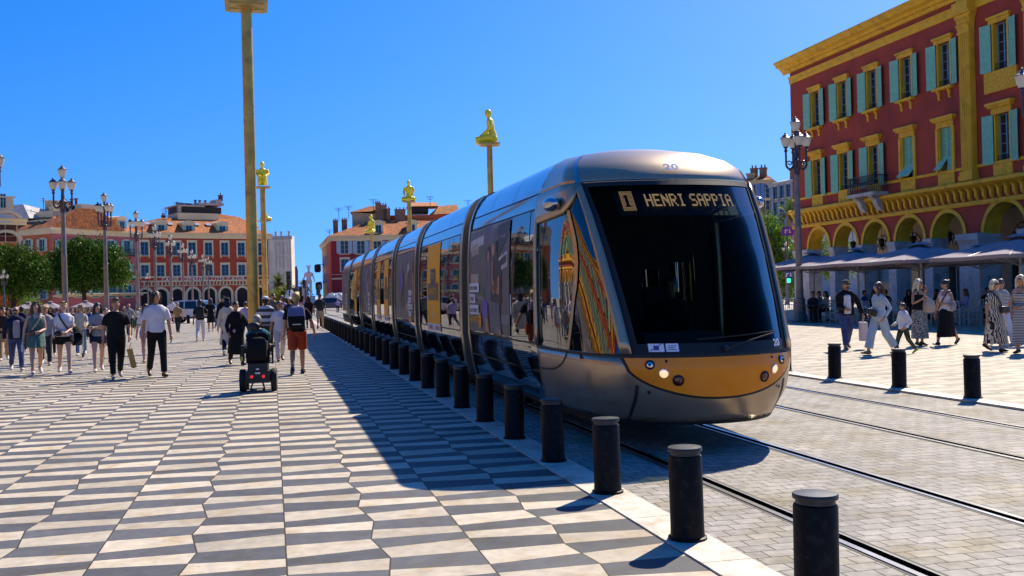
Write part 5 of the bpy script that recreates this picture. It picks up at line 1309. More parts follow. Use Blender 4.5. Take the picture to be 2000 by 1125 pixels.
def palm(name,label,base,H,fr,n,seed):
    t=thing(name,label,'palm tree',base); rs=random.Random(seed); g=MB()
    for i in range(n):
        az=rs.random()*2*PI; el=R(75-120*(i/n)); L_=fr*(.85+.3*rs.random()); p=Vector((0,0,0)); pts=[p.copy()]; d=Vector((math.cos(az)*math.cos(el),math.sin(az)*math.cos(el),math.sin(el)))
        for k in range(6): p=p+d*L_/6; d=(d+Vector((0,0,-.16))).normalized(); pts.append(p.copy())
        side=Vector((-math.sin(az),math.cos(az),0))
        for k in range(6):
            for q in range(3):
                a=pts[k].lerp(pts[k+1],q/3); ln=L_*.24*math.sin(PI*min(1,(k+q/3+.6)/6.6))
                for s in (-1,1):
                    tip=a+side*s*ln+(pts[k+1]-pts[k])*.9+Vector((0,0,-.25*ln)); w_=(pts[k+1]-pts[k])*.28
                    g.poly([a,a+w_,tip])
    o=g.mesh('crown',palmleaf,smooth=False,fix=False); a=o.attributes.new('leaf','FLOAT','FACE'); a.data.foreach_set('value',[rs.random() for _ in o.polygons]); mcopy('crown',o,t,(0,0,H))
    g=MB(); g.tube([(0,0,0),(.1,0,H*.5),(0,0,H-.6),(0,0,H)],[.32,.27,.34,.45],10); g.build('trunk',mat('palm_trunk',(.28,.18,.09),.9,0,var=.3,scale=6,bump=.6,bscale=5),t)
b=gz(545,212); palm('date_palm','palm tree standing before the white sheeted building',(b.x,b.y,0),4.8,2.4,46,3)
b=gz(1545,128); palm('date_palm','palm whose top fronds show between the grey house and the lantern post',(b.x,b.y,0),10.6,2.2,34,5)
b=gz(592,236); palm('date_palm','low palm behind the pale statue',(b.x,b.y,0),4.0,2.2,30,6)
# ---------------------------------------------------------------- far monument, fountain, signals
marble=mat('pale_marble',(.78,.70,.58),.7,0,var=.12,scale=.8)
b=gz(604,200); t=thing('fountain_statue','pale marble standing nude statue wearing a spiked crown, on a plinth','statue',(b.x,b.y,0),R(-12)); t.scale=(1.0,)*3
g=MB(); zb=atz(604,578,200).z; k=(atz(604,521,200).z-zb)/1.75
T=lambda pts,r:g.tube([(x*k,y*k,z*k) for x,y,z in pts],[(a*k,b_*k) if isinstance(a,float) else a for a,b_ in r],12)
T([(0,0,.84),(0,.01,.95),(.01,0,1.08),(0,0,1.25),(0,0,1.40),(0,0,1.47)],[(.15,.11),(.165,.12),(.13,.09),(.18,.12),(.18,.10),(.07,.07)])
T([(0,0,1.44),(0,.01,1.54)],[(.06,.06),(.055,.055)]); g.ell((0,.015*k,1.62*k),(.085*k,.10*k,.125*k))
T([(-.09,0,.92),(-.11,.05,.5),(-.11,.02,.08)],[(.10,.10),(.065,.065),(.045,.045)]); T([(.09,0,.92),(.15,.08,.52),(.20,-.06,.08)],[(.10,.10),(.065,.065),(.045,.045)])
T([(-.20,0,1.38),(-.27,-.02,1.12),(-.34,.02,.90)],[(.06,.06),(.048,.048),(.035,.035)]); T([(.20,0,1.38),(.27,0,1.12),(.36,.08,.95)],[(.06,.06),(.048,.048),(.035,.035)])
for s,x in ((-1,-.11),(1,.20)): g.ell((x*k,.05*k,.04*k),(.05*k,.12*k,.045*k))
g.ell((.37*k,.09*k,.91*k),(.04*k,.04*k,.06*k)); g.ell((-.35*k,.03*k,.85*k),(.04*k,.04*k,.06*k))
f=remesh_mb(g,'figure',marble,.09,2,t); f.location=(0,0,zb); f.rotation_euler=(0,0,PI)
g=MB()
for i in range(5): a=PI*(i+.0)/4; g.tube([(.09*k*math.cos(a),0,1.72*k),(.13*k*math.cos(a),0,1.80*k+.06*k*math.sin(a))],[.022*k,.03*k],6)
g.lathe([(.09*k,1.70*k),(.095*k,1.73*k)],n=12); o=g.build('crown_ornament',marble,t); o.location=(0,0,zb)
g=MB(); g.lathe([(2.2,0),(2.2,.5),(1.3,.6),(1.1,zb-.2),(1.25,zb)],n=20); g.box((-.30*k,.0,zb+.35*k),(.22*k,.25*k,.7*k)); g.build('plinth',marble,t)
spray=bpy.data.materials.new('water_spray'); spray.use_nodes=True; _b=spray.node_tree.nodes['Principled BSDF']; _b.inputs['Base Color'].default_value=(.85,.88,.92,1); _b.inputs['Roughness'].default_value=.3; _b.inputs['Alpha'].default_value=.75
b=gz(656,150); g=MB(); rs=random.Random(2)
for i in range(170):
    a=2*PI*rs.random(); r=1.9*(.5+.5*rs.random()); h=1.9*(.75+.35*rs.random()); ph=0
    pts=[(.1*math.cos(a)+(r)*u*math.cos(a),.1*math.sin(a)+r*u*math.sin(a),.2+h*4*u*(1-u)*.62+h*.55*(1-u)) for u in [q/7 for q in range(8)]]; g.tube(pts,[.03]*8,4,False)
o=g.build('fountain_spray',spray); o.location=(b.x,b.y,0); tag(o,'dome-shaped white fountain spray at the far end of the tram','fountain')
b=gz(537,190); g=MB()
for i in range(60):
    a=2*PI*rs.random(); r=1.2*(.5+.5*rs.random()); pts=[(r*u*math.cos(a),r*u*math.sin(a),1.5+2.6*u*(1-u)+1.2*(1-u)) for u in [q/6 for q in range(7)]]; g.tube(pts,[.05]*7,4,False)
b=gz(566,185); o=g.build('fountain_spray',spray); o.location=(b.x,b.y,0); tag(o,'small white fountain spray behind the backpack man, left of the statue','fountain')
sigdark=mat('signal_black',(.012,.012,.014),.5,0,var=0)
def signal(px,z,y0,y1,w,lab,kind='box',ybase=None):
    b=gz(px,z); z0,z1=hz(px,y1,z),hz(px,y0,z); t=thing('traffic_signal',lab,'traffic signal',(b.x,b.y,0),-TH)
    g=MB(); g.tube([(0,.1,0),(0,.1,z1)],.06,8); g.build('post',postd,t)
    g=MB(); g.bx(-w/2,w/2,-.12,.08,z0,z1); 
    hs_=g.build('signal_head',sigdark,t,False)
    n=3
    for i in range(n):
        g=MB(); zz=z0+(z1-z0)*(i+.5)/n; g.lathe([(.10,0),(.10,.02),(.02,.03)],n=12); o=g.build('lens',mat('signal_lens',(.05,.05,.05),.2,0,var=0),hs_); o.location=(0,-.13,zz); o.rotation_euler=(R(90),0,0)
        g=MB(); g.prism([(.12*math.cos(PI*j/8),.12*math.sin(PI*j/8)) for j in range(9)]+[(.10*math.cos(PI*j/8),.10*math.sin(PI*j/8)) for j in range(8,-1,-1)],lambda a,b_,d:(a,d,b_),-.28,-.12); o=g.build('visor',sigdark,hs_); o.location=(0,0,zz)
    return t
signal(565,70,530,566,.30,'tall black traffic signal seen from behind, right of the palm')
signal(596,72,547,563,.24,'black traffic signal box on a thin post, left of the statue leg')
signal(622,78,556,577,.3,'three-light traffic signal right of the statue, above the capped man')
b=gz(580,95); t=thing('sign_pole','tall dark pole with a narrow curved banner head, between palm and statue','sign pole',(b.x,b.y,0),-TH)
g=MB(); g.tube([(0,0,0),(0,0,hz(580,525,95))],.08,8); g.build('post',postd,t); g=MB(); g.prism([(-.12,hz(580,568,95)),(.15,hz(580,568,95)),(.16,hz(580,528,95)),(.05,hz(580,519,95)),(-.1,hz(580,521,95))],lambda a,b_,d:(a,d,b_),-.15,-.05); g.build('banner',mat('banner_violet',(.06,.05,.12),.6,0,var=.2),t,False)
blue=mat('sign_blue',(.03,.06,.42),.5,0,var=0); violet=mat('sign_violet',(.13,.05,.42),.5,0,var=0); green=mat('signal_green_lit',(.02,.3,.2),.4,0,var=0,emit=(.05,.9,.55,1.2))
b=gz(1541,72); t=thing('sign_post','post carrying a violet pedestrian sign, a blue panel and a lit green signal','sign post',(b.x,b.y,0),-TH)
g=MB(); g.tube([(0,.05,0),(0,.05,hz(1541,440,72))],.05,8); g.build('post',postteal,t)
for y0,y1,x0,x1,m,nm in ((443,460,-.42,.42,violet,'sign_panel'),(530,543,-.26,.26,blue,'sign_panel'),(544,552,-.12,.12,green,'signal_light')):
    g=MB(); g.bx(x0,x1,-.06,0,hz(1541,y1,72),hz(1541,y0,72)); sp=g.build(nm,m,t,False)
    if nm=='sign_panel':
        g=MB(); zc=(hz(1541,y1,72)+hz(1541,y0,72))/2
        g.bx(-.2,-.12,-.066,-.06,zc-.16,zc+.12); g.bx(-.2,.0,-.066,-.06,zc+.04,zc+.12); g.bx(.06,.24,-.066,-.06,zc-.12,zc-.05); g.bx(.1,.17,-.066,-.06,zc-.12,zc+.14); g.build('symbol',decal,sp,False)
lamp(gz(1537,84).x,gz(1537,84).y,'small lantern post half hidden by the tree behind the tram nose','small lantern posts',R(20),'taupe',.58,2)
# ---------------------------------------------------------------- cars
carwhite=mat('car_white',(.62,.60,.62),.18,.1,var=.03,coat=.8); carblue=mat('car_navy',(.02,.025,.08),.18,.2,var=0,coat=.8); tyre=mat('tyre_rubber',(.012,.012,.012),.75,0,var=.1); alloy=mat('alloy_rim',(.55,.55,.56),.25,.9,var=0); plastic=mat('black_plastic',(.015,.015,.016),.55,0,var=0)
def car(name,label,px,py,heading,L,W,H,paint,z=None):
    p=at(px,py); t=thing(name,label,'car',(p.x,p.y,0),heading)
    # side profile along x (front +x), section narrows above the waist
    bot=[(-.5,.30),(-.47,.22),(.46,.20),(.5,.28)]
    low=[(-.5,.34),(-.505,.46),(-.495,.58),(-.48,.62),(-.2,.615),(.1,.60),(.30,.575),(.42,.52),(.485,.44),(.5,.36)]
    g=MB(); N=len(low)
    def ring(y,sc,dz): return [(x*L*sc,y,(zz)*H+dz) for x,zz in bot+low[::-1]]
    ys=[-.5,-.47,-.40,0,.40,.47,.5]; 
    g.rings([ring(y*W,s,0) for y,s in zip(ys,(.96,.99,1.0,1.0,1.0,.99,.96))],True,True); 
    body=g.build('body',paint,t,True,30)
    cab_=[(-.47,.60),(-.45,.80),(-.38,.94),(-.25,.99),(.0,1.0),(.12,.97),(.28,.62)]
    g=MB(); g.rings([[(x*L,y*W*(1-.17*(zz-.6)/.4),zz*H) for x,zz in cab_] for y in (-.46,-.44,.44,.46)],True,True); g.build('cabin',[plastic if False else paint],t,True,30)
    g=MB()
    for s in (-1,1):
        for poly in ([(-.40,.64),(-.39,.82),(-.30,.92),(-.19,.94),(-.19,.63)],[(-.17,.63),(-.17,.945),(.0,.95),(.02,.62)],[(.035,.62),(.015,.945),(.10,.92),(.24,.64)]):
            g.poly([(x*L,s*W*.465*(1-.17*(zz-.6)/.4)+s*.012,zz*H) for x,zz in poly])
    g.poly([(.285*L,-.38*W,.635*H),(.285*L,.38*W,.635*H),(.135*L,.36*W,.955*H),(.135*L,-.36*W,.955*H)]); g.poly([(-.478*L,-.38*W,.64*H),(-.478*L,.38*W,.64*H),(-.42*L,.35*W,.90*H),(-.42*L,-.35*W,.90*H)])
    g.build('window',[winglass],t,False)
    for x in (-.31,.32):
        for s in (-1,1):
            g=MB(); r=.215*H; c=(x*L,s*W*.46,r)
            g.rings([[(c[0]+rr*math.cos(2*PI*j/24),c[1]+s*d,c[2]+rr*math.sin(2*PI*j/24)) for j in range(24)] for d,rr in ((-.18,r*.8),(-.18,r),(.05,r),(.065,r*.9),(.06,r*.66))],True,True); wh=g.build('wheel',tyre,t)
            g=MB(); g.rings([[(c[0]+rr*math.cos(2*PI*j/24),c[1]+s*d,c[2]+rr*math.sin(2*PI*j/24)) for j in range(24)] for d,rr in ((.062,r*.68),(.072,r*.66),(.066,r*.6))],True,False)
            for q in range(10):
                a=2*PI*q/10; g.tube([c+Vector((0,s*.07,0)) if False else (c[0]+.05*r*math.cos(a),c[1]+s*.07,c[2]+.05*r*math.sin(a)),(c[0]+r*.64*math.cos(a),c[1]+s*.068,c[2]+r*.64*math.sin(a))],.016,4)
            g.build('rim',alloy,wh)
            g=MB(); g.rings([[(c[0]+rr*math.cos(PI*j/14),s*W*.5+s*d,c[2]*.95+rr*math.sin(PI*j/14)) for j in range(15)] for d,rr in ((.004,r*1.02),(.012,r*1.05),(.012,r*1.22),(.002,r*1.24))],False,False); g.build('wheel_arch',plastic,t)
    g=MB(); g.bx(-.49*L,.49*L,-.505*W,.505*W,.19*H,.27*H); g.build('sill',plastic,t,False)
    for s in (-1,1):
        g=MB(); g.ell((.472*L,s*.36*W,.46*H),(.06,.16,.06)); g.build('headlight',chrome,t); g=MB(); g.ell((-.49*L,s*.38*W,.54*H),(.04,.14,.08)); g.build('tail_light',lampred,t)
        g=MB(); g.ell((.13*L,s*.56*W,.66*H),(.09,.09,.06)); g.tube([(.12*L,s*.47*W,.64*H),(.13*L,s*.56*W,.65*H)],.02,5); g.build('wing_mirror',plastic,t)
    return t
car('parked_car','white compact SUV seen from the side beyond the walking crowd',388,630,-TH+R(4),4.4,1.8,1.62,carwhite)
car('parked_car','navy car passing in front of the fountain spray, left of the tram tail',650,606,-TH+R(8),4.3,1.75,1.45,carblue)
# ---------------------------------------------------------------- terrace
canvas=bpy.data.materials.new('parasol_canvas'); canvas.use_nodes=True; _nt=canvas.node_tree; _b=_nt.nodes['Principled BSDF']; _b.inputs['Base Color'].default_value=(.33,.28,.31,1); _b.inputs['Roughness'].default_value=.9
_t=_nt.nodes.new('ShaderNodeBsdfTranslucent'); _t.inputs[0].default_value=(.5,.42,.36,1); _m=_nt.nodes.new('ShaderNodeMixShader'); _m.inputs[0].default_value=.12; _nt.links.new(_b.outputs[0],_m.inputs[1]); _nt.links.new(_t.outputs[0],_m.inputs[2]); _nt.links.new(_m.outputs[0],_nt.nodes['Material Output'].inputs[0])
alu=mat('parasol_pole',(.42,.38,.33),.4,.3,var=.05)
def parasol(x,y,label,half=2.15,top=3.08,edge=2.45,rz=0,group='parasols over the cafe terrace'):
    t=thing('parasol',label,'parasol',(x,y,0),rz,group)
    g=MB(); rows=[]
    nr=7; ns=32
    def pt(u,a):
        c,s=math.cos(a),math.sin(a); k=half/max(abs(c),abs(s)); r=u*k
        corner=(abs(c*s)*2)**2
        return (r*c,r*s,edge+(top-edge)*(1-u)**1.12-.10*u*(1-u)*4*(1-corner)*.9-(0.03*(1-corner) if u>.99 else 0))
    for i in range(nr): 
        u=.05+.95*i/(nr-1); rows.append([pt(u,2*PI*(j+.5)/ns) for j in range(ns)])
    rows.append([(p[0]*1.0,p[1]*1.0,p[2]-.13) for p in rows[-1]])
    g.rings(rows[::-1],True,False); g.poly(rows[0]); c=g.build('canopy',canvas,t,True,60); md=c.modifiers.new('s','SOLIDIFY'); md.thickness=.012
    g=MB(); rr=[[(p[0]*3.2,p[1]*3.2,p[2]+.03-.05*0) for p in rows[0]],[(p[0]*.9,p[1]*.9,top+.09) for p in rows[0]]]; g.rings(rr,True,True); g.build('vent_cap',canvas,t)
    g=MB(); g.lathe([(.35,0),(.35,.06),(.08,.08),(.05,.12),(.045,top-.05)],n=12); g.build('pole',alu,t)
    for q in range(8):
        a=2*PI*q/8+.001; p1=pt(.98,a); pm_=pt(.55,a); g=MB(); g.tube([(0,0,top-.1),(p1[0],p1[1],p1[2]-.05)],.016,5); g.tube([(0,0,edge-.35),(pm_[0],pm_[1],pm_[2]-.06)],.014,5); g.build('rib',alu,t)
    return t
yp=[43.1,39.4,35.0,29.6]
for i,y in enumerate(yp): parasol(24.5,y,('pale parasol at the far end of the terrace, half behind the lantern post','pale parasol second from the lantern post, in the front row','broad pale parasol above the women in long skirts','pale parasol at the right border')[i],2.2+.0*i if i!=2 else 2.4)
for i,y in enumerate((46.0,41.6,37.4,32.8)): parasol(29.0,y,('back-row parasol nearest the arcade corner','second back-row parasol counted from the arcade corner','third back-row parasol, its pole standing between two women','back-row parasol nearest the right border')[i],2.1)
for i,y in enumerate((20,25,30,35,40)): parasol(-27,y,f'pale parasol mirrored in the tram cab glass, {ordw(i)} of the reflected row',2.2,group='parasols of the mirrored terrace')
rattan=mat('white_cane',(.52,.48,.42),.6,0,var=.1); seatm=mat('seat_weave',(.30,.27,.24),.8,0,var=.2,scale=20); tabtop=mat('table_top',(.08,.05,.04),.4,0,var=.1)
def chair_proto():
    t=thing('cafe_chair','x','chair')
    g=MB(); g.bx(-.22,.22,-.21,.21,.43,.47); g.build('seat',seatm,t,False)
    for sx in (-1,1):
        for sy in (-1,1):
            g=MB(); g.tube([(sx*.22,sy*.21,0),(sx*.20,sy*.19,.45)],.018,6); g.build('leg',rattan,t)
    g=MB(); 
    for sx in (-1,1): g.tube([(sx*.21,-.20,.45),(sx*.22,-.27,.92)],.018,6)
    g.tube([(-.22,-.27,.92),(.22,-.27,.92)],.018,6); g.tube([(-.21,-.23,.62),(.21,-.23,.62)],.013,6)
    for q in range(5): u=(q-2)/2; g.tube([(u*.06,-.23,.62),(u*.19,-.27,.92)],.011,5)
    g.build('backrest',rattan,t)
    g=MB()
    for sx in (-1,1): g.tube([(sx*.21,-.2,.2),(sx*.21,.2,.2)],.012,5); g.tube([(sx*.22,-.24,.68),(sx*.24,.0,.68),(sx*.22,.16,.64),(sx*.2,.18,.46)],.016,6)
    g.tube([(-.21,-.2,.14),(.21,-.2,.14)],.012,5); g.build('stretcher',rattan,t); return t
CH0=chair_proto(); _chu=[0]
def chair(x,y,rz,label):
    o=CH0 if not _chu[0] else copy_tree(CH0); _chu[0]=1
    o.location=(x,y,0); o.rotation_euler=(0,0,rz); o['label']=label; o['group']='cane chairs on the cafe terrace'; return o
def table(x,y,label):
    t=thing('cafe_table',label,'table',(x,y,0),0,'cafe tables'); g=MB(); g.bx(-.38,.38,-.38,.38,.72,.75); g.build('table_top',tabtop,t,False); g=MB(); g.lathe([(.22,0),(.22,.02),(.03,.05),(.03,.72)],n=10); g.build('leg',sigdark,t)
    for k,(dx,dy) in enumerate(((-.15,.1),(.12,-.1))):
        pass
    return t
steelbar=mat('railing_steel',(.36,.34,.32),.4,.5,var=.1)
def railing(p0,p1,label):
    u=(p1-p0); L_=u.length; t=thing('barrier_railing',label,'railing',(p0.x,p0.y,0),math.atan2(u.y,u.x),'railings along the terrace edge')
    g=MB(); g.tube([(0,0,1.02),(L_,0,1.02)],.025,6); g.tube([(0,0,.12),(L_,0,.12)],.02,6); g.tube([(0,0,.78),(L_,0,.78)],.015,6); g.build('rail',steelbar,t)
    n=int(L_/.16); g=MB()
    for i in range(1,n): g.tube([(L_*i/n,0,.12),(L_*i/n,0,.78)],.011,5)
    g.build('bar_infill',steelbar,t)
    for i in range(int(L_/1.6)+1):
        x=min(L_,i*1.6); g=MB(); g.tube([(x,0,0),(x,0,1.05)],.028,6); g.bx(x-.05,x+.05,-.2,.2,0,.015); g.build('post',steelbar,t)
railing(Vector((22.0,43.6,0)),Vector((22.0,40.0,0)),'steel railing closing the terrace right of the lantern post')
railing(Vector((22.0,48.4,0)),Vector((22.0,44.2,0)),'steel railing between the tram nose and the lantern post')
# ---------------------------------------------------------------- people
REM=[]
def remesh_later(mb,name,mats,voxel,parent=None,extra=None,smooth=2,loc=None,rz=0):
    me=mb.mesh(name,mats if isinstance(mats,(list,tuple)) else [mats],fix=True); o=bpy.data.objects.new(name,me); COL.objects.link(o)
    r=o.modifiers.new('r','REMESH'); r.mode='VOXEL'; r.voxel_size=voxel; r.use_smooth_shade=True
    if smooth: s=o.modifiers.new('s','SMOOTH'); s.iterations=smooth; s.factor=.5
    if parent is not None: o.parent=parent
    if loc is not None: o.location=loc; o.rotation_euler=(0,0,rz)
    REM.append((o,me,mats if isinstance(mats,(list,tuple)) else [mats],extra)); return o
def finish_remesh():
    dg=bpy.context.evaluated_depsgraph_get(); dg.update(); out=[]
    for o,me,ms,extra in REM: out.append(bpy.data.meshes.new_from_object(o.evaluated_get(dg)))
    for (o,me,ms,extra),m2 in zip(REM,out):
        o.modifiers.clear()
        if extra is not None and extra.v:
            n=len(m2.vertices); V=[v.co[:] for v in m2.vertices]+list(extra.v); F=[tuple(p.vertices) for p in m2.polygons]; k=len(F); F+= [tuple(n+i for i in f) for f in extra.f]
            m3=bpy.data.meshes.new(o.name); m3.from_pydata(V,[],F); 
            for x in ms: m3.materials.append(x)
            m3.polygons.foreach_set('material_index',[0]*k+list(extra.m)); bpy.data.meshes.remove(m2); m2=m3
        else:
            m2.name=o.name
            if not m2.materials:
                for x in ms: m2.materials.append(x)
        m2.polygons.foreach_set('use_smooth',[True]*len(m2.polygons)); o.data=m2; bpy.data.meshes.remove(me)
def cloth(name,col,rough=.85,var=.10): return mat('cloth_'+name,col,rough,0,var=var,scale=7,bump=.75,bscale=8.5,spec=.2)
def pattern(name,kind,c0,c1,scale):
    m=bpy.data.materials.new(name); m.use_nodes=True; nt=m.node_tree; N=nt.nodes; L=nt.links; b=N['Principled BSDF']; b.inputs['Roughness'].default_value=.85
    tc=N.new('ShaderNodeTexCoord'); r=N.new('ShaderNodeValToRGB'); r.color_ramp.interpolation='CONSTANT'; r.color_ramp.elements[0].color=(*c0,1); r.color_ramp.elements[1].color=(*c1,1); r.color_ramp.elements[1].position=.5
    if kind=='stripe':
        w=N.new('ShaderNodeTexWave'); w.bands_direction='Z'; w.inputs['Scale'].default_value=scale; w.inputs['Distortion'].default_value=.2
    elif kind=='zebra':
        w=N.new('ShaderNodeTexWave'); w.bands_direction='X'; w.inputs['Scale'].default_value=scale; w.inputs['Distortion'].default_value=6; w.inputs['Detail'].default_value=1.5; w.inputs['Detail Scale'].default_value=1.2
    else:
        w=N.new('ShaderNodeTexNoise'); w.inputs['Scale'].default_value=scale; w.inputs['Detail'].default_value=1.5
    L.new(tc.outputs['Object'],w.inputs['Vector']); L.new(w.outputs['Fac'],r.inputs[0]); L.new(r.outputs[0],b.inputs['Base Color']); return m
skins={'light':mat('skin_light',(.56,.32,.22),.5,0,var=.06,scale=6,spec=.4),'tan':mat('skin_tan',(.46,.23,.13),.5,0,var=.06,scale=6,spec=.4),'brown':mat('skin_brown',(.20,.095,.05),.5,0,var=.06,scale=6,spec=.4),'dark':mat('skin_dark',(.07,.035,.022),.45,0,var=.06,scale=6,spec=.4)}
hairs={'black':mat('hair_black',(.010,.007,.006),.45,0,var=.3,scale=30,bump=.5,bscale=70),'brown':mat('hair_brown',(.07,.032,.015),.45,0,var=.35,scale=30,bump=.5,bscale=70),'blonde':mat('hair_blonde',(.52,.33,.12),.45,0,var=.35,scale=30,bump=.5,bscale=70),'pale':mat('hair_pale_blonde',(.66,.53,.34),.45,0,var=.3,scale=30,bump=.5,bscale=70),'grey':mat('hair_grey',(.36,.30,.24),.5,0,var=.3,scale=30,bump=.5,bscale=70)}
facedark=mat('eye_dark',(.012,.009,.008),.2,0,var=0); lips=mat('lip',(.32,.09,.07),.45,0,var=0); shade=mat('sunglass_black',(.006,.006,.006),.08,0,var=0)
SIZES={}
def ik(a,b,l1,l2,pole):
    d=b-a; D=d.length; D=min(D,(l1+l2)*.995); d.normalize(); b=a+d*D
    x=(l1*l1-l2*l2+D*D)/(2*D); h=math.sqrt(max(0,l1*l1-x*x)); p=pole-d*pole.dot(d); p.normalize(); return a+d*x+p*h,b
ARM={'down':lambda s:(s*.27,.03,.83),'fwd':lambda s:(s*.25,.20,.90),'back':lambda s:(s*.27,-.17,.87),'front':lambda s:(s*.07,.25,1.03),'front2':lambda s:(s*.03,.26,1.0),'cross':lambda s:(-s*.10,.20 if s>0 else .23,1.16 if s>0 else 1.12),'chin':lambda s:(s*.05,.20,1.40),'chest':lambda s:(s*.10,.24,1.20),'hip':lambda s:(s*.26,.05,1.0),'phone':lambda s:(s*.12,.28,1.25),'pram':lambda s:(s*.18,.38,1.02),'strap':lambda s:(s*.12,.19,1.28),'out':lambda s:(s*.36,.12,.88),'lap':lambda s:(s*.14,.34,.95),'pocket':lambda s:(s*.22,.09,.93)}
def person(px,py,top,face,sex='m',skin='light',hair=('short','brown'),up=('tee',None),low=('trousers',None),shoe=None,arms=('down','down'),walk=1,head=0,label='',group=None,bw=1.0,glasses=None,sit=None,pos=None,Hs=None,strap=None,beard=None,inner=None,detail=True,stride=1.0,hat=None,inside=False):
    if pos is None: p=at(px,py); 
    else: p=Vector(pos)
    zd=(p-Vector((0,0,CH))).dot(_F)
    H=Hs if Hs else atz(px,top,zd).z
    s=H/1.735; 
    v=Vector((p.x,p.y)).normalized(); r=Vector((v.y,-v.x)); f=R(face); d=-v*math.cos(f)+r*math.sin(f); rz=math.atan2(d.y,d.x)-PI/2
    fe=sex=='f'; vox=(.0115 if detail else .02)*s
    V=lambda x,y,z: Vector((x,y,z))
    J={}
    hipz=.91; hw=.088
    if sit is not None: hipz=sit+.02
    for k,sd in (('R',1),('L',-1)):
        ph=walk*sd*stride
        if sit is not None: th,kn=84,82
        elif walk==0: th,kn=(3 if sd>0 else -1),3
        elif ph>0: th,kn=22*abs(stride),7
        else: th,kn=-16*abs(stride),(24 if abs(walk)==1 else 10)
        h=V(sd*hw,0,hipz); t_=R(th); kd=V(sd*.02,math.sin(t_),-math.cos(t_)); kneep=h+kd*.425; q=R(th-kn); ad=V(0,math.sin(q),-math.cos(q)); ank=kneep+ad*.41
        J[k]=(h,kneep,ank,R(th-kn))
    foot={}
    for k,sd in (('R',1),('L',-1)):
        h,kn_,an,q=J[k]; fp=(q*.55 if q<0 else q*.6); 
        if sit is not None: fp=0
        fw=V(sd*.10,math.cos(fp),math.sin(fp)); dn=V(0,math.sin(fp)*1.0,-math.cos(fp)); heel=an+dn*.055-fw*.055; toe=an+dn*.075+fw*.165; foot[k]=(heel,toe,fw,dn)
    low_z=min(min(foot[k][0].z-.035,foot[k][1].z-.025) for k in foot)
    dz=V(0,0,-low_z)
    if sit is not None: dz=V(0,0,0)
    for k in J: J[k]=tuple(x+dz if isinstance(x,Vector) else x for x in J[k]); foot[k]=(foot[k][0]+dz,foot[k][1]+dz,foot[k][2],foot[k][3])
    up0=(hipz-.91)+dz.z       # torso shift
    Z=lambda z: z+up0
    prof_m=[(.84,.140,.105),(.92,.158,.118),(1.00,.150,.112),(1.10,.142,.104),(1.22,.162,.115),(1.33,.180,.115),(1.40,.168,.095),(1.455,.10,.075)]
    prof_f=[(.84,.150,.110),(.92,.170,.125),(1.00,.150,.112),(1.10,.122,.094),(1.21,.140,.108),(1.27,.148,.122),(1.34,.150,.102),(1.40,.138,.083),(1.45,.075,.065)]
    prof=[(z,a*bw,b*bw) for z,a,b in (prof_f if fe else prof_m)]
    sw=(.165 if fe else .185)*(.5+.5*bw)
    A={}
    for (k,sd),an in zip((('R',1),('L',-1)),arms):
        sh=V(sd*sw,0,Z(1.360)); tg=ARM[an](sd) if isinstance(an,str) else an; wr=V(tg[0]*(1 if not isinstance(an,str) else 1),tg[1],Z(tg[2]))
        pole=V(sd*.5,-.8,-.3) if an not in ('cross',) else V(sd*.8,0,-.6)
        el,wr=ik(sh,wr,.285,.255,pole); A[k]=(sh,el,wr)
    sc=lambda mb: (setattr(mb,'v',[(x*s,y*s,z*s) for x,y,z in mb.v]),mb)[1]
    hm=Matrix.Rotation(R(head),3,'Z'); hc=V(0,.018,Z(1.615))
    Hd=lambda x,y,z: hc+hm@V(x,y,z-1.615)
    # ---- body
    g=MB()
    for z,a,b in prof: pass
    g.tube([V(0,0,Z(z)) for z,a,b in prof],[(a-.008,b-.008) for z,a,b in prof],16)
    g.tube([V(0,-.008,Z(1.42)),V(0,.0,Z(1.50)),V(0,.01,Z(1.58))],[.062 if not fe else .052,.052 if not fe else .045,.055],12)
    hr=(.074,.094,.112) if not fe else (.070,.090,.108)
    g.ell(hc,hr,16,12,M=hm); g.ell(Hd(0,.035,1.565),(.048,.052,.052),12,8,M=hm)
    g.ell(Hd(0,.098,1.607),(.014,.020,.024),8,6,M=hm)
    for e in (-1,1): g.ell(Hd(e*.076,-.005,1.61),(.012,.022,.032),8,6,M=hm); g.ell(Hd(e*.03,.075,1.60),(.022,.018,.018),8,6,M=hm)
    for k in ('R','L'):
        h,kn_,an,q=J[k]
        g.tube([h+V(0,0,.03),h.lerp(kn_,.45),kn_,kn_.lerp(an,.32)+V(0,-.012,0),an],[.088*(.6+.4*bw),.076*(.6+.4*bw),.054,.054,.036],12)
        hl,to,fw,dn=foot[k]; g.tube([hl,an*.5+hl*.5,to],[.036,.038,.026],10)
        sh,el,wr=A[k]
        g.tube([V((1 if k=='R' else -1)*.06,0,Z(1.42)),sh+V(-.02 if k=='R' else .02,0,.002),sh.lerp(el,.5),el,el.lerp(wr,.35),wr],[.038,.050 if not fe else .044,.045 if not fe else .039,.037,.036,.026],10)
        g.ell(wr,(.03,.03,.03),8,6)
    ex=MB()
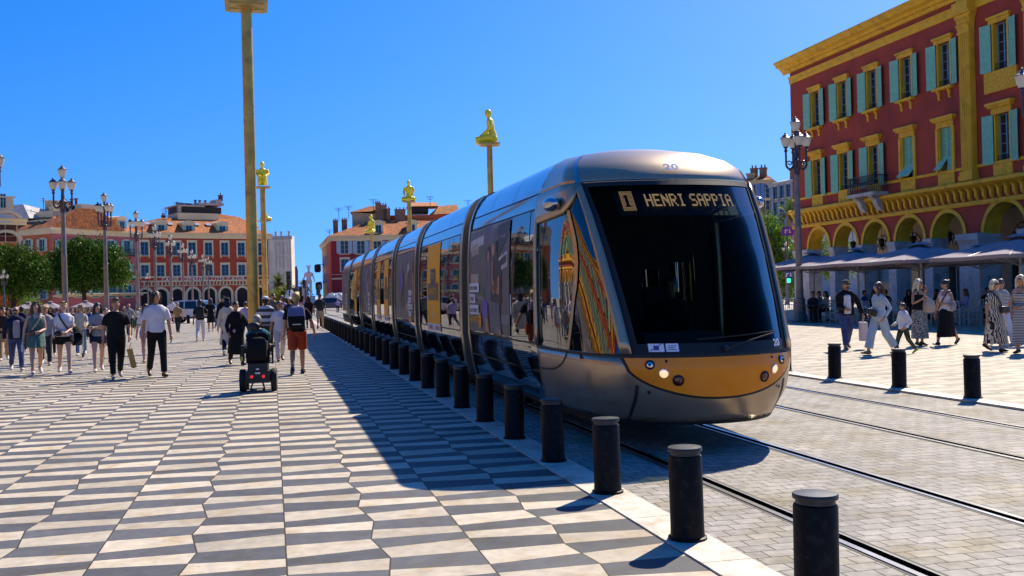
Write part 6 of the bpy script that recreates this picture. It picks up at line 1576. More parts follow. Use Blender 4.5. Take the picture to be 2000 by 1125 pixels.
    for k,sd in (('R',1),('L',-1)):
        sh,el,wr=A[k]; d_=(wr-el).normalized(); n_=V(-sd,0,0)-d_*d_.dot(V(-sd,0,0)); n_=n_.normalized() if n_.length>.1 else V(0,1,0); w_=d_.cross(n_)*sd
        ex.tube([wr,wr+d_*.035,wr+d_*.085],[(.026,.018),(.038,.019),(.036,.016)] if False else [.026,.03,.029],8,True,0)
        if detail:
            for q in range(4):
                o=(q-1.5)*.017; b0=wr+d_*.085+w_*o; ln=(.062,.074,.078,.060)[q] if sd>0 else (.060,.078,.074,.062)[q]; b1=b0+d_*ln*.55+n_*.010; b2=b1+d_*ln*.35+n_*.022; ex.tube([b0,b1,b2],[.0095,.0088,.007],6,True,0)
            b0=wr+d_*.03-w_*.028; ex.tube([b0,b0+d_*.035-w_*.018+n_*.01,b0+d_*.06-w_*.016+n_*.022],[.012,.0105,.008],6,True,0)
    if detail:
        for e in (-1,1):
            ex.ell(Hd(e*.029,.086,1.627),(.012,.006,.006),8,6,1,hm); ex.tube([Hd(e*.045,.080,1.645),Hd(e*.018,.092,1.649)],.0045,5,True,1)
        ex.tube([Hd(-.022,.088,1.565),Hd(0,.095,1.567),Hd(.022,.088,1.565)],[.003,.0065,.003],6,True,2)
    sc(g); sc(ex)
    body=remesh_later(g,'person',[skins[skin],facedark,lips],vox,None,ex,2,(p.x,p.y,p.z),rz)
    tag(body,label,'person',group)
    def add(mb,name,m,v=vox,sm=2): return remesh_later(sc(mb),name,m,v,body,None,sm)
    def sadd(mb,name,m): 
        o=sc(mb).build(name,m,body); return o
    # ---- hair
    st,hcx=hair; hmt=hairs.get(hcx)
    if st!='bald':
        g=MB(); g.ell(Hd(0,-.020,1.652),(.086,.100,.094),14,10,M=hm); g.ell(Hd(0,-.035,1.61),(.080,.075,.09),12,8,M=hm)
        if st=='curly':
            rr=random.Random(int(px*7))
            for i in range(26):
                a=rr.random()*2*PI; e=rr.random()*1.3; g.ell(Hd(.085*math.cos(a)*math.cos(e),-.02+.095*math.sin(a)*math.cos(e),1.66+.095*math.sin(e)),(.03,.03,.026),6,5)
        if st in ('long','longf'):
            L_=.30 if st=='long' else .42
            g.tube([Hd(0,-.05,1.66),Hd(0,-.075,1.56),Hd(0,-.095,1.46),Hd(0,-.11,1.66-L_)],[(.085,.06),(.10,.055),(.115,.05),(.09,.03)],12)
            for e in (-1,1): g.tube([Hd(e*.055,.035,1.70),Hd(e*.085,.03,1.62),Hd(e*.092,.01,1.52),Hd(e*.095,.02,1.66-L_+.02)],[.025,.032,.034,.02],8)
        if st=='bob':
            g.tube([Hd(0,-.04,1.68),Hd(0,-.06,1.58),Hd(0,-.07,1.48)],[(.088,.07),(.105,.06),(.09,.04)],12)
            for e in (-1,1): g.tube([Hd(e*.06,.03,1.70),Hd(e*.09,.02,1.60),Hd(e*.088,.0,1.49)],[.025,.035,.025],8)
        if st=='bun': g.ell(Hd(0,-.115,1.70),(.045,.045,.045),8,6)
        if st=='pony': g.tube([Hd(0,-.10,1.68),Hd(0,-.15,1.62),Hd(0,-.14,1.45)],[.03,.035,.015],8)
        if st=='quiff': g.ell(Hd(0,.035,1.72),(.07,.055,.04),10,7,M=hm)
        if st=='scarf': g.tube([Hd(0,-.03,1.60),Hd(0,-.03,1.50),V(0,0,Z(1.38))],[(.095,.10),(.09,.095),(.13,.11)],12)
        add(g,'hair' if st!='scarf' else 'headscarf',hmt if st!='scarf' else hat[1],vox*.9,1)
    if beard: g=MB(); g.ell(Hd(0,.048,1.555),(.052,.052,.038),10,8,M=hm); add(g,'beard',hairs[beard],vox*.8,1)
    if hat and st!='scarf':
        g=MB(); g.ell(Hd(0,-.008,1.672),(.092,.112,.075),14,10,M=hm)
        if hat[0]!='beret': g.tube([Hd(0,.06,1.662),Hd(0,.13,1.655),Hd(0,.175,1.645)],[(.078,.014),(.075,.012),(.05,.008)],10)
        else: g.tube([Hd(0,.05,1.67),Hd(0,.125,1.66)],[(.08,.02),(.06,.012)],10)
        add(g,'cap',hat[1],vox*.8,1)
    if glasses:
        g=MB(); zz=1.628 if glasses=='on' else 1.715; yy=.088 if glasses=='on' else .075
        for e in (-1,1): g.ell(Hd(e*.033,yy,zz),(.030,.014,.021 if glasses=='on' else .018),10,6,M=hm); g.tube([Hd(e*.060,yy-.01,zz+.008),Hd(e*.080,0,zz+.004)],.005,5)
        g.tube([Hd(-.02,yy+.004,zz+.006),Hd(.02,yy+.004,zz+.006)],.006,5); sadd(g,'sunglasses',shade)
    # ---- clothes
    kind,um=up
    def torso(g,z0,z1,off,dx=0,dy=0,flare=0):
        zs=[z0+(z1-z0)*i/9 for i in range(10)]; pr=[(p_[0]) for p_ in prof]
        ra=[(float(np.interp(z,pr,[q[1] for q in prof]))+off+dx+flare*max(0,(1.1-z)),float(np.interp(z,pr,[q[2] for q in prof]))+off+dy+flare*max(0,(1.1-z))) for z in zs]
        if fe and kind not in ('jacket',): pass
        g.tube([V(0,.0,Z(z)) for z in zs],ra,18)
    def sleeve(g,k,frac,r0,r1):
        sh,el,wr=A[k]; sd=1 if k=='R' else -1
        pts=[V(sd*.06,0,Z(1.425)),sh+V(-sd*.035,0,.012),sh+V(sd*.0,0,-.02)]; rr=[.040,.047,r0*.86]
        if frac<=.5: pts+= [sh.lerp(el,frac),sh.lerp(el,frac*2)]; rr+= [(r0+r1)/2,r1]
        else: pts+= [sh.lerp(el,.5),el,el.lerp(wr,(frac-.5)*2)]; rr+= [(r0*2+r1)/3,(r0+2*r1)/3,r1]
        g.tube(pts,rr,12)
    if kind in ('tee','shirt','long','jacket','hoodie','coat','dress_tee','tank','dress','camisole'):
        g=MB(); off=.015
        if kind in ('tee','dress_tee'):
            torso(g,.90,1.455,.018); [sleeve(g,k,.36,.070 if not fe else .062,.066 if not fe else .058) for k in 'RL']
        elif kind in ('long','shirt'):
            torso(g,.89,1.46,.018); [sleeve(g,k,.97,.066 if not fe else .058,.042) for k in 'RL']
        elif kind in ('jacket','hoodie'):
            torso(g,.86,1.47,.032); [sleeve(g,k,.97,.078 if not fe else .068,.05) for k in 'RL']
            g.tube([V(0,-.03,Z(1.43)),V(0,-.03,Z(1.50))],[(.10,.085),(.085,.075)],12)
        elif kind=='coat':
            torso(g,.84,1.47,.030); [sleeve(g,k,.97,.07,.048) for k in 'RL']
            g.tube([V(0,0,Z(.95)),V(0,0,Z(.7)),V(0,-.01,Z(.42)),V(0,-.02,Z(.34))],[(.19,.15),(.21,.18),(.24,.24),(.245,.25)],18)
        elif kind in ('tank','camisole'):
            torso(g,.92,1.32,.014)
            for e in (-1,1): g.tube([V(e*.085,.085,Z(1.29)),V(e*.085,.075,Z(1.38)),V(e*.082,.03,Z(1.450)),V(e*.082,-.03,Z(1.452)),V(e*.08,-.085,Z(1.36)),V(e*.08,-.09,Z(1.30))],[.026]*6,8)
        elif kind=='dress':
            torso(g,.92,1.34,.016)
            for e in (-1,1): g.tube([V(e*.085,.085*bw,Z(1.30)),V(e*.085,.078,Z(1.38)),V(e*.082,.03,Z(1.450)),V(e*.082,-.03,Z(1.452)),V(e*.08,-.085,Z(1.36)),V(e*.08,-.09*bw,Z(1.31))],[.028]*6,8)
        add(g,{'tee':'tee_shirt','tank':'vest_top','camisole':'vest_top','long':'long_sleeved_top','shirt':'shirt','hoodie':'hoodie'}.get(kind,kind.split('_')[0]),um)
    if inner is not None:
        g=MB(); zs=[.90+.055*i for i in range(10)]; g.tube([V(0,.045,Z(z)) for z in zs],[(.115*bw,.122*bw) if z<1.36 else (.08,.078) for z in zs],14); add(g,'inner_shirt',inner)
    lk,lm=low[0],low[1]
    def hips(g,z0,off):
        pr=[q[0] for q in prof]; zs=[z0,.86,.92,.98,1.03]; g.tube([V(0,0,Z(z)) for z in zs],[(float(np.interp(z,pr,[q[1] for q in prof]))+off,float(np.interp(z,pr,[q[2] for q in prof]))+off) for z in zs],16)
    if lk in ('trousers','wide','shorts','shortshort','leggings'):
        g=MB(); hips(g,.82,.010)
        for k in ('R','L'):
            h,kn_,an,q=J[k]
            if lk=='trousers': g.tube([h+V(0,0,.02),h.lerp(kn_,.5),kn_,kn_.lerp(an,.5),kn_.lerp(an,.97)],[.101*bw,.090*bw,.072*bw,.066,.062],14)
            elif lk=='leggings': g.tube([h+V(0,0,.02),h.lerp(kn_,.5),kn_,kn_.lerp(an,.5),kn_.lerp(an,.97)],[.096,.084,.062,.058,.046],14)
            elif lk=='wide': g.tube([h+V(0,0,.02),h.lerp(kn_,.5),kn_,kn_.lerp(an,.5),kn_.lerp(an,.86)],[.104,.104,.098,.098,.104],14)
            elif lk=='shorts': g.tube([h+V(0,0,.02),h.lerp(kn_,.5),h.lerp(kn_,.92)],[.106*bw,.102*bw,.090*bw],14)
            else: g.tube([h+V(0,0,.02),h.lerp(kn_,.2),h.lerp(kn_,.42)],[.105*bw,.105*bw,.102*bw],14)
        add(g,'trousers' if lk in('trousers','wide','leggings') else 'shorts',lm)
    elif lk in ('skirt','miniskirt','maxi'):
        zl={'skirt':.42,'miniskirt':.62,'maxi':.16}[lk] if len(low)<3 else low[2]
        g=MB(); kf=(J['R'][1]+J['L'][1])/2; rows=[]; NZ=11
        ext=abs(J['R'][2].y-J['L'][2].y)/2
        for i in range(NZ):
            u=i/(NZ-1); z=1.04+(zl-1.04)*u; a0=(.135 if fe else .15)*bw+.036*min(1,u*4)+.02*u; b0=.105*bw+.035*min(1,u*4)+.03*u+ext*.45*u; row=[]
            for j in range(36):
                a=2*PI*j/36; rp=1+.05*u*math.sin(a*9+px)+.03*u*math.sin(a*5+2); row.append(V(a0*rp*math.cos(a),(kf.y*.5*u)+b0*rp*math.sin(a),Z(z)))
            rows.append(row)
        g.rings(rows[::-1],True,True); add(g,'skirt',lm,vox,1)
    sm=shoe or cloth('white_shoe',(.6,.58,.56))
    for k in ('R','L'):
        hl,to,fw,dn=foot[k]; g=MB(); mid=hl.lerp(to,.55)
        g.tube([hl-fw*.02,hl+V(0,0,.012),mid+V(0,0,.006),to,to+fw*.035],[(.034,.034),(.045,.045),(.046,.036),(.042,.026),(.02,.014)],12); g.tube([hl+V(0,0,.0)+fw*.03,J[k][2]+V(0,0,-.005)],[.046,.046],10)
        add(g,'shoe',sm,vox*.9,1)
    if strap:
        g=MB(); e=strap[1]; pts=[V(-e*.10,-.10,Z(1.38)),V(-e*.11,-.02,Z(1.462)),V(-e*.105,.07,Z(1.425)),V(-e*.07,.125*bw+.02,Z(1.32)),V(0,.135*bw+.022,Z(1.20)),V(e*.09,.115*bw+.025,Z(1.07)),V(e*.17*bw,.05,Z(.97))]
        g.tube(pts,[(.020,.013)]*len(pts),8); sadd(g,'bag_strap',strap[0])
    body['_s']=s
    info=dict(o=body,s=s,A=A,Z=Z,p=p,rz=rz,J=J,foot=foot,hd=Hd)
    return info
def held(info,name,label,cat,build,m,group=None):
    "an object of its own placed in the frame of a person"
    g=MB(); build(g,info); g.v=[(x*info['s'],y*info['s'],z*info['s']) for x,y,z in g.v]
    o=g.build(name,m,None,True,45)
    if 'bag' in name: q=o.modifiers.new('round','BEVEL'); q.width=.022 if name!='paper_bag' and name!='carrier_bag' else .006; q.segments=3
    o.location=info['p']; o.rotation_euler=(0,0,info['rz']); return tag(o,label,cat,group)
c_black=cloth('black',(.010,.010,.011)); c_char=cloth('charcoal',(.03,.03,.033)); c_white=cloth('white',(.66,.62,.64)); c_navy=cloth('navy',(.012,.016,.045)); c_grey=cloth('grey',(.30,.28,.29)); c_jean=cloth('denim',(.05,.07,.17),.85,.3); c_jeanl=cloth('pale_denim',(.13,.20,.36),.85,.3)
c_tan=cloth('tan',(.36,.22,.10)); c_cream=cloth('cream',(.56,.49,.38)); c_khaki=cloth('khaki',(.34,.29,.20)); c_rust=cloth('brick_red',(.38,.055,.018)); c_pink=cloth('pink',(.52,.26,.32)); c_teal=cloth('teal',(.015,.14,.20)); c_blue=cloth('royal_blue',(.02,.06,.34)); c_sky=cloth('pale_blue',(.44,.50,.54)); c_olive=cloth('olive',(.07,.075,.04)); c_beige=cloth('beige',(.46,.37,.27)); c_violet=cloth('lilac',(.42,.34,.55)); c_redt=cloth('red',(.42,.03,.03)); c_green=cloth('bottle_green',(.02,.12,.06))
c_romper=pattern('romper_print','spot',(.02,.06,.055),(.09,.19,.17),60); c_leopard=pattern('leopard_print','spot',(.02,.02,.02),(.42,.40,.36),46); c_zebra=pattern('zebra_print','zebra',(.015,.013,.012),(.62,.55,.43),9); c_strw=pattern('narrow_stripes','stripe',(.03,.03,.04),(.66,.60,.55),9); c_strw2=pattern('broad_grey_stripes','stripe',(.05,.05,.06),(.50,.47,.52),1.7); c_check=pattern('grey_check','spot',(.10,.10,.11),(.45,.44,.45),30); c_camo=pattern('camouflage','spot',(.02,.02,.018),(.06,.065,.035),12)
s_white=cloth('white_sneaker',(.64,.60,.56)); s_black=cloth('black_shoe',(.012,.012,.012),.4); s_tan=cloth('tan_shoe',(.26,.15,.07),.6); s_lime=cloth('lime_shoe',(.42,.55,.03)); s_navy=cloth('navy_sneaker',(.02,.03,.08))
leather=mat('black_leather',(.010,.010,.010),.35,0,var=.15); paper=mat('kraft_paper',(.42,.26,.07),.75,0,var=.12,scale=5,bump=.2); bagw=mat('pink_white_paper',(.62,.50,.50),.6,0,var=.05); bagbeige=mat('beige_leather',(.42,.33,.26),.5,0,var=.08)
GW='people walking on the chequered plaza'; GT='people walking past the terrace'
P=person
# -- the group coming towards the viewer on the left
P(8,704,599,0,'m','tan',('short','black'),('long',cloth('dark_brown',(.035,.02,.014))),('trousers',c_tan),s_white,('front','back'),1,0,'man in dark top and tan trousers at the left border','group')
a=P(33,724,597,5,'m','tan',('bald',None),('jacket',c_navy),('trousers',c_jean),s_white,('back','fwd'),-1,-15,'bald bearded man in navy jacket over grey tee and jeans',GW,1.05,beard='brown',inner=c_grey,glasses='on')
b_=P(72,731,587,3,'f','light',('long','brown'),('dress',c_romper),('miniskirt',c_romper,.66),s_white,('down','front'),1,8,'woman in dark green patterned short playsuit with tan crossbody strap',GW,1.15,glasses='top',strap=(bagbeige,1))
held(b_,'bottle','clear water bottle in the hand of the woman in the green playsuit','bottle',lambda g,i:g.lathe([(.032,0),(.034,.01),(.034,.15),(.015,.19),(.015,.21)],tuple(i['A']['R'][2]+Vector((.02,.02,-.26))),12),mat('water_bottle',(.5,.55,.6),.1,0,var=0))
held(b_,'belt_bag','tan hip bag of the woman in the green playsuit','bag',lambda g,i:g.ell((.10,.17,i['Z'](1.0)),(.10,.05,.07)),mat('brown_leather',(.10,.05,.03),.5,0,var=.1))
P(90,713,596,0,'m','tan',('curly','blonde'),('hoodie',c_grey),('trousers',c_char),s_white,('down','fwd'),-1,-10,'fair man in grey hoodie walking half behind the woman in the green playsuit',GW)
P(102,696,622,0,'m','tan',('short','black'),('jacket',c_char),('trousers',c_black),s_white,('down','down'),1,0,'small boy in dark jacket open over a white shirt',GW,.95,inner=c_white)
c_=P(127,729,587,2,'f','light',('bun','blonde'),('tee',c_white),('shortshort',c_black),s_white,('front2','front2'),-1,0,'woman in white tee and black shorts with black crossbody strap, hands clasped',GW,1.15,glasses='top',strap=(leather,-1))
held(c_,'belt_bag','dark crossbody bag at the waist of the woman in white tee','bag',lambda g,i:g.ell((.12,.19,i['Z'](.98)),(.11,.05,.07)),leather)
w_=P(159,694,594,-3,'f','light',('long','blonde'),('long',c_cream),('trousers',c_jeanl),s_white,('pram','pram'),1,0,'blonde woman in cream cardigan and blue jeans pushing a pram',GW,glasses='top')
d_=P(193,726,589,4,'f','light',('longf','black'),('tee',c_grey),('shortshort',c_navy),s_white,('cross','cross'),1,10,'dark-haired woman in grey tee and navy shorts walking with crossed arms',GW,1.1)
held(d_,'shoulder_bag','black shoulder bag at the side of the woman with crossed arms','bag',lambda g,i:g.box((.24,.10,i['Z'](1.0)),(.08,.24,.20)),leather)
P(208,708,600,0,'m','light',('short','brown'),('tee',c_khaki),('shorts',c_tan),s_black,('down','down'),-1,0,'man in khaki tee and tan shorts hidden behind the crossed-arm woman',GW)
e_=P(229,739,583,6,'m','tan',('quiff','brown'),('tee',c_black),('trousers',c_black),cloth('grey_sneaker',(.34,.32,.34)),('down','fwd'),1,0,'stocky man all in black carrying a brown paper bag',GW,1.12,stride=.7)
def kraft(g,i):
    c=i['A']['L'][2]+Vector((-.03,.02,-.46)); M=Matrix.Rotation(R(12),3,'Y'); g.box(c,(.09,.28,.42),M); g.tube([c+M@Vector((0,-.06,.21)),c+Vector((.0,0,.35)),c+M@Vector((0,.06,.21))],.005,5)
held(e_,'paper_bag','brown paper carrier bag hanging from the hand of the man in black','bag',kraft,paper)
f_=P(308,736,568,10,'m','tan',('bob','black'),('tee',c_white),('trousers',c_black),s_black,('down','down'),-1,20,'tall long-haired man in white tee and black trousers with wristwatch',GW,1.0,stride=.75)
P(287,708,592,5,'f','light',('long','brown'),('tee',c_white),('shortshort',c_pink),s_tan,('down','down'),1,0,'woman in white top and pink shorts half hidden behind the tall man',GW)
# pram
t=thing('pram','black pram pushed by the blonde woman in cream cardigan','pram',at(150,698),w_['rz']); t.scale=(.8,.8,.74)
g=MB(); g.rings([[(x,y*1.0,z) for x,y,z in r] for r in ([(-.2,-.15,.55),(.2,-.15,.55),(.2,.40,.50),(-.2,.40,.50)],[(-.22,-.22,1.0),(.22,-.22,1.0),(.22,-.05,1.0),(-.22,-.05,1.0)])],True,True); g.build('seat',c_black,t)
g=MB(); 
for k in range(5):
    an=R(95-25*k)
g.rings([[(.23*math.cos(q)*1.0,-.16+.34*math.cos(R(20+20*k))*1.0,.80+.36*math.sin(R(20+20*k))*math.sin(q)+.12*math.sin(q)) for q in [PI*j/10 for j in range(11)]] for k in range(6)],False,False); g.build('hood',c_black,t)
g=MB()
for e in (-1,1): g.tube([(e*.22,-.45,1.02),(e*.22,-.1,.55),(e*.20,.42,.16)],.014,6); g.tube([(e*.22,.1,.52),(e*.24,-.28,.15)],.014,6)
g.tube([(-.22,-.45,1.02),(.22,-.45,1.02)],.018,6); g.build('frame',steelbar,t)
for e in (-1,1):
    for y,r in ((.42,.10),(-.28,.14)):
        g=MB(); g.rings([[(e*.23+dx,y+rr*math.cos(2*PI*j/16),r+rr*math.sin(2*PI*j/16)) for j in range(16)] for dx,rr in ((-.025,r*.7),(-.02,r),(.02,r),(.025,r*.7))],True,True); g.build('wheel',tyre,t)
# -- middle distance
P(337,633,582,180,'f','light',('pony','brown'),('tee',c_white),('shortshort',c_black),s_white,('down','fwd'),1,0,'woman seen from behind in white top and black shorts by the white car',GW,strap=(leather,1),detail=False)
bp_=P(392,667,584,175,'m','brown',('short','black'),('tee',c_black),('trousers',c_white),s_white,('phone','down'),1,0,'man seen from behind with black backpack and white trousers',GW)
def pack(g,i,col=None):
    z=i['Z']; g.rings([[(x*1.0,y,zz) for x,y in ((-.14,-.12),(.14,-.12),(.16,-.20),(.11,-.29),(-.11,-.29),(-.16,-.20))] if 0 else [(sx*wd,-.115-dp*(0 if k<2 else 1)*1.0,zz) for k,sx in enumerate((-1,1,1,-1))] for zz,wd,dp in ((z(.98),.13,.10),(z(1.02),.16,.16),(z(1.2),.17,.17),(z(1.38),.15,.13),(z(1.45),.10,.06))],True,True)
held(bp_,'backpack','black backpack worn by the man in white trousers','backpack',pack,c_char)
P(412,648,583,178,'f','tan',('long','brown'),('tee',c_black),('skirt',c_black,.46),s_white,('down','down'),0,0,'woman seen from behind in a black knee-length dress',GW,detail=False)
P(438,662,577,10,'m','tan',('short','black'),('jacket',c_black),('trousers',c_black),s_black,('down','down'),1,0,'man all in black wearing a black cap, facing the viewer',GW,hat=('cap',c_black),detail=False)
P(446,694,579,178,'f','tan',('scarf',None),('coat',c_cream),('trousers',c_navy),s_white,('down','down'),1,0,'person in a cream coat and dark headscarf seen from behind',GW,hat=('scarf',c_navy))
k_=P(463,713,587,12,'f','tan',('bun','black'),('coat',c_black),('trousers',c_black),s_black,('fwd','out'),-1,10,'woman in a long open black coat striding towards the viewer',GW)
held(k_,'handbag','tiny pink pouch held by the woman in the long black coat','bag',lambda g,i:g.ell(tuple(Vector((.10,.22,i['Z'](.95)))),(.04,.03,.05)),c_pink)
P(481,664,588,170,'m','light',('short','brown'),('tee',c_violet),('trousers',c_navy),s_white,('down','phone'),1,0,'person in a lilac shirt between the coat woman and the mast',GW,detail=False)
P(521,694,577,172,'m','dark',('short','black'),('long',c_strw2),('trousers',c_char),s_white,('down','down'),1,-40,'man in white cap and broad-striped grey shirt seen from behind',GW,1.15,hat=('cap',c_white))
P(536,660,573,5,'m','tan',('short','black'),('tee',cloth('sage',(.13,.14,.11))),('trousers',c_char),s_black,('down','down'),1,10,'bearded man in sage tee coming towards the viewer',GW,1.1,beard='black',detail=False)
P(552,655,576,-8,'f','light',('long','brown'),('tee',c_violet),('trousers',c_jeanl),s_white,('down','phone'),1,0,'woman in lilac top behind the girl in white',GW,detail=False)
P(567,660,579,0,'f','tan',('bun','brown'),('tee',c_char),('trousers',c_black),s_black,('down','down'),1,0,'woman in white cap and sunglasses glimpsed left of the backpack man',GW,hat=('cap',c_white),glasses='on',detail=False)
P(548,706,586,8,'f','tan',('pony','brown'),('tee',c_white),('trousers',cloth('off_white',(.56,.50,.50))),s_black,('down','down'),1,-15,'girl in white tee and pale trousers walking towards the viewer',GW)
m_=P(582,731,571,178,'m','tan',('quiff','blonde'),('tee',c_black),('shorts',c_rust),s_navy,('out','down'),1,-25,'fair-haired man with grey backpack and brick-red shorts seen from behind',GW,1.08,stride=.75)
pk_=thing('backpack','grey and black backpack on the man in brick-red shorts','backpack',m_['p'],m_['rz']); pk_.scale=(m_['s'],)*3
g=MB(); pack(g,m_); g.build('pack_body',c_black,pk_,True,50)
zz=m_['Z']; g=MB(); g.rings([[(sx*w2,-.12-d2*(0 if k<2 else 1),z_) for k,sx in enumerate((-1,1,1,-1))] for z_,w2,d2 in ((zz(1.24),.172,.178),(zz(1.38),.155,.14),(zz(1.455),.105,.07))],True,True); g.build('top_flap',cloth('slate_violet',(.17,.15,.27)),pk_,True,50)
g=MB()
for e in (-1,1): g.tube([(e*.155,-.13,zz(1.0)),(e*.175,-.17,zz(1.2)),(e*.155,-.16,zz(1.38)),(e*.10,-.13,zz(1.46)),(e*.09,.0,zz(1.47)),(e*.10,.12,zz(1.35))],[.014]*6,6)
g.build('piping',cloth('grey_trim',(.35,.35,.36)),pk_); g=MB(); g.bx(-.08,.10,-.295,-.288,zz(1.06),zz(1.075)); g.build('zip',decal,pk_)
held(m_,'phone','dark phone in the hand of the backpack man','phone',lambda g,i:g.box(tuple(i['A']['R'][2]+Vector((0,.03,-.11))),(.012,.08,.15)),shade)
P(604,642,577,180,'f','tan',('longf','black'),('jacket',c_black),('leggings',c_black),s_black,('down','down'),1,0,'woman all in black with long dark hair seen from behind near the kerb',GW,detail=False)
n_=P(626,642,573,176,'m','tan',('short','brown'),('tee',c_char),('shorts',c_khaki),s_navy,('down','out'),1,0,'man with dark backpack and khaki shorts walking away beside the bollards',GW,1.05,hat=('cap',c_char),detail=False)
held(n_,'backpack','dark backpack on the man in khaki shorts','backpack',pack,c_char)
# -- far strollers on the left
far_=[(18,690,600,0,'f','tan',('long','black'),('tee',c_char),('trousers',c_jean),'dark-haired woman in charcoal tee behind the man at the left border'),
(44,688,597,178,'m','tan',('short','black'),('jacket',c_navy),('trousers',c_char),'man in navy jacket walking away behind the bald man'),
(84,690,596,10,'m','brown',('bald',None),('shirt',c_white),('trousers',c_navy),'brown bald man in white shirt behind the playsuit woman'),
(100,672,598,0,'f','tan',('long','black'),('long',c_black),('trousers',c_black),'woman in black top with long dark hair above the small boy'),
(113,668,600,170,'m','light',('short','brown'),('tee',c_violet),('shorts',c_khaki),'man in lilac tee and khaki shorts behind the clasped-hands woman'),
(142,662,602,5,'m','tan',('short','brown'),('tee',c_olive),('trousers',c_jean),'man in olive tee between the white-tee woman and the pram woman'),
(176,664,601,0,'f','light',('bob','brown'),('long',c_blue),('trousers',c_char),'woman in blue top behind the pram, next to the crossed-arm woman'),
(62,664,600,175,'f','tan',('pony','black'),('tee',c_redt),('trousers',c_black),'woman in red tee walking away behind the bald man'),
(253,655,592,178,'m','tan',('bald',None),('shirt',c_check),('trousers',c_char),'bald man in grey checked shirt seen from behind, right of the paper bag'),
(266,648,598,5,'f','tan',('long','brown'),('tee',c_cream),('skirt',c_green),'woman in cream top and green skirt left of the tall man'),
(276,640,598,0,'m','light',('short','black'),('tee',c_sky),('trousers',c_navy),'man in pale blue tee just left of the tall long-haired man'),
(430,640,586,-60,'f','tan',('long','black'),('tee',c_sky),('trousers',c_jeanl),'woman in pale blue top by the front of the white car'),
(348,650,590,170,'m','light',('short','grey'),('tee',c_tan),('trousers',c_char),'grey-haired man in tan tee beside the tall man'),
(660,612,583,0,'m','tan',('short','black'),('tee',c_violet),('trousers',c_navy),'tiny far man in lilac tee in front of the fountain spray'),
(30,652,600,8,'m','light',('short','grey'),('tee',c_teal),('trousers',c_khaki),'grey-haired man in teal tee far behind the bald man'),
(150,646,602,0,'f','tan',('long','brown'),('tee',c_pink),('trousers',c_white),'far woman in pink tee and white trousers above the pram'),
(222,652,600,0,'m','tan',('short','brown'),('long',c_green),('trousers',c_char),'man in green pullover behind the stocky man in black'),
(243,640,598,30,'f','light',('bob','blonde'),('tee',c_rust),('trousers',c_navy),'far blonde woman in brick-red tee right of the stocky man'),
(200,640,601,170,'m','light',('short','black'),('tee',c_white),('trousers',c_jean),'far man in white tee and jeans behind the crossed-arm woman'),
(128,640,600,0,'f','tan',('pony','black'),('long',c_grey),('trousers',c_char),'far woman in grey pullover behind the clasped-hands woman')]
for i,(px,py,tp,fc,sx,sk,hr_,u_,l_,lab) in enumerate(far_):
    P(px,py,tp,fc,sx,sk,hr_,u_,l_,s_white if i%2 else s_black,('down','front') if i%3==0 else ('fwd','down'),1 if i%2 else -1,0,lab,'strollers in the far crowd',1.0,detail=False)
# small far cafe parasols behind the crowd on the left
for i,(px,zz_) in enumerate(((55,92),(98,92),(167,96))):
    b=gz(px,zz_); parasol(b.x,b.y,('low white parasol showing above the bald man','low white parasol above the small boy','low pinkish parasol right of the pram woman')[i],1.2,1.75,1.25,group='far small parasols')
# -- wheelchair user
pw=at(505,765); zw=(pw-Vector((0,0,CH))).dot(_F)
vv=Vector((pw.x,pw.y)).normalized(); wz=math.atan2(vv.y,vv.x)-PI/2-R(4)
WC=thing('power_wheelchair','black powered wheelchair seen from behind with red reflectors','wheelchair',(pw.x,pw.y,0),wz); WC.scale=(.84,)*3
wb=mat('wheelchair_black',(.010,.010,.012),.5,0,var=.1); wfab=cloth('chair_fabric',(.010,.010,.012)); wred=mat('glowing_reflector_red',(.75,.02,.02),.2,0,var=0,emit=(1,.03,.03,.35)); wlime=mat('lime_plastic',(.5,.6,.03),.4,0,var=0)  # red reflectors get a faint added glow of their own to look lit
for e in (-1,1):
    g=MB(); r=.24; c=(e*.32,.10,r); g.rings([[(c[0]+dx,c[1]+rr*math.cos(2*PI*j/28),c[2]+rr*math.sin(2*PI*j/28)) for j in range(28)] for dx,rr in ((-.06,r*.62),(-.06,r*.94),(-.03,r),(.03,r),(.06,r*.94),(.06,r*.62))],True,True); wh=g.build('wheel',tyre,WC)
    g=MB(); g.rings([[(c[0]+e*.058+dx,c[1]+rr*math.cos(2*PI*j/20),c[2]+rr*math.sin(2*PI*j/20)) for j in range(20)] for dx,rr in ((0,r*.6),(e*.012,r*.5),(e*.012,r*.1))],True,True); g.build('rim',steelbar,wh)
    g=MB(); r=.10; c=(e*.27,.62,r); g.rings([[(c[0]+dx,c[1]+rr*math.cos(2*PI*j/16),c[2]+rr*math.sin(2*PI*j/16)) for j in range(16)] for dx,rr in ((-.03,r*.7),(-.03,r),(.03,r),(.03,r*.7))],True,True); g.build('caster',tyre,WC)
    g=MB(); g.tube([(e*.30,.0,.58),(e*.31,.0,.92),(e*.31,.36,.93)],.022,8); g.bx(e*.31-.04,e*.31+.04,.02,.40,.92,.97); g.build('armrest',wb,WC)
    g=MB(); g.lathe([(.035,0),(.035,.012),(.01,.016)],n=14); o=g.build('reflector',wred,WC); o.location=(e*.12,-.165,.33); o.rotation_euler=(R(90),0,0)
    g=MB(); g.tube([(e*.10,-.12,.2),(e*.13,-.22,.12),(e*.13,-.22,.07)],.018,6); g.lathe([(.03,0),(.03,.05)],(e*.13,-.22,.03),8); g.build('anti_tip_wheel',wb,WC)
g=MB(); g.bx(-.25,.25,-.16,.52,.20,.44); g.bx(-.20,.20,-.14,.45,.44,.60); g.bx(-.30,.30,.05,.15,.22,.28); g.build('base_unit',wb,WC,False)
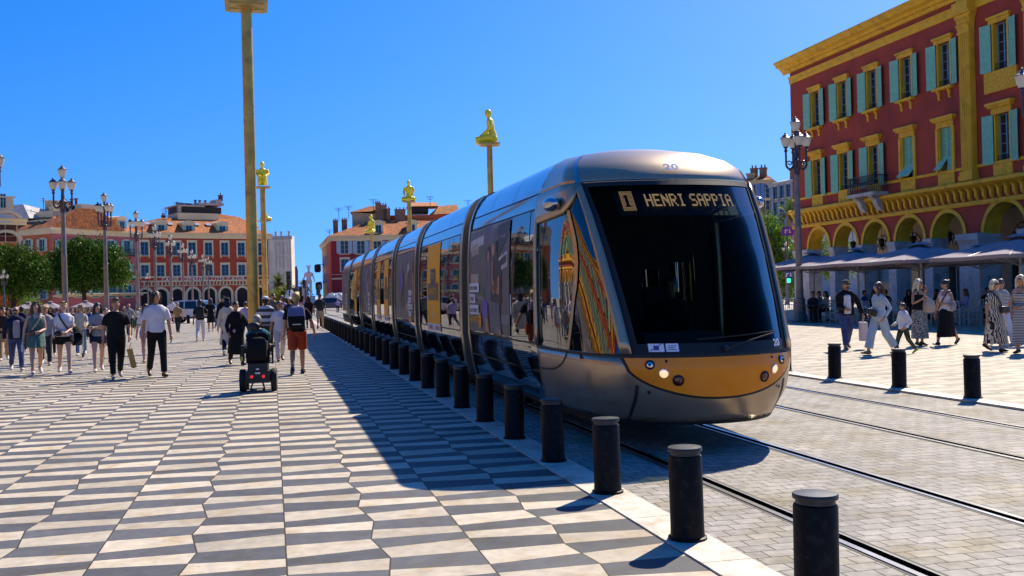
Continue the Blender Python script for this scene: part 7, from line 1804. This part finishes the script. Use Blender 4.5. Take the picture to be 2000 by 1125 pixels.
g=MB(); g.bx(-.05,.05,-.168,-.16,.385,.415); g.bx(-.03,.03,-.168,-.16,.47,.50); g.build('label_plate',decal,WC,False)
g=MB(); g.rings([[(sx*.24,y,.60+dz) for sx,y in ((-1,.0),(1,.0),(1,.52),(-1,.52))] for dz in (0,.09)],True,True); g.build('seat_cushion',wfab,WC)
g=MB(); g.rings([[(x*w2,-.06+dy+.03*abs(x),z_) for x,dy in ((-1,.03),(-.5,0),(0,-.01),(.5,0),(1,.03),(1,.10),(0,.07),(-1,.10))] for z_,w2 in ((.62,.22),(.75,.25),(1.0,.25),(1.18,.22),(1.24,.16))],True,True); g.build('backrest',wfab,WC)
g=MB(); g.ell((-.06,-.05,1.37),(.135,.065,.095)); g.tube([(0,-.06,1.2),(-.02,-.08,1.36)],.02,6); g.build('headrest',wb,WC)
g=MB()
for e in (-1,1): g.tube([(e*.20,-.06,.9),(e*.21,-.14,1.05),(e*.21,-.22,1.06)],.018,8)
g.tube([(-.21,-.14,.86),(0,-.20,.84),(.21,-.14,.88)],.010,6); g.build('push_handle',steelbar,WC)
g=MB(); g.bx(-.34,-.30,-.02,.03,.66,.74); g.build('side_marker',wlime,WC,False)
g=MB(); g.tube([(.30,.3,.95),(.33,.42,.97)],.02,6); g.ell((.33,.44,1.0),(.03,.04,.02)); g.tube([(.33,.44,1.0),(.33,.44,1.07)],.008,5); g.build('joystick',wb,WC)
g=MB(); g.bx(-.2,.2,.66,.9,.14,.17); g.build('footplate',wb,WC,False)
g=MB(); g.rings([[(x*w2,-.10-d2*(k>=2),z_) for k,x in enumerate((-1,1,1,-1))] for z_,w2,d2 in ((.68,.17,.08),(.74,.20,.16),(.95,.20,.17),(1.10,.17,.12),(1.15,.10,.06))],True,True); bk=g.build('backpack',c_black,None,True,50); bk.location=(pw.x,pw.y,0); bk.rotation_euler=(0,0,wz); bk.scale=(.84,)*3; tag(bk,'black rucksack hung on the back of the wheelchair','backpack')
Wf=math.degrees(0)
wcp=Vector((pw.x,pw.y,0))+Matrix.Rotation(wz,3,'Z')@Vector((.0,.12,0))
P(505,0,0,184,'m','light',('short','grey'),('tee',c_teal),('trousers',c_char),s_black,('lap',(.36,.30,1.04)),0,-25,'grey-haired man in teal polo sitting in the powered wheelchair',None,1.12,sit=.70,pos=(wcp.x,wcp.y,0),Hs=1.52)
# -- people passing the terrace
a1=P(1655,682,545,12,'m','tan',('short','brown'),('jacket',c_black),('trousers',c_jean),s_tan,('front','out'),1,35,'man in flat cap and black jacket carrying a pale carrier bag',GT,1.08,glasses='on',beard='brown',inner=c_white,hat=('beret',cloth('grey_cap',(.10,.09,.09))))
def carrier(g,i):
    c=i['A']['L'][2]+Vector((-.0,.02,-.42)); g.box(c,(.16,.26,.46)); g.tube([c+Vector((0,-.07,.23)),c+Vector((0,0,.34)),c+Vector((0,.07,.23))],.005,5)
held(a1,'carrier_bag','tall pinkish white carrier bag in the hand of the flat-cap man','bag',carrier,bagw)
a2=P(1719,692,549,-48,'f','light',('longf','brown'),('long',c_sky),('wide',c_sky),s_tan,('hip',(-.30,.10,.92)),1,-25,'woman in pale blue blouse and wide trousers holding the hand of a child',GT,1.08)
held(a2,'belt_bag','black hip bag over the pale blue blouse','bag',lambda g,i:g.box((.02,.19,i['Z'](1.02)),(.26,.09,.15),Matrix.Rotation(R(-14),3,'Y')),leather)
a3=P(1766,691,591,-55,'m','tan',('quiff','brown'),('hoodie',c_white),('trousers',c_camo),s_lime,((.24,.22,1.0),'pocket'),1,-20,'little boy in white hoodie and lime shoes holding the woman by the hand',GT,1.05)
a4=P(1797,675,547,38,'f','tan',('long','pale'),('camisole',c_black),('maxi',c_leopard,.16),s_black,('chest','chin'),0,25,'blonde woman in black vest and speckled long skirt, hand at her chin',GT,1.22,glasses='on')
rk=held(a4,'rucksack','beige leather rucksack hanging in front of the woman in speckled skirt','bag',lambda g,i:(g.rings([[(-.12+x*w2,.17+.13*(k>=2)*q,i['Z'](z_)) for k,x in enumerate((-1,1,1,-1))] for z_,w2,q in ((.84,.10,.8),(.88,.13,1.1),(1.02,.14,1.2),(1.16,.11,1.0),(1.24,.05,.5))],True,True),g.tube([(-.10,.22,i['Z'](1.2)),(.02,.15,i['Z'](1.36)),(.06,.03,i['Z'](1.44))],.014,6)),bagbeige)
a5=P(1849,674,545,-28,'f','tan',('bun','black'),('tank',c_white),('maxi',c_black,.24),s_black,('down',(-.10,.26,1.12)),1,-35,'dark-haired woman in white vest and long black skirt with sunglasses',GT,1.08,glasses='on',strap=(leather,1))
held(a5,'tote_bag','dark and lilac tote on the arm of the woman in white vest','bag',lambda g,i:g.ell((-.25,.08,i['Z'](1.05)),(.06,.10,.13)),c_grey)
P(1958,675,543,40,'m','tan',('short','brown'),('tee',c_strw),('trousers',c_white),s_white,('down','down'),-1,-20,'man in striped tee and white trousers behind the zebra-dress woman',GT,1.05,glasses='on')
a6=P(1945,687,544,46,'f','tan',('bob','pale'),('tee',c_zebra),('maxi',c_zebra,.22),s_black,('down','hip'),1,0,'blonde woman in a black and cream zebra-print dress',GT,1.12,glasses='on',strap=(leather,-1))
held(a6,'shoulder_bag','black bag on the hip of the woman in zebra-print dress','bag',lambda g,i:g.box((-.10,.20,i['Z'](1.02)),(.24,.10,.16)),leather)
P(1998,691,539,-20,'f','tan',('long','pale'),('tank',c_strw),('maxi',c_strw,.2),s_black,('front','front'),0,0,'fair woman in a narrow-striped long dress at the right border',GT,1.1)
# -- diners, tables and chairs under the parasols
random.seed(11)
dn=[(1587,44.5,0,'m',c_char),(1600,45.2,60,'m',c_grey),(1613,44.6,-50,'f',c_beige),(1688,44,70,'m',c_blue),(1706,45,-60,'f',c_black),(1730,44.5,170,'m',c_char),(1775,43.6,0,'f',c_black),(1790,44.3,60,'m',c_char),(1829,42.5,-60,'f',c_char),(1842,43.4,0,'m',c_navy),(1886,38.5,-70,'f',c_violet),(1928,41,0,'m',c_black)]
nm={c_char:'charcoal',c_grey:'grey',c_beige:'beige',c_blue:'royal blue',c_black:'black',c_navy:'navy',c_violet:'lilac'}
dl=['seated diner in charcoal nearest the lantern post','seated diner in grey second from the lantern post','seated woman in beige beside the flat-cap man','seated diner in royal blue between flat-cap man and pale blue woman','seated woman in black behind the pale blue woman','seated diner in charcoal with his back turned, behind the pale blue woman','seated woman in black behind the little boy','seated diner in charcoal behind the speckled-skirt woman','seated woman in charcoal between the two long skirts','seated diner in navy behind the white-vest woman','seated girl in lilac at a table, right of the white-vest woman','seated diner in black left of the zebra-dress woman']
cl=0
for i,(px,z_,fc,sx,um) in enumerate(dn):
    b=gz(px,z_); inf=P(px,0,0,fc,sx,'tan',('long' if sx=='f' else 'short','brown' if i==10 else 'black'),('long',um),('trousers',c_char if i!=10 else c_cream),s_black,('lap','lap'),0,0,dl[i],'diners on the cafe terrace',1.0,sit=.5,pos=(b.x,b.y,0),Hs=1.72,detail=False)
    chair(b.x,b.y,inf['rz'],'cane chair under the '+dl[i].replace('seated ',''))
    d=Vector((-math.sin(inf['rz']),math.cos(inf['rz']),0)); 
    if i%2==0 or i==10: table(b.x+d.x*.62,b.y+d.y*.62,'cafe table of the '+dl[i].replace('seated ',''))
for k,(px,py,rz,lab) in enumerate(((1892,635,R(95),'empty white cane chair in front of the girl in lilac'),(1868,638,R(-60),'empty white cane chair tucked behind the white-vest woman'),(1681,632,R(170),'empty white cane chair between the flat-cap man and the pale blue woman'),(1915,634,R(100),'empty white cane chair just left of the zebra-dress woman'),(1636,632,R(185),'white cane chair with a bag, half behind the flat-cap man'),(1702,634,R(200),'white cane chair behind the shoulder of the pale blue woman'),(1760,634,R(175),'white cane chair above the head of the little boy'),(1825,636,R(170),'white cane chair between the speckled skirt and the black skirt'),(1975,640,R(165),'white cane chair behind the zebra-dress woman'),(1950,630,R(175),'white cane chair in shade behind the man in striped tee'))):
    b=at(px,py); chair(b.x,b.y,rz,lab)
b=at(1621,628); g=MB(); g.box((0,0,.30),(.34,.12,.36)); g.tube([(-.1,0,.48),(-.08,0,.62),(.08,0,.62),(.1,0,.48)],.012,6); o=g.build('tote_bag',bagw); o.location=(b.x,b.y,0); tag(o,'pale pink tote bag standing by the terrace railing','bag')
# someone sitting in the cab behind the windscreen
P(1340,0,0,0,'m','brown',('short','black'),('jacket',c_black),('trousers',c_black),s_black,('lap','lap'),0,0,'tram driver silhouetted behind the black windscreen',None,1.05,sit=.98-.05,pos=(TC+.26,11.35,.0),Hs=1.74)
finish_remesh()
for o in scene.objects:
    if '_s' in o.keys(): del o['_s']
# ---------------------------------------------------------------- light
SUN_AZ=(.70,.714); SUN_EL=R(43.5)
w=bpy.data.worlds.new('World'); scene.world=w; w.use_nodes=True; nt=w.node_tree; N=nt.nodes; L=nt.links
bg=N['Background']; sky=N.new('ShaderNodeTexSky'); sky.sky_type='NISHITA'; sky.sun_disc=False
sky.sun_elevation=SUN_EL; sky.sun_rotation=math.atan2(SUN_AZ[0],SUN_AZ[1]); sky.altitude=0; sky.air_density=1.0; sky.dust_density=.25; sky.ozone_density=3.0
hs=N.new('ShaderNodeHueSaturation'); hs.inputs['Saturation'].default_value=1.46; hs.inputs['Hue'].default_value=.514
tcw=N.new('ShaderNodeTexCoord'); sx=N.new('ShaderNodeSeparateXYZ'); L.new(tcw.outputs['Generated'],sx.inputs[0])
ma=N.new('ShaderNodeMath'); ma.operation='MULTIPLY_ADD'; ma.inputs[1].default_value=.80; ma.inputs[2].default_value=.20; L.new(sx.outputs['Z'],ma.inputs[0])
cx=N.new('ShaderNodeCombineXYZ'); L.new(sx.outputs['X'],cx.inputs[0]); L.new(sx.outputs['Y'],cx.inputs[1]); L.new(ma.outputs[0],cx.inputs[2])
nv=N.new('ShaderNodeVectorMath'); nv.operation='NORMALIZE'; L.new(cx.outputs[0],nv.inputs[0]); L.new(nv.outputs[0],sky.inputs['Vector'])
L.new(sky.outputs[0],hs.inputs['Color']); L.new(hs.outputs[0],bg.inputs['Color']); bg.inputs['Strength'].default_value=.125
sl=bpy.data.lights.new('sun','SUN'); sl.energy=5.0; sl.angle=R(.5); sl.color=(1,.90,.73)
so=bpy.data.objects.new('sun',sl); COL.objects.link(so)
sd=Vector((SUN_AZ[0]*math.cos(SUN_EL),SUN_AZ[1]*math.cos(SUN_EL),math.sin(SUN_EL)))
so.rotation_euler=sd.to_track_quat('Z','Y').to_euler(); so.location=sd*100
scene.view_settings.view_transform='Standard'; scene.view_settings.look='None'; scene.view_settings.exposure=.58; scene.view_settings.gamma=1
scene.view_settings.use_curve_mapping=False
scene.cycles.max_bounces=6; scene.cycles.diffuse_bounces=2; scene.cycles.glossy_bounces=4; scene.cycles.transparent_max_bounces=12; scene.cycles.caustics_reflective=False; scene.cycles.caustics_refractive=False
scene.cycles.use_denoising=True
